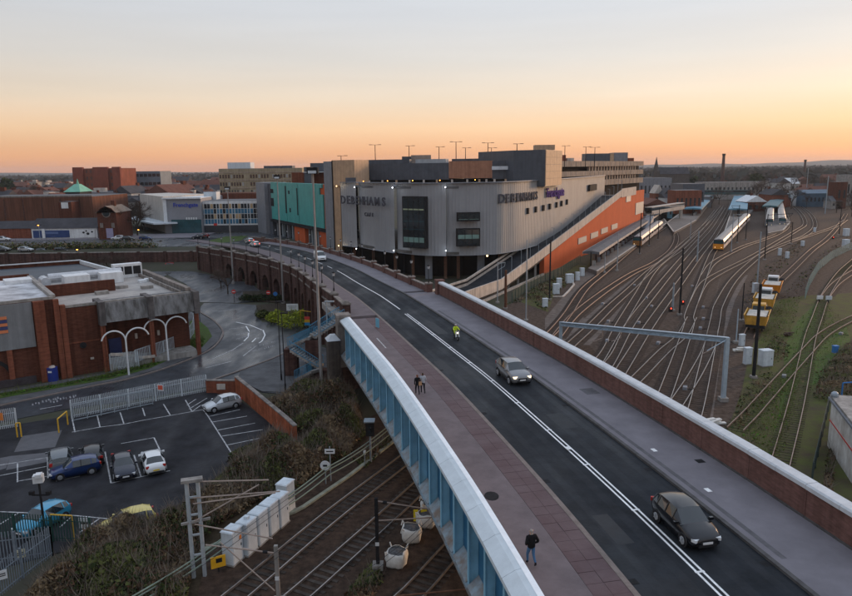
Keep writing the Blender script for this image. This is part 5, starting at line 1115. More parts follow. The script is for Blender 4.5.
# orange and yellow track machines (ballast wagons with cabs)
def machine(label, px_, py_, rz, m, cabm):
    t = thing('track_machine', label, 'track machine', 'orange and yellow track machines', at(px_, py_, .3), rz)
    MB().box((0, 0, .75), (2.5, 5.6, .35)).build('chassis', steel_dark, t)
    b = MB(); b.add([(-1.3, -2.6, .95), (1.3, -2.6, .95), (1.3, 1.2, .95), (-1.3, 1.2, .95), (-1.5, -2.9, 2.3), (1.5, -2.9, 2.3), (1.5, 1.4, 2.3), (-1.5, 1.4, 2.3)], [(0, 1, 2, 3), (0, 1, 5, 4), (1, 2, 6, 5), (2, 3, 7, 6), (3, 0, 4, 7)]); b.build('hopper', m, t)
    MB().box((0, -.7, 2.0), (2.5, 3.6, .5)).build('load', mat('load_white', (.5, .47, .42), .9, .3, 1.5, bump=.6), t)
    MB().box((-.1, 2.0, 2.0), (1.9, 1.5, 2.1), 0, .9).build('cab', cabm, t); MB().box((-.1, 1.22, 2.4), (1.5, .06, .8)).box((.9, 2.0, 2.4), (.06, 1.1, .8)).build('cab_window', glass_dark, t)
    MB().cyl((.9, 1.6, 1.7), (1.3, 2.6, 2.2), .55, .45, 10).build('exhaust_drum', steel_dark, t)
    for sy in (-1.9, 1.9):
        for sx in (-.85, .85): MB().cyl((sx-.1, sy, .42), (sx+.1, sy, .42), .42, .42, 12).build('wheel', steel_dark, t)
    for s in (-1, 1): MB().beam((s*1.52, -2.9, 2.35), (s*1.52, 1.4, 2.35), .1, .12).build('rim', m, t)
    t.scale = (1.12, 1.42, 1.12)
orange_m = mat('machine_orange', (.72, .25, .02), .5, .12, 1.5, streak=.2); yellow_m = mat('machine_yellow', (.66, .36, .06), .5, .15, 1.5, streak=.3)
d_ = at(772, 291, 0)-at(757, 325, 0); rzm = math.atan2(d_.y, d_.x)-math.pi/2
machine('yellow track machine with pale load, nearest of the three', 757, 327, rzm, yellow_m, yellow_m); machine('yellow track machine in the middle of the three', 764.5, 309, rzm, yellow_m, white_m); machine('bright orange track machine with white top, furthest of the three', 772, 294.5, rzm, orange_m, white_m)
# white shed at the right edge
t = thing('white_shed', 'weathered white metal shed with red stripe at the right edge', 'shed'); A = at(829, 484, 0); B = at(836, 404+58, 0)
sA = at(831, 488, 0)+Vector((1.9, 0, 0)); sd_ = Vector((.30, .95, 0)).normalized(); sn = Vector((sd_.y, -sd_.x, 0)); Hs = 4.7
shed_m = mat('shed_white', (.70, .70, .68), .6, .2, .8, col2=(.46, .42, .38), streak=.2)
def sbx(name, u0, u1, v0, v1, z0, z1, m): q = [sA+sd_*u0+sn*v0, sA+sd_*u1+sn*v0, sA+sd_*u1+sn*v1, sA+sd_*u0+sn*v1]; MB().prism([(p.x, p.y) for p in q], z0, z1).build(name, m, t)
sbx('body', 0, 9, 0, 7, 0, Hs, shed_m); sbx('roof', -.2, 9.2, -.15, 7.2, Hs+.01, Hs+.25, concrete); sbx('stripe', -.03, 9.01, -.03, 0, 2.5, 2.62, red_m); sbx('stripe', -.03, -.001, 0, 7.01, 2.0, 2.12, red_m); sbx('gutter', -.1, 9.1, -.3, -.16, Hs-.15, Hs+.05, grey_slab)
sbx('door', -.04, -.005, 2.2, 3.6, .1, 2.0, concrete); sbx('corner_post', -.08, .12, -.08, .12, 0, Hs, concrete); MB().ball(sA+sn*.1+sd_*8.6+Vector((0, 0, Hs+.4)), .35).build('vent_cowl', steel, t)
t = thing('signal_bracket', 'blue steel bracket post standing above the white shed', 'post', None, at(841, 402, 0)); MB().cyl((0, 0, 0), (0, 0, 2.2), .08).build('post', blue_m, t); MB().cyl((0, 0, 2.2), (3, 0, 2.4), .08).build('bar', blue_m, t)

# ================================================================== station
def platform(label, poly, z=1.0, m=None, edge=None):
    t = thing('station_platform', label, 'platform', 'station platforms'); P = [at(*p, z) for p in poly]
    MB().prism([(p.x, p.y) for p in P], 0, z).build('platform', m or mat('platform_grey', (.17, .155, .145), .85, .2, .5), t)
    for a, c in (edge or ()): MB().beam(P[a]+Vector((0, 0, .02)), P[c]+Vector((0, 0, .02)), .5, .05).build('edge_strip', concrete_pale, t)
    return t
platform('long platform under the grey canopy beside the orange wall', [(597, 271), (588, 268), (648, 229), (690, 200), (700, 199), (640, 242)], edge=((0, 5), (5, 4)))
platform('pointed island platform below the pale footbridge', [(674, 232), (662, 216), (672, 203), (704, 191), (720, 190), (696, 220)], edge=((0, 1), (0, 5)))
platform('platform beside the orange-fronted train', [(722, 240), (727, 240), (757, 205), (760, 195), (737, 194)], edge=((0, 4),))
platform('small bay platform with parked trains', [(768, 233), (783, 230), (790, 222), (778, 203), (764, 203)], edge=((0, 1), (1, 2)))
def canopy(label, near, far, z, wid, m, th=.5, post=True):
    t = thing('platform_canopy', label, 'canopy', 'platform canopies'); a, c = at(*near, z), at(*far, z); path = sided([a, c])
    MB().sweep(path, [(-wid/2, -th), (wid/2, -th), (wid/2, 0), (0, .35), (-wid/2, 0)]).build('roof', m, t)
    MB().sweep(path, [(-wid/2-.08, -th-.15), (-wid/2, -th-.15), (-wid/2, .02), (-wid/2-.08, .02)]).build('valance', concrete_pale if m is grey_roof else m, t); MB().sweep(path, [(wid/2, -th-.15), (wid/2+.08, -th-.15), (wid/2+.08, .02), (wid/2, .02)]).build('valance', concrete_pale if m is grey_roof else m, t)
    n_ = int((c-a).length/7)
    for k in range(n_+1): p = a.lerp(c, k/n_); MB().box((p.x, p.y, z/2), (.25, .25, z)).build('post', steel_dark, t); MB().box((p.x+.8, p.y, 1.6), (.9, .5, 1.2)).build('bench', grey_slab if k % 2 else concrete, t)
canopy('long grey canopy along the platform beside the orange wall', (591, 252), (662, 209), 4.4, 4.2, grey_roof); canopy('blue canopy over the island platform, left', (693, 208.5), (708, 196), 4.6, 8, blue_roof); canopy('blue canopy over the middle platform, behind the train', (738, 209), (741, 196), 4.6, 8.5, blue_roof)
canopy('dark blue green canopy right of the gabled station house', (770, 206), (778, 199), 4.6, 7, mat('canopy_teal', (.05, .13, .15), .6, .2, 1))
# trains
def train(label, px, face, wid=2.75, n_cars=2, body=None, rear=False):
    t = thing('train', label, 'train', 'passenger trains'); a, c = at(*px[0], .3), at(*px[1], .3); d = (c-a); L_ = d.length; d /= L_; n_ = Vector((d.y, -d.x, 0)); cl = L_/n_cars
    for k in range(n_cars):
        s0, s1 = k*cl+.15, (k+1)*cl-.15
        def P(s, o, z): return a+d*s+n_*o+Vector((0, 0, z))
        prof = [(-wid/2, .6), (-wid/2, 2.6), (-wid/2+.35, 3.3), (0, 3.55), (wid/2-.35, 3.3), (wid/2, 2.6), (wid/2, .6)]
        cb = MB().sweep([(a+d*s0, n_), (a+d*s1, n_)], prof).build('carriage', body or mat('train_body', (.33, .33, .36), .4, .12, 1, streak=.2), t)
        MB().sweep([(a+d*(s0+.4), n_), (a+d*(s1-.4), n_)], [(-wid/2+.36, 3.31), (0, 3.57), (wid/2-.36, 3.31)], closed=False).build('roof', mat('train_roof', (.36, .34, .32), .75, .2, .6), cb)
        for s in (-1, 1):
            m_ = MB(); m_.sweep([(a+d*(s0+.7), n_), (a+d*(s1-.7), n_)], [(s*(wid/2+.012), 1.7), (s*(wid/2+.012), 2.5)], closed=False); m_.build('window_band', glass_dark, cb)
            for q in (.25, .75): m_ = MB(); m_.sweep([(a+d*(s0+cl*q-.65), n_), (a+d*(s0+cl*q+.65), n_)], [(s*(wid/2+.022), .7), (s*(wid/2+.022), 2.6)], closed=False); m_.build('door', mat('train_door', (.10, .09, .16), .4, .1, 1), cb)
        for q in (.18, .82): MB().box(a+d*(s0+(s1-s0)*q)+Vector((0, 0, .35)), (2.4, 3.2, .6), math.atan2(d.y, d.x)-math.pi/2).build('bogie', steel_dark, t)
    f = Vector((a.x, a.y, 0))+d*.12; rz = math.atan2(d.y, d.x)-math.pi/2
    MB().box(f-d*.06+Vector((0, 0, 1.5)), (wid-.1, .2, 1.6), rz).build('front', face, t); MB().box(f-d*.05+Vector((0, 0, 2.9)), (wid-.3, .22, 1.2), rz).build('front_frame', steel_dark if face is not yellow_m else steel_dark, t); MB().box(f-d*.17+Vector((0, 0, 2.8)), (wid-.6, .06, .85), rz).build('windscreen', glass_teal, t)
    for s in (-.9, .9): MB().ball(f-d*.16+n_*s+Vector((0, 0, 1.25)), .09, 6, 5).build('headlight', hd_lamp, t)
    MB().box(f-d*.1+Vector((0, 0, .55)), (wid-.3, .3, .35), rz).build('bumper', steel_dark, t)
train('commuter train with orange front approaching on the middle track', ((718, 250.5), (746, 221)), mat('train_orange', (.75, .28, .02), .5, .1, 1), 3.1, 2)
train('small train with dark orange front at the long platform', ((637, 247), (659, 229)), mat('train_dull_orange', (.30, .13, .03), .5, .2, 1), 2.9, 2)
train('silver train parked at the bay platform, left', ((769, 227), (771, 208)), grey_slab, 3.0, 2, mat('train_pale', (.52, .52, .53), .4, .12, 1)); train('silver train parked at the bay platform, right', ((782, 226), (780, 208)), grey_slab, 3.0, 2, MATS['train_pale'])
# footbridges and station buildings
def bridge_beam(label, a, c, z, wid, h, m, legs=True, win=None):
    t = thing('footbridge', label, 'footbridge'); A, C_ = at(*a, z), at(*c, z); path = sided([A, C_]); MB().sweep(path, [(-wid/2, 0), (wid/2, 0), (wid/2, .5), (-wid/2, .5)]).build('floor', m, t)
    for s in (-1, 1): MB().sweep(path, [(s*wid/2-.1, .51), (s*wid/2+.1, .51), (s*wid/2+.1, 1.5), (s*wid/2-.1, 1.5)]).build('parapet', m, t)
    MB().sweep(path, [(-wid/2, h-.3), (wid/2, h-.3), (wid/2, h), (-wid/2, h)]).build('roof', m, t); MB().sweep(path, [(-wid/2+.1, 1.51), (wid/2-.1, 1.51), (wid/2-.1, h-.31), (-wid/2+.1, h-.31)]).build('glazing', win or glass_dark, t)
    if legs:
        for k in (0, 1.): p = A.lerp(C_, k); MB().box((p.x, p.y, z/2), (1.2, 1.6, z)).build('tower', concrete_pale, t)
bridge_beam('pale concrete covered footbridge from the orange wall to the island platform', (648, 214.5), (681, 209), 5.4, 3.2, 3.1, concrete_pale)
bridge_beam('dark green footbridge across the tracks beyond the canopies', (703, 194.5), (750, 194.5), 6, 3, 3, mat('bridge_green', (.04, .09, .09), .6, .2, 1))
bridge_beam('pale blue road bridge on the right beyond the yard', (772, 197), (900, 194), 5.5, 6, 2.0, mat('bridge_blue', (.17, .27, .31), .6, .2, 1), win=MATS['bridge_blue'])
t = thing('platform_stairs', 'grey enclosed stair sloping down from the footbridge to the long platform', 'stairs'); a, c = onl(645, 218, OA, OB)+Vector((1.5, -2, 0)), onl(634, 231, OA, OB)+Vector((3, -2, 0)); MB().beam(a, c, 3, 2.4).build('stair_housing', grey_slab, t); MB().box((a.x, a.y, a.z/2), (3, 3, a.z)).build('stair_tower', dark_clad, t)
p = at(757, 211.5, 0); t = thing('station_house', 'brick station house with white gable end between the platforms', 'building', None, p)
MB().box((0, 8, 2.6), (11, 14, 5.2)).build('wall', brick, t); MB().add([(-6, 1, 5.2), (6, 1, 5.2), (0, 1, 8.6), (-6, 15, 5.2), (6, 15, 5.2), (0, 15, 8.6)], [(0, 1, 2), (3, 4, 5), (0, 2, 5, 3), (1, 2, 5, 4)]).build('roof', white_m, t)
for k in (-3.5, 0, 3.5): MB().box((k, .97, 2.4), (1.6, .08, 2)).build('window', glass_dark, t)
MB().box((0, 8, 9), (1, 1, 1.6)).build('chimney', brick, t)

# overhead wires along some of the running lines, and point motors beside the rails
wire_m = mat('wire', (.03, .03, .032), .7, .1, 1)
for k in (2, 4, 5, 6, 8):
    pts = even(catmull([at(p[0], p[1], .1) for p in TR[k][1]], 1.), 6)
    pts = [p for p in pts if p.y < 320]; b = MB()
    for i in range(len(pts)-1):
        for z, s_ in ((4.9, 0.), (5.9, .55)):
            f0, f1 = (i % 8)/8, ((i % 8)+1)/8
            b.cyl(pts[i]+Vector((0, 0, z-s_*math.sin(math.pi*f0))), pts[i+1]+Vector((0, 0, z-s_*math.sin(math.pi*f1))), .016, .016, 4, cap=False)
    tag(b.build('overhead_wire', wire_m), 'thin overhead contact wires above the '+TR[k][0].split(',')[0].replace('track under', 'line of'), 'wire', 'overhead wires')
rp_ = random.Random(5)
for n_, k in enumerate((1, 2, 2, 3, 3, 4, 5, 5, 6, 6, 7, 8, 8, 9, 10, 14, 15, 15)):
    pts = sided(even(catmull([at(p[0], p[1], .03) for p in TR[k][1]], 1.), 3)); p, s_ = pts[min(len(pts)-1, 3+(n_*5) % 22)]
    q = p+s_*rp_.choice((-1.9, 1.9)); t = thing('point_motor', 'small grey point motor box beside the rails', 'point motor', 'point motors', q, math.atan2(s_.y, s_.x))
    MB().box((0, 0, .17), (.5, .9, .32), 0, .9).build('case', grey_slab, t); MB().box((.6, 0, .06), (.9, .1, .06)).build('rod', steel_dark, t)

for k, px in enumerate((lt1, lt2, lt3)):
    pts = even(catmull([at(p[0], p[1], .1) for p in px], 1.), 4); b = MB()
    for i in range(len(pts)-1):
        for z in (3.55, 3.95): b.cyl(pts[i]+Vector((0, 0, z)), pts[i+1]+Vector((0, 0, z)), .014, .014, 4, cap=False)
    tag(b.build('overhead_wire', wire_m), 'thin overhead wires over the %s track in the cutting by the girder' % ('near', 'second', 'third')[k], 'wire', 'overhead wires')
# ================================================================== the town beyond
def roofcol(i): return (mat('slate', (.06, .058, .065), .8, .25, .3), mat('tile_red', (.14, .065, .05), .85, .25, .3), mat('slate_pale', (.17, .17, .18), .8, .2, .3))[i % 3]
wallcols = [brick_red, brick, mat('render_cream', (.36, .32, .28), .85, .2, .3), mat('render_white', (.50, .49, .48), .85, .15, .3), brick_dark, mat('render_grey', (.20, .20, .21), .85, .15, .3)]
def block(name, label, x0, x1, ytop, Y, dep, m, cat='building', group=None, win=None, roof=None, z0=None, flat_m=None, rz=0.):
    a, c = atY(x0, ytop, Y), atY(x1, ytop, Y); z1 = atY((x0+x1)/2, ytop, Y).z; zb = zg((a.x+c.x)/2, Y) if z0 is None else z0; W = c.x-a.x; H = z1-zb
    t = thing(name, label, cat, group, ((a.x+c.x)/2, Y, zb)); eh = H
    if roof: eh = H*roof[0]
    MB().box((0, dep/2, eh/2), (W, dep, eh)).build('wall', m, t)
    if roof:
        rm = roof[1]; o = .3
        if roof[2] == 'x': MB().add([(-W/2-o, -o, eh), (W/2+o, -o, eh), (W/2+o, dep+o, eh), (-W/2-o, dep+o, eh), (-W/2-o, dep/2, H), (W/2+o, dep/2, H)], [(0, 1, 5, 4), (3, 2, 5, 4), (0, 4, 3), (1, 2, 5), (0, 1, 2, 3)]).build('roof', rm, t)
        else: MB().add([(-W/2-o, -o, eh), (W/2+o, -o, eh), (W/2+o, dep+o, eh), (-W/2-o, dep+o, eh), (0, -o, H), (0, dep+o, H)], [(0, 3, 5, 4), (1, 2, 5, 4), (0, 1, 4), (3, 2, 5), (0, 1, 2, 3)]).build('roof', rm, t)
    else:
        MB().box((0, dep/2, H+.03), (W-.5, dep-.5, .1)).build('roof', flat_m or grey_roof, t)
    if win:
        rows, cols, fw, fh, wm = win
        for r in range(rows):
            for k in range(cols):
                MB().box((-W/2+W*(k+.5)/cols, -.04, eh*(r+.55)/rows), (W/cols*fw, .12, eh/rows*fh)).build('window', wm, t)
    return t, W, H, zb
t, W, H, zb = block('brick_warehouse', 'long windowless brown brick store wall behind the shops', -40, 92, 197.5, 250, 30, mat('brick_brown', (.15, .068, .045), .85, .12, .25, streak=.3))
for k in range(7): MB().box((-W/2+W*(k+.3)/7, -.08, H*.48), (.35, .2, H*.95)).build('pilaster', brick_dark, t)
MB().box((0, .2, H+.3), (W, .5, .5)).build('parapet', stone, t)
block('brick_block', 'square brown brick plant tower with white panel behind the shops', 58, 71, 202, 244, 8, brick); a, c = atY(61.5, 208.5, 243.7), atY(67.5, 202.5, 243.7)
bpt = bpy.data.objects[[o.name for o in COL.objects if o.name.startswith('brick_block')][-1]]; MB().box(((a.x+c.x)/2-bpt.location.x, 243.85-bpt.location.y, (a.z+c.z)/2-bpt.location.z), (c.x-a.x, .25, c.z-a.z)).build('panel', white_m, bpt)
t, W, H, zb = block('shop_parade', 'low parade with dark pitched roof, white fascia and blue shopfront', 30, 96, 219, 232, 9, white_m, roof=(.52, roofcol(0), 'x'))
MB().box((-W*.2, -.1, 1.6), (W*.55, .25, 2.4)).build('shopfront', mat('shop_navy', (.02, .05, .16), .5, .15, .4), t); MB().box((-W*.2, -.26, 2.0), (W*.22, .05, .7)).build('sign', mat('sign_dim', (.10, .15, .30), .5, .1, 1), t); MB().box((W*.33, -.1, 1.7), (W*.28, .2, 2.8)).build('poster', white_m, t)
for dx, dz, s_ in ((-.5, .3, .7), (.4, -.1, .9), (1.3, .5, .6), (.1, .8, .5)): MB().ball((W*.33+dx*1.6, -.22, 1.7+dz), s_*.6, 8, 6, (1, .1, .8)).build('poster_print', steel_dark, t)
MB().box((-W*.31, -.4, 1.8), (.9, .3, 3.2)).build('door', white_m, t)
block('shop_parade', 'low orange-brick shop end at the left edge with dark roof', -20, 30, 222, 234, 9, brick_red, roof=(.6, roofcol(0), 'x'))
t, W, H, zb = block('gabled_building', 'tall brick building with rounded gable and round window facing the street', 96, 115, 206, 228, 12, brick, roof=(.8, mat('gable_stone', (.2, .16, .13), .8, .2, 1), 'y'))
MB().cyl((0, -.02, H*.78), (0, -.3, H*.78), 1.1, 1.1, 16).build('window', glass_dark, t); MB().cyl((0, -.01, H*.78), (0, -.2, H*.78), 1.35, 1.35, 16).build('window_surround', stone, t); MB().add([(-W/2, -.05, H*.8), (W/2, -.05, H*.8), (W*.3, -.05, H*.93), (0, -.05, H*.99), (-W*.3, -.05, H*.93), (-W/2, -.3, H*.8), (W/2, -.3, H*.8), (W*.3, -.3, H*.93), (0, -.3, H*.99), (-W*.3, -.3, H*.93)], [(0, 1, 2, 3, 4), (5, 6, 7, 8, 9), (2, 3, 8, 7), (3, 4, 9, 8), (1, 2, 7, 6), (4, 0, 5, 9)]).build('gable', brick, t)
MB().box((W*.1, -.1, 2.0), (2.2, .25, 3.2)).build('door', mat('door_lilac', (.30, .28, .42), .5, .1, 1), t); MB().box((0, 6, H+.5), (1.2, 1.2, 2)).build('chimney', brick, t)
for k in (-.3, .3): MB().box((W*k, -.05, H*.42), (1.0, .15, 1.6)).build('window', stone, t)
t, W, H, zb = block('hotel_block', 'large red brick tower block dominating the left skyline', 72, 121, 168.5, 430, 22, mat('brick_hotel', (.24, .085, .055), .85, .2, .2, streak=.2), win=(6, 12, .4, .45, mat('window_dim', (.10, .055, .045), .4, .2, .5)))
for k, wx in ((-.36, .2), (.1, .3), (.42, .16)): MB().box((W*k, -1, H*.52), (W*wx, 2.2, H*1.03)).build('bay', mat('brick_hotel2', (.20, .065, .045), .85, .2, .2), t)
block('glass_office', 'blue grey glass office with flat roof beside the red brick tower', 122, 160, 171.5, 460, 20, mat('office_blue', (.13, .165, .20), .4, .2, .2), win=(4, 9, .8, .35, glass_dark))
t, W, H, zb = block('domed_hall', 'hall with pale green copper pyramid roof in the roofscape', 65, 79.5, 192, 330, 12, mat('hall_dark', (.05, .05, .055), .8, .2, 1)); MB().add([(-W/2-.6, -.6, H), (W/2+.6, -.6, H), (W/2+.6, 12.6, H), (-W/2-.6, 12.6, H), (-1, 5, H+3.6), (1, 5, H+3.6), (1, 7, H+3.6), (-1, 7, H+3.6)], [(0, 1, 5, 4), (1, 2, 6, 5), (2, 3, 7, 6), (3, 0, 4, 7), (4, 5, 6, 7)]).build('copper_roof', mat('copper_green', (.16, .40, .30), .7, .15, .5), t); MB().cyl((0, 6, H+3.6), (0, 6, H+6), .7, .1, 8).build('finial', MATS['copper_green'], t)
# white mall entrance
t, W, H, zb = block('mall_entrance', 'grey and white mall entrance box with blue name lettering', 163, 200.5, 198.5, 248, 30, mat('mall_grey', (.24, .245, .27), .6, .08, .4), flat_m=white_m)
MB().box((0, -.3, H+.1), (W+.6, 1, .5)).build('capping', white_m, t); MB().box((W*.08, -.06, 2.4), (W*.8, .3, 4.8)).build('glazed_base', glass_teal, t); MB().box((-W/2+.5, -.2, H*.62), (1.2, .4, H*.72)).build('corner_panel', white_m, t)
textmesh('name_sign', 'Frenchgate', 2.0, mat('sign_blue', (.03, .06, .38), .5, .1, 1), t, (1.2, -.15, H*.81), (math.pi/2, 0, 0))
for k in range(5): MB().box((1.3+k*.85, -.2, H*.42), (.55, .1, .8)).build('small_letter', white_m, t)
A, B = pl(140, 285), pl(163, 250); zt_ = zat(150, 199, 265)
tag(MB().prism([(A.x, A.y), (B.x, B.y), (B.x+8, B.y+25), (A.x+8, A.y+10)], 4, 17.0).build('mall_side_wall', mat('mall_white', (.50, .47, .43), .7, .1, .3, streak=.2)), 'blank pale side wall of the mall entrance box', 'building')
tag(MB().prism([(B.x-1, B.y-8), (B.x+6, B.y-4), (A.x+2, A.y+2), (A.x-6, A.y-5)], 7.6, 8.1).build('street_canopy', cabinet_m), 'pale glazed canopy over the mall side street', 'canopy')
# blue panel office
t, W, H, zb = block('panel_office', 'long low office with blue and tan panels in white frames', 200.5, 262, 201, 250, 16, white_m)
n_c, n_r = 20, 4; tanp = mat('panel_tan', (.42, .30, .18), .6, .15, 1); bluep = mat('panel_blue', (.03, .14, .24), .5, .2, 1)
for r in range(n_r):
    for k in range(n_c):
        u = random.random(); m_ = (bluep if r in (0, 2) else (tanp if u < .35 else glass_dark)) if u < .85 else glass_dark
        MB().box((-W/2+W*(k+.5)/n_c, -.05, H*(.26+.66*(r+.5)/n_r)), (W/n_c*(.84 if k % 5 else .6), .12, H*.66/n_r*.9)).build('panel', m_, t)
MB().box((0, -.06, H*.11), (W-.4, .2, H*.22)).build('ground_floor', mat('shop_dark', (.03, .035, .045), .4, .3, .5), t); MB().box((-W*.28, -.2, H*.25), (1.2, .2, .8)).build('red_sign', red_m, t)
a = atY(208, 199, 258); 
block('roof_cabin', 'pale blue box standing on the roof behind the panel office', 203.5, 216, 192, 262, 5, cabinet_m); block('brick_store', 'red brown store roofline behind the panel office', 216, 262, 193.5, 275, 14, brick, flat_m=brick)
# tan office block
t, W, H, zb = block('office_block', 'long tan concrete office block with rows of dark windows', 218.5, 302, 168.5, 335, 16, mat('office_tan', (.34, .285, .20), .8, .15, .3, streak=.25))
for r in range(5):
    for k in range(30):
        if k in (9, 10, 18): continue
        MB().box((-W/2+W*(k+.5)/30, -.04, H*(.12+.8*(r+.5)/5)), (W/30*.62, .14, H*.075)).build('window', glass_dark if (k*7+r*3) % 5 else mat('pane_pale', (.3, .3, .3), .3, .2, 1), t)
for r in range(6): MB().box((0, -.1, H*(.12+.8*r/5)), (W, .18, H*.02)).build('string_course', tan_conc, t)
for k, wx, h in ((-.28, 22, 3.0), (.12, 16, 1.2), (.3, 10, 1.2)): MB().box((W*k, 8, H+h/2), (wx*.5, 8, h)).build('roof_cabin', cabinet_m if h > 2 else dark_clad, t)

# church spire and chimneys on the right skyline
p = atY(656, 171, 620); t = thing('church', 'church with a tall thin stone spire on the skyline', 'church', None, (p.x, 620, 0)); ch = mat('church_stone', (.085, .075, .07), .9, .2, .5)
ht = atY(656, 171, 620).z; hp = atY(656, 157, 620).z; MB().box((0, 0, ht/2), (5.5, 5.5, ht)).build('tower', ch, t); MB().cyl((0, 0, ht), (0, 0, hp), 2.6, .1, 8).build('spire', ch, t); MB().box((16, 6, 9), (28, 11, 18)).build('nave', ch, t); MB().add([(2, 0, 18), (30, 0, 18), (30, 12, 18), (2, 12, 18), (2, 6, 24), (30, 6, 24)], [(0, 1, 5, 4), (3, 2, 5, 4), (0, 4, 3), (1, 2, 5)]).build('roof', roofcol(0), t)
for x, yt, Y, r, lab in ((724, 154, 900, 2.6, 'tall dark industrial chimney on the right skyline'), (805.5, 160, 1000, 2.2, 'shorter dark chimney on the far right skyline')):
    q = atY(x, yt, Y); t = thing('chimney_stack', lab, 'chimney', None, (q.x, Y, 0)); MB().cyl((0, 0, 0), (0, 0, q.z), r, r*.6, 10).build('shaft', brick_dark, t); MB().cyl((0, 0, q.z-2), (0, 0, q.z+.3), r*.8, r*.8, 10).build('crown', steel_dark, t)
# middle-distance buildings on the right
for nm, lab, x0, x1, yt, Y, dp, m, rf in (
  ('brick_shed', 'dark brick warehouse behind the orange wall end', 647, 668, 199, 330, 18, brick, (.75, roofcol(1), 'y')), ('brick_house', 'red brick house with pale gable beside the footbridge', 655, 664, 185, 450, 10, brick_red, (.6, concrete_pale, 'y')), ('brick_house', 'brick house with slate gable near the blue canopy', 664, 676, 188, 440, 12, brick, (.65, roofcol(0), 'y')),
  ('dark_shed', 'long dark metal shed beyond the station', 683, 705, 184, 400, 20, dark_clad, None), ('brick_row', 'low red brick row beyond the island platform', 676, 702, 190.5, 360, 12, brick_red, None), ('white_roof_shed', 'very long pale roofed shed across the tracks', 702, 768, 182, 520, 14, concrete, None), ('blue_shed', 'long blue depot shed at the far right', 806, 838, 190, 420, 16, mat('depot_blue', (.05, .10, .15), .6, .2, .3), (.8, mat('depot_blue2', (.07, .12, .17), .6, .2, .3), 'x')),
  ('white_shed', 'small white roofed shed among the trees right', 788, 800, 178, 640, 12, concrete, (.6, white_m, 'x')), ('brick_tower', 'dark brick building at the right edge', 838, 848, 182, 400, 10, brick, None), ('pale_tower', 'pale square building at the far right edge', 848, 860, 175, 430, 12, concrete, None), ('pale_shed', 'pale low shed at the right end of the yard', 832, 842, 196, 400, 8, concrete, (.6, grey_roof, 'x')), ('white_van_shed', 'white low depot building behind the yard fence', 796, 806, 191, 430, 8, white_m, None),
  ('blue_hut', 'low blue roofed hut beside the pale footbridge', 661, 673, 205.5, 330, 8, blue_roof, None), ('grey_hall', 'broad grey hall roof behind the church', 640, 672, 178, 480, 18, grey_slab, None)):
    block(nm, lab, x0, x1, yt, Y, dp, m, roof=rf, win=(1, max(2, int((x1-x0)/4)), .4, .3, glass_dark))
# roofscape: the many small houses of the town
rng = random.Random(21); proto = {}
def house_proto(k):
    wm, rm = wallcols[k % 6], roofcol(k); t = thing('town_house', 'x', 'house', 'houses of the distant town')
    MB().box((0, 0, 3), (9, 8, 6)).build('wall', wm, t)
    if k % 3 != 2:
        MB().add([(-4.8, -4.3, 6), (4.8, -4.3, 6), (4.8, 4.3, 6), (-4.8, 4.3, 6), (-4.8, 0, 8.8), (4.8, 0, 8.8)], [(0, 1, 5, 4), (3, 2, 5, 4), (0, 4, 3), (1, 2, 5), (0, 1, 2, 3)]).build('roof', rm, t); MB().box((3.2, 0, 8.9), (.9, .9, 1.6)).build('chimney', brick, t)
    else: MB().box((0, 0, 6.1), (9.3, 8.3, .3)).build('roof', rm, t); MB().box((1, 1, 6.9), (2.5, 2, 1.4)).build('roof_box', concrete_pale, t)
    for x in (-2.6, 0, 2.6):
        for z in (1.6, 4.4): MB().box((x, -4.02, z), (1.1, .12, 1.3)).build('window', glass_dark if (x+z) > 2 else white_m, t)
    return t
protos = [house_proto(k) for k in range(6)]; used = [False]*6
kinds = ['red brick', 'brown brick', 'cream rendered', 'white rendered', 'dark brick', 'grey rendered']; rfs = ['slate gable roof', 'red gable roof', 'flat roof']
def put_house(x, y, s, side, k):
    lab = 'small %s house with %s in the %s' % (kinds[k], rfs[k % 3], side); z = zg(x, y)
    t = protos[k] if not used[k] else copy_tree(protos[k]); used[k] = True
    t['label'] = lab; t.location = (x, y, z); t.rotation_euler = (0, 0, rng.choice((0, 0, .2, -.25, 1.5, 1.3))); t.scale = (s*rng.uniform(.9, 2.0), s*rng.uniform(.9, 1.3), s*rng.uniform(.8, 1.25))
for i in range(250):
    Y = 300+720*rng.random()**1.1; px_ = rng.uniform(-10, 268)
    if 96 < px_ < 275 and Y < 360: Y += 75
    X = (px_-426)/F*Y
    put_house(X, Y, rng.uniform(.85, 1.5), 'left town roofscape', rng.choice((0, 1, 2, 2, 3, 3, 4, 5, 5)))
for i in range(60):
    Y = 430+900*rng.random()**1.3; px_ = rng.uniform(642, 870); X = (px_-426)/F*Y
    put_house(X, Y, rng.uniform(.8, 1.3), 'district beyond the station', rng.randrange(6))
# street and cars' forecourt in front of the mall, grass island
struct(MB().prism([(-230, 203), (-62, 203), (-62, 217), (-40, 226), (-38, 246), (-230, 250)], 3.9, 4.12).build('street', asphalt_wet))
struct(MB().prism([(-230, 226), (-150, 226), (-75, 230), (-75, 247), (-230, 231)], 4.0, 4.22).build('pavement', paving_right))
struct(MB().prism([(-200, 150), (-66, 150), (-66, 187), (-200, 187)], -.1, .015).build('rear_yard', asphalt_old))
def gflat(name, px, m, dz): P = [at(p[0], p[1], 4.15) for p in px]; return struct(MB().prism([(p.x, p.y) for p in P], 4.0, 4.15+dz).build(name, m))
gflat('grass_island', [(206, 241.5), (226, 236.5), (248, 236), (240, 241), (218, 244)], grass_m, .06)
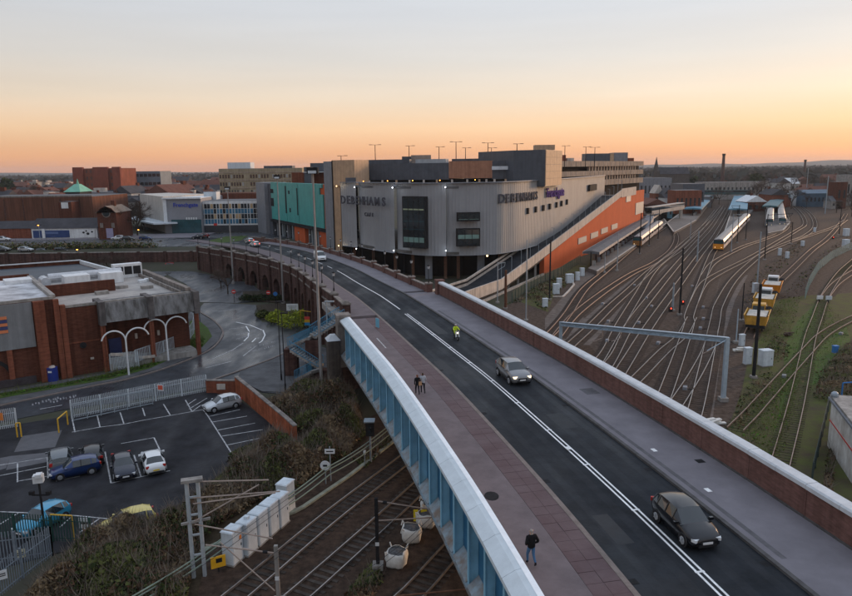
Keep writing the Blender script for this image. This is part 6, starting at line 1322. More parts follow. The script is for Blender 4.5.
# ================================================================== vehicles
tyre_m = mat('tyre', (.018, .018, .02), .85, .2, 4); rim_m = mat('rim', (.42, .43, .45), .35, .1, 4, metal=.7); lens_red = mat('tail_lens', (.42, .02, .015), .25, .05, 4); lens_clear = mat('head_lens', (.62, .64, .66), .15, .05, 4); plate_y = mat('plate_yellow', (.72, .50, .05), .5, .05, 4); plate_w = mat('plate_white', (.7, .7, .7), .5, .05, 4)
trim_m = mat('black_trim', (.015, .015, .017), .5, .1, 4); car_glass = mat('car_glass', (.012, .018, .022), .05, .1, 1, spec=.9)
def paint(name, col, metal=.35): 
    m = mat('paint_'+name, col, .28, .04, 1, metal=metal); m.node_tree.nodes['Principled BSDF'].inputs['Coat Weight'].default_value = .6; return m
# (x, half width, sill z, belt z, roof half width, roof z) ; roof None = bonnet or boot
SHAPES = {
 'hatch': ([(2.0, .58, .32, .60, None, 0), (1.86, .78, .22, .70, None, 0), (1.45, .86, .20, .83, None, 0), (.95, .88, .20, .93, None, 0), (.22, .89, .20, .96, .62, 1.43), (-.45, .89, .20, .98, .64, 1.49), (-1.25, .88, .22, 1.01, .61, 1.45), (-1.72, .84, .26, 1.03, .54, 1.30), (-1.93, .78, .34, .98, None, 0), (-2.0, .68, .40, .72, None, 0)], 1.24, -1.22, .31, 7),
 'suv': ([(2.2, .62, .42, .72, None, 0), (2.06, .84, .32, .88, None, 0), (1.6, .92, .30, 1.00, None, 0), (1.05, .94, .30, 1.09, None, 0), (.32, .94, .30, 1.12, .66, 1.62), (-.5, .94, .30, 1.14, .69, 1.69), (-1.4, .93, .32, 1.17, .66, 1.64), (-1.92, .89, .36, 1.19, .58, 1.46), (-2.13, .82, .44, 1.12, None, 0), (-2.2, .72, .50, .85, None, 0)], 1.36, -1.34, .36, 7),
 'sedan': ([(2.3, .60, .32, .60, None, 0), (2.14, .80, .22, .70, None, 0), (1.65, .88, .20, .82, None, 0), (1.0, .90, .20, .92, None, 0), (.25, .90, .20, .94, .60, 1.38), (-.5, .90, .20, .96, .62, 1.43), (-1.15, .89, .22, .97, .58, 1.36), (-1.75, .87, .24, .98, None, 0), (-2.2, .80, .32, .96, None, 0), (-2.3, .68, .38, .70, None, 0)], 1.42, -1.38, .32, 6),
 'van': ([(2.4, .70, .35, .80, None, 0), (2.25, .90, .26, .95, None, 0), (1.75, .97, .24, 1.10, None, 0), (1.4, .98, .24, 1.18, None, 0), (.75, .98, .24, 1.22, .82, 1.95), (-.2, .98, .24, 1.22, .88, 2.02), (-1.4, .98, .26, 1.22, .88, 2.02), (-2.28, .96, .30, 1.22, .86, 1.98), (-2.36, .95, .34, 1.2, None, 0), (-2.4, .93, .36, 1.0, None, 0)], 1.5, -1.45, .34, 7)}
def car(name, label, kind, pm, loc, rz, group, lit=False, catg='car', plate=True):
    S, wf, wr_, R, last = SHAPES[kind]; t = thing(name, label, catg, group, loc, rz); nS = len(S)
    pts = []
    for (x, w_, zs, zb, rw, zr) in S:
        if rw is None: rw, zr = w_*.84, zb+.025
        half = [(w_*.93, zs), (w_, zs+(zb-zs)*.5), (w_*.965, zb), (rw, zr), (rw*.5, zr+.035)]
        row = [(x, -a, z) for a, z in half]+[(x, 0, zr+.05)]+[(x, a, z) for a, z in half[::-1]]; pts.append(row)
    n_ = 11; body, wind, rear = MB(), MB(), MB(); sides = []
    V_ = sum(pts, [])
    fb, fw, fr = [], [], []; cab0 = 3
    for i in range(nS-1):
        for j in range(n_-1):
            f = (i*n_+j, i*n_+j+1, (i+1)*n_+j+1, (i+1)*n_+j); side = j in (2, 7); top = j in (3, 4, 5, 6)
            if top and i == cab0: fw.append(f)
            elif top and ((kind == 'sedan' and i == last) or (kind in ('hatch', 'suv') and i == last)): fr.append(f)
            elif side and cab0 < i < (last if kind != 'van' else 5): sides.append(f)
            else: fb.append(f)
    fb.append(tuple(range(n_))[::-1]); fb.append(tuple(range((nS-1)*n_, nS*n_))); 
    for i in range(nS-1): fb.append((i*n_, (i+1)*n_, (i+1)*n_+n_-1, i*n_+n_-1))
    def sub(fs, name_, m, smooth=True):
        ids = sorted({k for f in fs for k in f}); mp = {k: q for q, k in enumerate(ids)}; return MB().add([V_[k] for k in ids], [tuple(mp[k] for k in f) for f in fs]).build(name_, m, t, smooth)
    bd = sub(fb, 'body', pm); sub(fw, 'windscreen', car_glass)
    if fr: sub(fr, 'rear_window', car_glass)
    for f in sides: sub([f], 'side_window', car_glass, False)
    for i in range(cab0, min(last+1, nS-1) if kind != 'van' else 6):   # pillars
        for j in ((2, 3), (8, 7)):
            MB().beam(V_[i*n_+j[0]], V_[i*n_+j[1]], .07, .05).build('pillar', pm if i != 5 else trim_m, t)
    for x in (wf, wr_):
        for s in (-1, 1):
            w_ = .87 if kind not in ('suv', 'van') else .93
            MB().cyl((x, s*(w_-.02), R+.02), (x, s*(w_+.022), R+.02), R+.07, R+.06, 18).build('wheel_arch', trim_m, t)
            wo = MB().cyl((x, s*(w_-.20), R), (x, s*(w_+.03), R), R, R, 18).build('wheel', tyre_m, t)
            b = MB().cyl((x, s*(w_+.031), R), (x, s*(w_+.04), R), R*.66, R*.62, 14).build('rim', rim_m, wo)
            b = MB()
            for q in range(5): a = 2*math.pi*q/5; b.beam((x, s*(w_+.045), R), (x+R*.6*math.cos(a), s*(w_+.045), R+R*.6*math.sin(a)), .035, .07, (0, 1, 0))
            b.cyl((x, s*(w_+.032), R), (x, s*(w_+.043), R), R*.5, R*.5, 10).build('spokes', trim_m if False else rim_m, wo)
    f0, f1, r0, r1 = S[0], S[1], S[-1], S[-2]
    for s in (-1, 1):
        MB().box((f1[0]+.005, s*f1[1]*.74, f1[3]-.09), (.26, .34, .15), -s*.45).build('headlight', hd_lamp if lit else lens_clear, t)
        MB().box((r1[0]-.02, s*r1[1]*.86, r1[3]-.06), (.12, .24, .2 if kind != 'suv' else .28), s*.35).build('tail_light', lamp_red if lit == 2 else lens_red, t)
        MB().box((S[3][0]-.22, s*(S[3][1]+.10), S[3][3]+.06), (.14, .2, .14)).build('mirror', pm, t)
        MB().beam((S[2][0]-.5, s*(S[4][1]*.985), S[4][3]-.02), (S[6][0], s*(S[6][1]*.985), S[6][3]-.02), .025, .03).build('belt_trim', trim_m, t)
    MB().box((f0[0]-.06, 0, f0[3]-.08), (.14, f0[1]*1.3, .16)).build('grille', trim_m, t); MB().box((f0[0]+.0, 0, f0[2]+.02), (.12, f0[1]*1.7, .12)).build('front_bumper', trim_m, t)
    MB().box((r0[0]-.0, 0, r0[2]+.02), (.12, r0[1]*1.8, .14)).build('rear_bumper', trim_m, t)
    if plate: MB().box((f0[0]+.02, 0, f0[2]+.14), (.03, .52, .11)).build('front_plate', plate_w, t); MB().box((r0[0]-.035, 0, r0[2]+.22), (.03, .52, .12)).build('rear_plate', plate_y, t)
    return t
def hd(a, b, z=0.): d = at(*b, z)-at(*a, z); return math.atan2(d.y, d.x)
def lane(y, off):                                   # pose on the bridge road
    i = min(range(len(CP)-1), key=lambda k: abs(CP[k][0].y-y)); p, s_ = CP[i]; d = CP[i+1][0]-p; return p+s_*off, math.atan2(d.y, d.x)
# bays run along this heading
rb = hd((105, 451.7), (111, 482)); rrow = hd((111, 483), (170, 470.5))
GP = 'cars parked in the low car park'
car('parked_car', 'grey four-wheel-drive parked rear to the camera, leftmost in its row', 'suv', paint('grey', (.13, .145, .16)), at(61, 466, .03), rb+math.pi, GP)
car('parked_car', 'black hatchback parked behind the blue one', 'hatch', paint('black', (.012, .013, .016)), at(93, 460, .03), rb+math.pi, GP)
car('parked_car', 'deep blue hatchback standing sideways across the parked cars', 'hatch', paint('blue', (.008, .030, .12)), at(76, 474, .03), rrow+math.pi, GP)
car('parked_car', 'very dark blue saloon parked facing the camera', 'sedan', paint('navy', (.010, .014, .03)), at(124, 471.5, .03), rb, GP)
car('parked_car', 'white saloon parked rear to the camera', 'sedan', paint('white', (.70, .71, .72), .0), at(153.5, 466.5, .03), rb+math.pi, GP)
car('parked_car', 'silver white small hatchback by the red brick wall', 'hatch', paint('silver', (.50, .53, .56)), at(222.5, 408.5, .03), hd((237, 405), (206, 412)), GP)
car('parked_car', 'light blue hatchback behind the green fence at bottom left', 'hatch', paint('sky', (.04, .30, .48)), at(43, 526, .03), hd((64, 515), (24, 537)), GP)
car('parked_car', 'yellow car half hidden by the scrub', 'hatch', paint('yellow', (.58, .46, .10), .1), at(128, 530, .03), hd((146, 524), (110, 534)), GP)
p, h = lane(57.6, 1.75); car('moving_car', 'silver four-wheel-drive with lit headlamps driving toward the camera on the bridge', 'suv', paint('suv_silver', (.21, .21, .22)), at(513, 379, 7.605), h+math.pi, 'traffic on the bridge', 1)
car('moving_car', 'black hatchback driving toward the camera on the near bridge lane', 'hatch', paint('jet', (.008, .009, .013)), at(684, 531, 7.605), lane(32, 0)[1]+math.pi, 'traffic on the bridge')
p, h = lane(150, 1.7); q = atd(320, 260.5); car('white_van', 'white panel van on the far bend of the viaduct road', 'van', paint('van_white', (.68, .69, .70), 0), (q.x, q.y, deckz(q.y)+.01), h+math.pi, 'traffic on the bridge', 0, 'van')
q = atd(255, 246.5); h = lane(195, 0)[1]; car('moving_car', 'white car with red tail lamps where the viaduct meets the town', 'hatch', paint('white2', (.66, .67, .68), 0), (q.x, q.y, deckz(q.y)+.05), h, 'traffic on the bridge', 2)
q = atd(249.5, 243); car('moving_car', 'pale silver car ahead of the white one at the town end', 'hatch', paint('silver', (.5, .53, .56)), (q.x, q.y, deckz(q.y)+.06), h, 'traffic on the bridge', 2)
# far cars on the town streets
far = [(203, 238, 'red', (.25, .02, .02), 'dark red car queuing before the blue panel office'), (198, 239, 'navy', 0, 'dark car queuing left of the red one'), (118, 240, 'white', 0, 'white car in the street beside the round-window gable'), (129, 240.5, 'black', 0, 'black car in the street beyond the round-window gable'), (146, 240, 'blue', 0, 'blue car waiting at the mall junction'),
       (4, 241, 'white', 0, 'white van-like car at the left edge street'), (3, 251, 'grey', 0, 'grey car parked behind the brick building, far left'), (26, 251.5, 'silver', 0, 'silver car parked behind the brick building'), (62, 252, 'black', 0, 'black car parked behind the brick building'), (44, 253, 'grey', 0, 'dark grey car parked behind the brick building'), (168, 268, 'red2', (.45, .02, .02), 'red car parked beside the white roof edge')]
for x, y, c, col, lab in far:
    q = atg(x, y); m_ = MATS.get('paint_'+c) or paint(c, col); car('street_car', lab, 'hatch', m_, (q.x, q.y, max(q.z, 4.14 if q.y > 224 and q.z > 3 else q.z)+.02), random.choice((0, math.pi))+.05, 'cars in the town streets', 0)

# ================================================================== people
skin_m = mat('skin', (.42, .24, .17), .6, .06, 4)
def person(label, loc, rz, top, legs, shoes, hair, pose, group='people on the bridge', extra=None, h=1.75):
    """one continuous skinned body; pose gives joint offsets (x right, y forward, z up) for a 1.75 m figure"""
    J = {'pelvis': (0, 0, .95, .135), 'waist': (0, .0, 1.10, .13), 'chest': (0, .0, 1.32, .165), 'neck': (0, .01, 1.49, .062), 'chin': (0, .03, 1.57, .075), 'head': (0, .02, 1.66, .105), 'crown': (0, .0, 1.74, .07),
         'sl': (-.19, 0, 1.42, .075), 'el': (-.25, -.05, 1.15, .055), 'wl': (-.25, .06, .92, .04), 'hl': (-.25, .10, .84, .045), 'sr': (.19, 0, 1.42, .075), 'er': (.25, -.05, 1.15, .055), 'wr': (.25, .06, .92, .04), 'hr': (.25, .10, .84, .045),
         'pl': (-.10, 0, .88, .10), 'kl': (-.11, .04, .50, .07), 'al': (-.11, -.02, .10, .05), 'tl': (-.11, .13, .05, .045), 'pr': (.10, 0, .88, .10), 'kr': (.11, .04, .50, .07), 'ar': (.11, -.02, .10, .05), 'tr': (.11, .13, .05, .045)}
    for k, v in pose.items(): J[k] = (*v, J[k][3])
    if extra: 
        for k, r in extra.items(): J[k] = (*J[k][:3], r)
    E_ = [('pelvis', 'waist'), ('waist', 'chest'), ('chest', 'neck'), ('neck', 'chin'), ('chin', 'head'), ('head', 'crown'), ('chest', 'sl'), ('sl', 'el'), ('el', 'wl'), ('wl', 'hl'), ('chest', 'sr'), ('sr', 'er'), ('er', 'wr'), ('wr', 'hr'), ('pelvis', 'pl'), ('pl', 'kl'), ('kl', 'al'), ('al', 'tl'), ('pelvis', 'pr'), ('pr', 'kr'), ('kr', 'ar'), ('ar', 'tr')]
    K = list(J); s = h/1.75; me = bpy.data.meshes.new('body'); me.from_pydata([tuple(c*s for c in J[k][:3]) for k in K], [(K.index(a), K.index(b)) for a, b in E_], [])
    o = bpy.data.objects.new('body', me); COL.objects.link(o); md = o.modifiers.new('skin', 'SKIN'); md.use_smooth_shade = True
    for i, k in enumerate(K): sv_ = me.skin_vertices[0].data[i]; sv_.radius = (J[k][3]*s, J[k][3]*s*(.75 if k in ('pelvis', 'waist', 'chest') else 1)); sv_.use_root = (k == 'pelvis')
    su = o.modifiers.new('sub', 'SUBSURF'); su.levels = 1; su.render_levels = 1
    dg = bpy.context.evaluated_depsgraph_get(); dg.update(); m2 = bpy.data.meshes.new_from_object(o.evaluated_get(dg)); bpy.data.objects.remove(o)
    m2.materials.clear()
    for m_ in (skin_m, top, legs, shoes, hair): m2.materials.append(m_)
    HN = [Vector(J[k][:3])*s for k in ('hl', 'hr')]; hd_ = Vector(J['head'][:3])*s; an = [Vector(J[k][:3])*s for k in ('tl', 'al', 'tr', 'ar')]; kn = [Vector(J[k][:3])*s for k in ('pl', 'kl', 'al', 'pr', 'kr', 'ar')]
    neckz = J['neck'][2]*s
    for f in m2.polygons:
        c = f.center; f.use_smooth = True
        if min((c-a).length for a in HN) < .075*s: f.material_index = 0
        elif (c-hd_).length < .17*s and c.z > neckz: f.material_index = 4 if (c.z > hd_.z+.02 or c.y < hd_.y-.03) else 0
        elif min((c-a).length for a in an) < .085*s: f.material_index = 3
        elif min((c-a).length for a in kn[:3]+kn[3:]) < .0: pass
        else:
            lower = c.z < (J['pelvis'][2]-.04)*s and abs(c.x) < .22*s and min((c-Vector(J[k][:3])*s).length for k in ('el', 'er', 'wl', 'wr')) > .09
            f.material_index = 2 if lower else 1
    t = thing('person', label, 'person', group, loc, rz); link('body', m2, t)
    # face and ears
    b = MB(); b.ball((0, hd_.y+.105*s, hd_.z-.01*s), .022*s, 6, 5, (1, 1.2, 1.3)).build('nose', skin_m, t)
    b = MB()
    for q in (-1, 1): b.ball((q*.04*s, hd_.y+.098*s, hd_.z+.02*s), .013*s, 6, 5)
    b.build('eyes', trim_m, t); b = MB()
    for q in (-1, 1): b.ball((q*.105*s, hd_.y, hd_.z), .024*s, 6, 5, (.5, 1, 1.4))
    b.build('ears', skin_m, t); MB().box((0, hd_.y+.1*s, hd_.z-.055*s), (.05*s, .015, .012)).build('mouth', mat('lip', (.25, .10, .09), .6, .05, 4), t)
    # fingers
    for k, sx in (('hl', -1), ('hr', 1)):
        hp = Vector(J[k][:3])*s; wp = Vector(J['w'+k[1]][:3])*s; d = (hp-wp).normalized(); b = MB(); side = Vector((0, 1, 0))
        for q in range(4): a0 = hp+side*(q-1.5)*.019*s+d*.03*s; L_ = (.055, .068, .064, .05)[q]*s; m_ = a0+d*L_*.55; b.cyl(a0, m_, .010*s, .009*s, 5).cyl(m_, m_+d*L_*.4+Vector((-sx*.02*s, 0, 0)), .009*s, .007*s, 5)
        b.cyl(hp+side*.03*s, hp+side*.06*s+d*.03*s, .011*s, .008*s, 5).build('fingers', skin_m, t)
    return t
black_cl = mat('coat_black', (.010, .010, .012), .8, .2, 6); jean = mat('jeans_blue', (.06, .14, .27), .85, .15, 6); dark_tr = mat('trousers_dark', (.016, .017, .022), .85, .2, 6); grey_top = mat('top_grey', (.34, .37, .42), .85, .12, 6); hair_d = mat('hair_dark', (.025, .016, .011), .7, .2, 8); hair_r = mat('hair_red', (.13, .045, .02), .7, .2, 8); hair_g = mat('hair_grey', (.28, .25, .23), .7, .2, 8); hivis = mat('hivis', (.52, .68, .02), .6, .05, 4)
walk = {'kl': (-.10, .16, .52), 'al': (-.10, .14, .11), 'tl': (-.10, .28, .06), 'kr': (.10, -.02, .51), 'ar': (.10, -.26, .15), 'tr': (.10, -.14, .06), 'el': (-.26, -.13, 1.17), 'wl': (-.25, -.08, .93), 'hl': (-.25, -.06, .85), 'er': (.26, .03, 1.16), 'wr': (.24, .16, .97), 'hr': (.23, .21, .90)}
pocket = dict(walk); pocket.update({'el': (-.30, -.10, 1.16), 'wl': (-.22, .08, 1.0), 'hl': (-.18, .13, .96), 'er': (.30, -.10, 1.16), 'wr': (.22, .08, 1.0), 'hr': (.18, .13, .96)})
fat = {'chest': .20, 'waist': .18, 'pelvis': .165, 'sl': .095, 'sr': .095, 'el': .075, 'er': .075}
ph = lane(30, 0)[1]-math.pi/2          # walking away from the camera along the pavement
pm_ = at(531, 565, 7.73); person('person in black padded jacket and blue jeans walking alone along the pavement', pm_, ph+.15, black_cl, jean, dark_tr, hair_g, pocket, extra=fat, h=1.82)
ph2 = lane(50, 0)[1]-math.pi/2
person('person in black coat with reddish hair walking on the left of the couple', at(417.5, 394.5, 7.73), ph2, black_cl, dark_tr, dark_tr, hair_r, walk, h=1.70); person('person in pale grey top with dark trousers on the right of the couple', at(423, 393.5, 7.73), ph2, grey_top, dark_tr, dark_tr, hair_d, {**walk, 'el': (-.28, -.06, 1.16), 'wl': (-.33, .06, .98), 'hl': (-.35, .1, .92)}, h=1.78)
t = thing('handbag', 'tan bag carried between the couple', 'bag', None, at(420.3, 394, 7.73)); MB().box((0, -.15, .95), (.26, .12, .3), .2).build('bag', mat('bag_tan', (.40, .24, .13), .7, .1, 4), t); MB().tube([(-.1, -.15, 1.1), (-.06, -.15, 1.32), (.06, -.15, 1.32), (.1, -.15, 1.1)], .012, 5).build('strap', mat('bag_strap', (.2, .1, .05), .7, .1, 4), t)
# moped and its rider
mo = at(456, 339.5, 7.605); mh = lane(72, 0)[1]+math.pi; t = thing('moped', 'small dark moped with white front shield ridden on the bridge', 'moped', None, mo, mh)
for x in (.62, -.58): w_ = MB().cyl((x, -.05, .25), (x, .05, .25), .25, .25, 16).build('wheel', tyre_m, t); MB().cyl((x, -.055, .25), (x, .055, .25), .14, .14, 10).build('rim', rim_m, w_)
MB().box((-.35, 0, .55), (.8, .3, .34), 0, .85).build('rear_body', paint('moped', (.02, .025, .05)), t); MB().box((0, 0, .32), (.7, .32, .1)).build('footboard', trim_m, t); MB().beam((.62, 0, .3), (.42, 0, 1.0), .12, .12).build('fork', trim_m, t)
MB().add([(.52, -.24, .4), (.52, .24, .4), (.40, .2, 1.05), (.40, -.2, 1.05), (.56, -.2, .42), (.56, .2, .42), (.44, .16, 1.03), (.44, -.16, 1.03)], [(0, 1, 2, 3), (4, 5, 6, 7), (0, 1, 5, 4), (3, 2, 6, 7), (0, 3, 7, 4), (1, 2, 6, 5)]).build('front_shield', white_m, t)
MB().cyl((.42, -.34, 1.05), (.42, .34, 1.05), .025).build('handlebar', trim_m, t); MB().box((-.3, 0, .76), (.7, .28, .1)).build('seat', trim_m, t); MB().ball((.54, 0, .85), .09).build('headlight', hd_lamp, t); MB().box((-.72, 0, .95), (.36, .36, .36)).build('top_box', trim_m, t)
sit = {'pelvis': (0, -.2, .88), 'waist': (0, -.19, 1.03), 'chest': (0, -.14, 1.27), 'neck': (0, -.11, 1.44), 'chin': (0, -.08, 1.52), 'head': (0, -.09, 1.61), 'crown': (0, -.10, 1.70), 'sl': (-.19, -.13, 1.37), 'sr': (.19, -.13, 1.37), 'el': (-.30, .06, 1.15), 'er': (.30, .06, 1.15), 'wl': (-.30, .30, 1.10), 'wr': (.30, .30, 1.10), 'hl': (-.29, .39, 1.09), 'hr': (.29, .39, 1.09), 'pl': (-.12, -.12, .84), 'pr': (.12, -.12, .84), 'kl': (-.19, .26, .78), 'kr': (.19, .26, .78), 'al': (-.15, .16, .42), 'ar': (.15, .16, .42), 'tl': (-.15, .30, .39), 'tr': (.15, .30, .39)}
rd = person('person in bright yellow hi-vis jacket and helmet riding the moped', mo, mh-math.pi/2, hivis, dark_tr, trim_m, mat('helmet', (.55, .56, .56), .3, .05, 4), sit, extra={'head': .135, 'crown': .10, 'chest': .20, 'waist': .17, 'el': .07, 'er': .07})
t = thing('pavement_sign', 'small light blue board standing on the pavement by the girder end', 'sign', None, at(377.5, 328, 7.73)); MB().box((0, 0, .62), (.75, .06, 1.05), -1.0).build('board', mat('board_sky', (.12, .36, .5), .5, .1, 3), t); MB().box((.05, .12, .4), (.05, .05, .8)).build('stay', steel, t)
# people far off by the mall, too small for detail
# ================================================================== vegetation
lv = [mat('leaf_olive', (.095, .105, .034), .9, .3, .6), mat('leaf_dark', (.036, .052, .019), .9, .3, .6), mat('leaf_dry', (.20, .145, .085), .95, .3, .6), mat('leaf_rust', (.105, .062, .037), .95, .3, .6), mat('twig_grey', (.17, .138, .112), .95, .3, .8)]
def leaves(name, pts, size, mats_, rng, wts=None, twig=0., parent=None, elong=1.6, patch=False):
    V_, F_, MI = [], [], []
    for p in pts:
        s = size*min(2.6, math.exp(rng.gauss(-.1, .5))); a = rng.uniform(0, 6.283); tl_ = rng.uniform(-.9, .9); d = Vector((math.cos(a)*math.cos(tl_), math.sin(a)*math.cos(tl_), math.sin(tl_))); n_ = Vector((rng.gauss(0, 1), rng.gauss(0, 1), rng.gauss(0, 1))).cross(d)
        if n_.length < 1e-4: continue
        n_.normalize(); k = len(V_); tw = rng.random() < twig
        if tw: d = Vector((d.x*.5, d.y*.5, abs(d.z)+.5)).normalized(); L_, w_ = s*3.6, s*.07
        else: L_, w_ = s*elong*.5, s*.42
        q = Vector(p); V_ += [tuple(q-d*L_*(0 if tw else 1)), tuple(q+n_*w_+d*(L_*.3 if tw else 0)), tuple(q+d*L_*(1 if not tw else 1)), tuple(q-n_*w_+d*(L_*.3 if tw else 0))]; F_.append((k, k+1, k+2, k+3)); 
        if tw: MI.append(len(mats_)-1)
        elif patch: 
            c_ = math.sin(q.x*.9+1.3*math.sin(q.y*.7))+math.sin(q.y*.8+q.x*.35+2)+rng.gauss(0, .55); MI.append(0 if c_ > .9 else (1 if c_ > .1 else (3 if c_ > -.8 else 2)))
        else: MI.append(rng.choices(range(len(mats_)), wts)[0])
    me = bpy.data.meshes.new(name); me.from_pydata(V_, [], F_); 
    for m_ in mats_: me.materials.append(m_)
    me.polygons.foreach_set('material_index', MI); me.update(); return link(name, me, parent)
def inpoly(x, y, P):
    c = False; j = len(P)-1
    for i in range(len(P)):
        if (P[i].y > y) != (P[j].y > y) and x < (P[j].x-P[i].x)*(y-P[i].y)/(P[j].y-P[i].y)+P[i].x: c = not c
        j = i
    return c
def edge_d(x, y, P):
    best = 1e9; q = Vector((x, y, 0))
    for i in range(len(P)):
        a, b = Vector((P[i].x, P[i].y, 0)), Vector((P[(i+1) % len(P)].x, P[(i+1) % len(P)].y, 0)); d = b-a; t = max(0, min(1, (q-a).dot(d)/d.length_squared)); best = min(best, (a+d*t-q).length)
    return best
def scrub(name, px, n, size, hmax, seed, wts, mats_=None, twig=.33, z=0., label=None):
    rng = random.Random(seed); P = [at(p[0], p[1], z) for p in px]; xs = [p.x for p in P]; ys = [p.y for p in P]; pts = []; ph_ = [(rng.uniform(.4, 1.8)*rng.choice((-1, 1)), rng.uniform(.4, 1.8), rng.uniform(0, 6)) for _ in range(6)]
    while len(pts) < n:
        x, y = rng.uniform(min(xs), max(xs)), rng.uniform(min(ys), max(ys))
        if not inpoly(x, y, P): continue
        e_ = min(1., edge_d(x, y, P)/2.2); hh = hmax*(.35+.65*(.5+.5*sum(math.sin(x*a+y*b+c) for a, b, c in ph_)/3.2))*(.25+.75*e_)
        if rng.random() > .35+.65*max(0, min(1, hh/hmax+.2)): continue
        pts.append((x, y, z+max(.03, hh)*(1-rng.random()**2.2*.75)))
    o = leaves(name, pts, size, mats_ or lv, rng, wts, twig, patch=mats_ is None); o['kind'] = 'stuff'
    if label: o['label'] = label
    return o
flat('scrub_floor', [(20, 604), (55, 566), (110, 536), (180, 508), (232, 470), (262, 448), (292, 446), (338, 404), (362, 412), (366, 440), (330, 470), (290, 492), (240, 524), (205, 560), (196, 604)], mat('leaf_litter', (.045, .034, .022), .95, .4, 1.2, bump=.5), .04)
struct(MB().prism([(p.x, p.y) for p in [at(*q, 0) for q in ((255, 400), (330, 392), (352, 385), (366, 440), (330, 470), (292, 446))]], -.05, .045).build('scrub_floor', MATS['leaf_litter']))
scrub('scrub', [(18, 612), (50, 580), (72, 552), (112, 545), (160, 528), (205, 496), (240, 468), (268, 458), (288, 470), (262, 500), (228, 522), (205, 540), (192, 575), (186, 612)], 52000, .15, 3.0, 3, [4, 3, 3, 2.5, 1], label='tangled brown and olive bramble scrub along the cutting')
scrub('scrub', [(240, 470), (262, 440), (298, 450), (330, 425), (356, 402), (366, 436), (345, 460), (318, 474), (290, 492), (262, 505), (250, 500)], 36000, .15, 3.2, 5, [3, 3, 3, 4, 1.5])
scrub('scrub', [(268, 404), (300, 392), (336, 392), (350, 385), (358, 402), (326, 426), (296, 436), (284, 424)], 16000, .16, 3.0, 8, [2, 3, 3, 3, 2], twig=.45)
scrub('scrub', [(232, 452), (250, 444), (268, 440), (262, 462), (236, 470), (228, 462)], 1500, .16, .5, 9, [2, 2, 3, 2, 1], twig=.2)
scrub('scrub', [(352, 460), (372, 448), (400, 430), (392, 442), (366, 468)], 1500, .18, .8, 10, [1, 2, 2, 3, 2])
scrub('weeds', [(345, 596), (368, 566), (378, 564), (384, 580), (370, 604)], 900, .16, .6, 11, [4, 5, 1, 1, 1])
scrub('weeds', [(812, 400), (822, 370), (846, 345), (870, 345), (870, 400), (840, 405)], 7000, .17, 1.5, 12, [1, 1, 4, 4, 3], twig=.5)
scrub('weeds', [(762, 352), (775, 336), (790, 345), (788, 360), (770, 364)], 900, .15, .6, 13, [1, 1, 3, 4, 3], twig=.4)
scrub('weeds', [(728, 440), (740, 395), (760, 372), (775, 372), (770, 395), (745, 425)], 1000, .15, .4, 14, [4, 3, 3, 2, 2], twig=.3)
scrub('weeds', [(745, 330), (742, 300), (755, 275), (780, 255), (800, 240), (808, 245), (775, 280), (755, 310)], 1500, .2, .5, 15, [3, 3, 3, 3, 2], twig=.35)
scrub('weeds', [(780, 300), (800, 275), (825, 250), (850, 235), (860, 245), (830, 262), (808, 285), (800, 300)], 1300, .2, .45, 16, [3, 3, 3, 3, 2], twig=.3)
scrub('weeds', [(506, 305), (530, 300), (545, 312), (552, 298), (580, 275), (570, 272), (540, 284)], 2500, .22, .5, 17, [5, 3, 2, 1, 1], twig=.2)
scrub('weeds', [(818, 520), (826, 470), (834, 420), (838, 420), (832, 480), (830, 520)], 2500, .18, .9, 18, [2, 3, 2, 4, 2], twig=.3)
scrub('scrub', [(92, 556), (104, 538), (128, 533), (152, 527), (168, 522), (160, 548), (120, 566)], 14000, .14, 3.6, 31, None, twig=.3)
for sd_, px_ in ((41, [(786, 350), (800, 318), (824, 300), (850, 330), (835, 358), (812, 392), (790, 430), (770, 425)]), (42, [(735, 425), (770, 385), (800, 356), (800, 380), (785, 450), (765, 470), (745, 440)]), (43, [(752, 330), (780, 300), (800, 300), (790, 340), (770, 372)])):
    scrub('grass_tufts', px_, 5000, .11, .14, sd_, [4, 3, 2, 2], [mat('blade_green', (.075, .16, .02), .9, .3, 1), lv[0], lv[2], mat('blade_pale', (.12, .15, .04), .9, .3, 1)], twig=.75, z=.03)
# grass tufts on the verge
scrub('grass_tufts', [(-20, 400), (0, 394), (62, 384), (110, 374), (152, 363), (182, 351), (192, 339), (204, 338), (202, 347), (172, 358), (150, 367), (110, 378), (62, 386), (0, 397), (-20, 403)], 5000, .16, .25, 19, [3, 3, 1], [mat('blade_green', (.07, .15, .02), .9, .3, 1), mat('blade_dark', (.035, .08, .015), .9, .3, 1), lv[0]], twig=.5, z=.14)
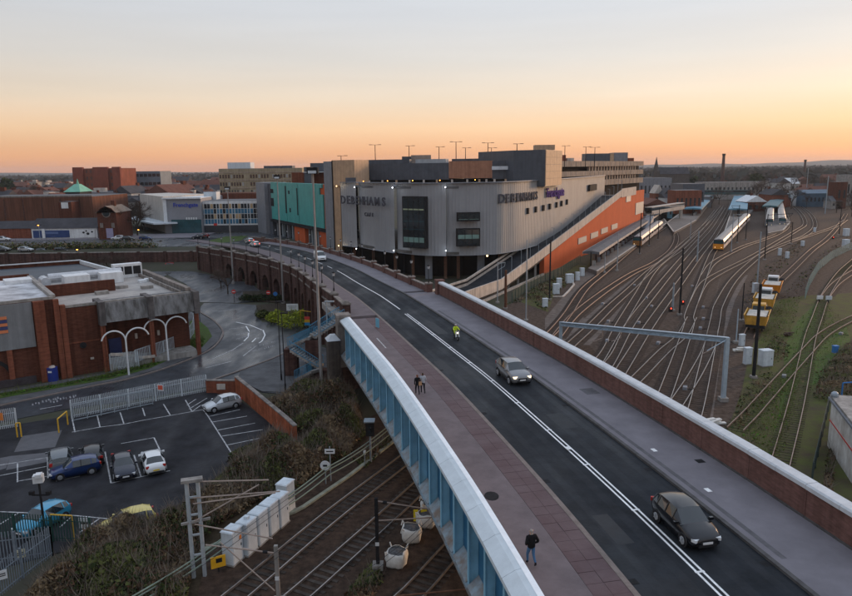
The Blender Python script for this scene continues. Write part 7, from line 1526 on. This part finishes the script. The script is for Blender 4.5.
# clipped shrubs in the bed
rng = random.Random(4); sh_g = [mat('shrub_lime', (.28, .31, .035), .9, .25, 1), mat('shrub_green', (.20, .25, .03), .9, .25, 1)]
def shrub(label, px_, py_, r, mats_, n=1300, z=.15, sq=.75, size=.16):
    p = at(px_, py_, z); pts = []
    while len(pts) < n:
        v = Vector((rng.gauss(0, 1), rng.gauss(0, 1), abs(rng.gauss(0, 1)))).normalized(); k = rng.random()**.25*(1+.18*math.sin(v.x*7+v.y*5)*math.cos(v.z*6)); pts.append((v.x*r*k, v.y*r*k, v.z*r*k*sq*1.2+.1))
    t = thing('shrub', label, 'shrub', 'shrubs by the low road', p); leaves('foliage', pts, size, mats_, rng, None, .1, t); MB().cyl((0, 0, 0), (0, 0, r*.6), .08, .05, 6).build('stem', lv[4], t)
for x, y, r, lab in ((277, 321, 2.0, 'rounded lime green shrub, left of the white board'), (292, 326, 2.6, 'largest rounded lime green shrub, under the white board'), (304, 318, 1.7, 'lime green shrub against the arches'), (263, 317, 1.3, 'low dark green shrub at the bed end')): shrub(lab, x, y, r, sh_g if 'lime' in lab else lv[:2], 1700)
for k, x in enumerate((246, 253, 260, 267, 274, 281, 288)): shrub('dark clipped hedge bush %s of the row before the arches' % ('first', 'second', 'third', 'fourth', 'fifth', 'sixth', 'seventh')[k], x, 300.5-.2*k, 1.5, [lv[1], mat('hedge_black', (.018, .028, .012), .9, .2, 1)], 700, .15, .6)
# bare winter trees
def bare_tree(seed, H, spread, label, depth=5, twigs=True):
    rg = random.Random(seed); t = thing('bare_tree', label, 'tree', 'bare winter trees'); tr_, cr_ = MB(), MB(); tips = []
    def grow(p, d, L_, r, k):
        q = p+d*L_; (tr_ if k <= 1 else cr_).cyl(p, q, r, r*.68, 5 if k < 3 else 3, cap=False)
        if k >= 2: tips.append((q, d))
        if k >= depth: return
        for _ in range(rg.choice((2, 3)) if k else 4):
            a = rg.uniform(0, 6.283); tl_ = rg.uniform(.35, .85)*spread; o = d.orthogonal().normalized(); o = (o*math.cos(a)+d.cross(o)*math.sin(a)); nd = (d*math.cos(tl_)+o*math.sin(tl_)+Vector((0, 0, .12))).normalized(); grow(q-d*L_*rg.uniform(0, .25), nd, L_*rg.uniform(.62, .82), r*.6, k+1)
    grow(Vector((0, 0, -.1)), Vector((0, 0, 1)), H*.27, H*.022, 0); tr_.build('trunk', mat('bark', (.060, .045, .036), .95, .3, 2), t)
    for q, d in tips:
        for _ in range(4):
            v = (d+Vector((rg.gauss(0, .6), rg.gauss(0, .6), rg.gauss(0, .4)))).normalized(); L_ = H*rg.uniform(.05, .11); w_ = v.orthogonal().normalized()*H*.0022; cr_.add([q-w_, q+w_, q+v*L_], [(0, 1, 2)])
    cr_.build('crown', mat('twigs', (.078, .055, .044), .95, .3, 1), t); return t
bt = [bare_tree(11, 7.5, 1.0, 'bare young tree on the forecourt before the viaduct'), bare_tree(23, 10, 1.0, 'x'), bare_tree(37, 10, 1.15, 'x'), bare_tree(51, 10, .8, 'x', 5)]
p = at(228, 293.5, .1); bt[0].location = p
q = at(221, 288, .1); copy_tree(bt[0], q, 1.9, 'second bare young tree standing left of the first before the viaduct').scale = (.8, .8, .8)
first = {1: True, 2: True, 3: True}
def put_tree(x, y, z, s, label, k=None):
    k = k or rng.choice((1, 2, 3)); t = bt[k] if first[k] else copy_tree(bt[k]); first[k] = False; t['label'] = label; t.location = (x, y, z); t.rotation_euler = (0, 0, rng.uniform(0, 6)); t.scale = (s*rng.uniform(.9, 1.3), s*rng.uniform(.9, 1.3), s*rng.uniform(.85, 1.15))
for k in range(16):
    px_ = 106+k*2.6+rng.uniform(-2, 2); Y = rng.uniform(232, 300); put_tree((px_-426)/F*Y, Y, zg(-100, Y), rng.uniform(.9, 1.4), 'dark bare street tree beside the mall side street')
for k in range(14):
    px_ = 66+k*4.5+rng.uniform(-2, 2); Y = rng.uniform(174, 187); put_tree((px_-426)/F*Y, Y, 0, rng.uniform(.45, .7), 'low pale bare tree behind the dark roof of the brick building')
for k in range(34):
    Y = rng.uniform(420, 1100); px_ = rng.uniform(-8, 70 if k % 3 else 210); put_tree((px_-426)/F*Y, Y, 4, rng.uniform(1.0, 1.6), 'distant bare tree on the left skyline')
for k in range(110):
    Y = 400+900*rng.random()**1.2; px_ = rng.uniform(648, 868); put_tree((px_-426)/F*Y, Y, 0, rng.uniform(.9, 1.9), 'distant bare tree in the band beyond the railway yard')
for k in range(12):
    Y = rng.uniform(300, 420); px_ = rng.uniform(835, 875); put_tree((px_-426)/F*Y, Y, 0, rng.uniform(.9, 1.5), 'bare tree at the right edge beyond the sidings')
# dark evergreens
for k, (x, Y, s) in enumerate(((752, 640, 9), (757, 660, 8.5), (748, 700, 8), (667, 600, 7), (692, 640, 8), (13, 640, 9), (17, 700, 8))):
    X = (x-426)/F*Y; pts = []; lab = ('dark evergreen on the right skyline, in a clump of three', 'dark evergreen on the right skyline, in a clump of three', 'dark evergreen on the right skyline, in a clump of three', 'dark rounded evergreen near the church spire', 'dark rounded evergreen left of the chimney', 'dark evergreen on the left skyline', 'dark evergreen on the left skyline')[k]
    while len(pts) < 500:
        v = Vector((rng.gauss(0, 1), rng.gauss(0, 1), rng.gauss(0, 1))).normalized()*rng.random()**.3; pts.append((v.x*s*.5, v.y*s*.5, s*1.05+v.z*s*.9))
    t = thing('evergreen_tree', lab, 'tree', 'dark evergreens', (X, Y, zg(X, Y))); leaves('crown', pts, 1.5, [lv[1], MATS['hedge_black']], rng, None, 0, t); MB().cyl((0, 0, 0), (0, 0, s), .5, .3, 6).build('trunk', MATS['bark'], t)
# hedges and low planting behind the brick building
for k in range(9):
    Y = 202; px_ = 6+k*17; X = (px_-426)/F*Y; pts = [(rng.gauss(0, 2.4), rng.gauss(0, .9), abs(rng.gauss(0, .7))+.1) for _ in range(700)]
    t = thing('hedge', '%s low olive hedge from the left, along the street behind the brick building' % ORD[k], 'hedge', 'hedges behind the brick building', (X, Y, 4.1)); leaves('foliage', pts, .3, lv[:3], rng, [3, 4, 2], .2, t)
# far woodland that reads as one mass
pts = []
for k in range(26000):
    Y = rng.uniform(900, 3600); px_ = rng.uniform(640, 900); pts.append(((px_-426)/F*Y, Y, 1+rng.random()**1.5*11))
o = leaves('far_woodland', pts, 7., [mat('wood_far', (.05, .045, .04), 1, .3, .01), mat('wood_far2', (.036, .04, .034), 1, .3, .01)], rng, None, 0); o['kind'] = 'stuff'
pts = []
for k in range(16000):
    Y = rng.uniform(1000, 4200); px_ = rng.uniform(-40, 640); pts.append(((px_-426)/F*Y, Y, 2+rng.random()**1.5*10))
o = leaves('far_woodland', pts, 8., [MATS['wood_far'], MATS['wood_far2']], rng, None, 0); o['kind'] = 'stuff'
# street lamps lit in the distance
for x, y, Y, lab in ((38.5, 225, 228, 'lit orange street lamp before the blue shopfront'), (77.5, 250, 195, 'lit orange lamp low behind the brick building'), (139, 234, 235, 'lit orange lamp at the mall junction')):
    q = atY(x, y, Y); zb_ = zg(q.x, Y); t = thing('street_lamp', lab, 'street lamp', 'lit street lamps in the town', (q.x, Y, zb_)); H = max(2.5, q.z-zb_); MB().cyl((0, 0, 0), (0, 0, H), .1, .07, 6).build('pole', steel, t); MB().box((0, 0, H), (1.6, .5, .25)).build('lamp_head', steel_dark, t); MB().ball((0, -.2, H-.1), .22, 8, 6, (1.6, .8, .5)).build('lamp', lamp_orange, t)
# ================================================================== the evening air
b = MB(); b.box((0, 2900, 33.5), (13400, 6700, 69)); hz = b.build('haze', None); struct(hz, 'stuff')
hm = bpy.data.materials.new('haze_air'); hm.use_nodes = True; n = hm.node_tree.nodes; n.clear(); o_ = n.new('ShaderNodeOutputMaterial'); pv = n.new('ShaderNodeVolumePrincipled'); hm.node_tree.links.new(pv.outputs[0], o_.inputs['Volume'])
pv.inputs['Color'].default_value = (.80, .86, .95, 1); pv.inputs['Density'].default_value = .00007; pv.inputs['Anisotropy'].default_value = .2; hz.data.materials.append(hm)
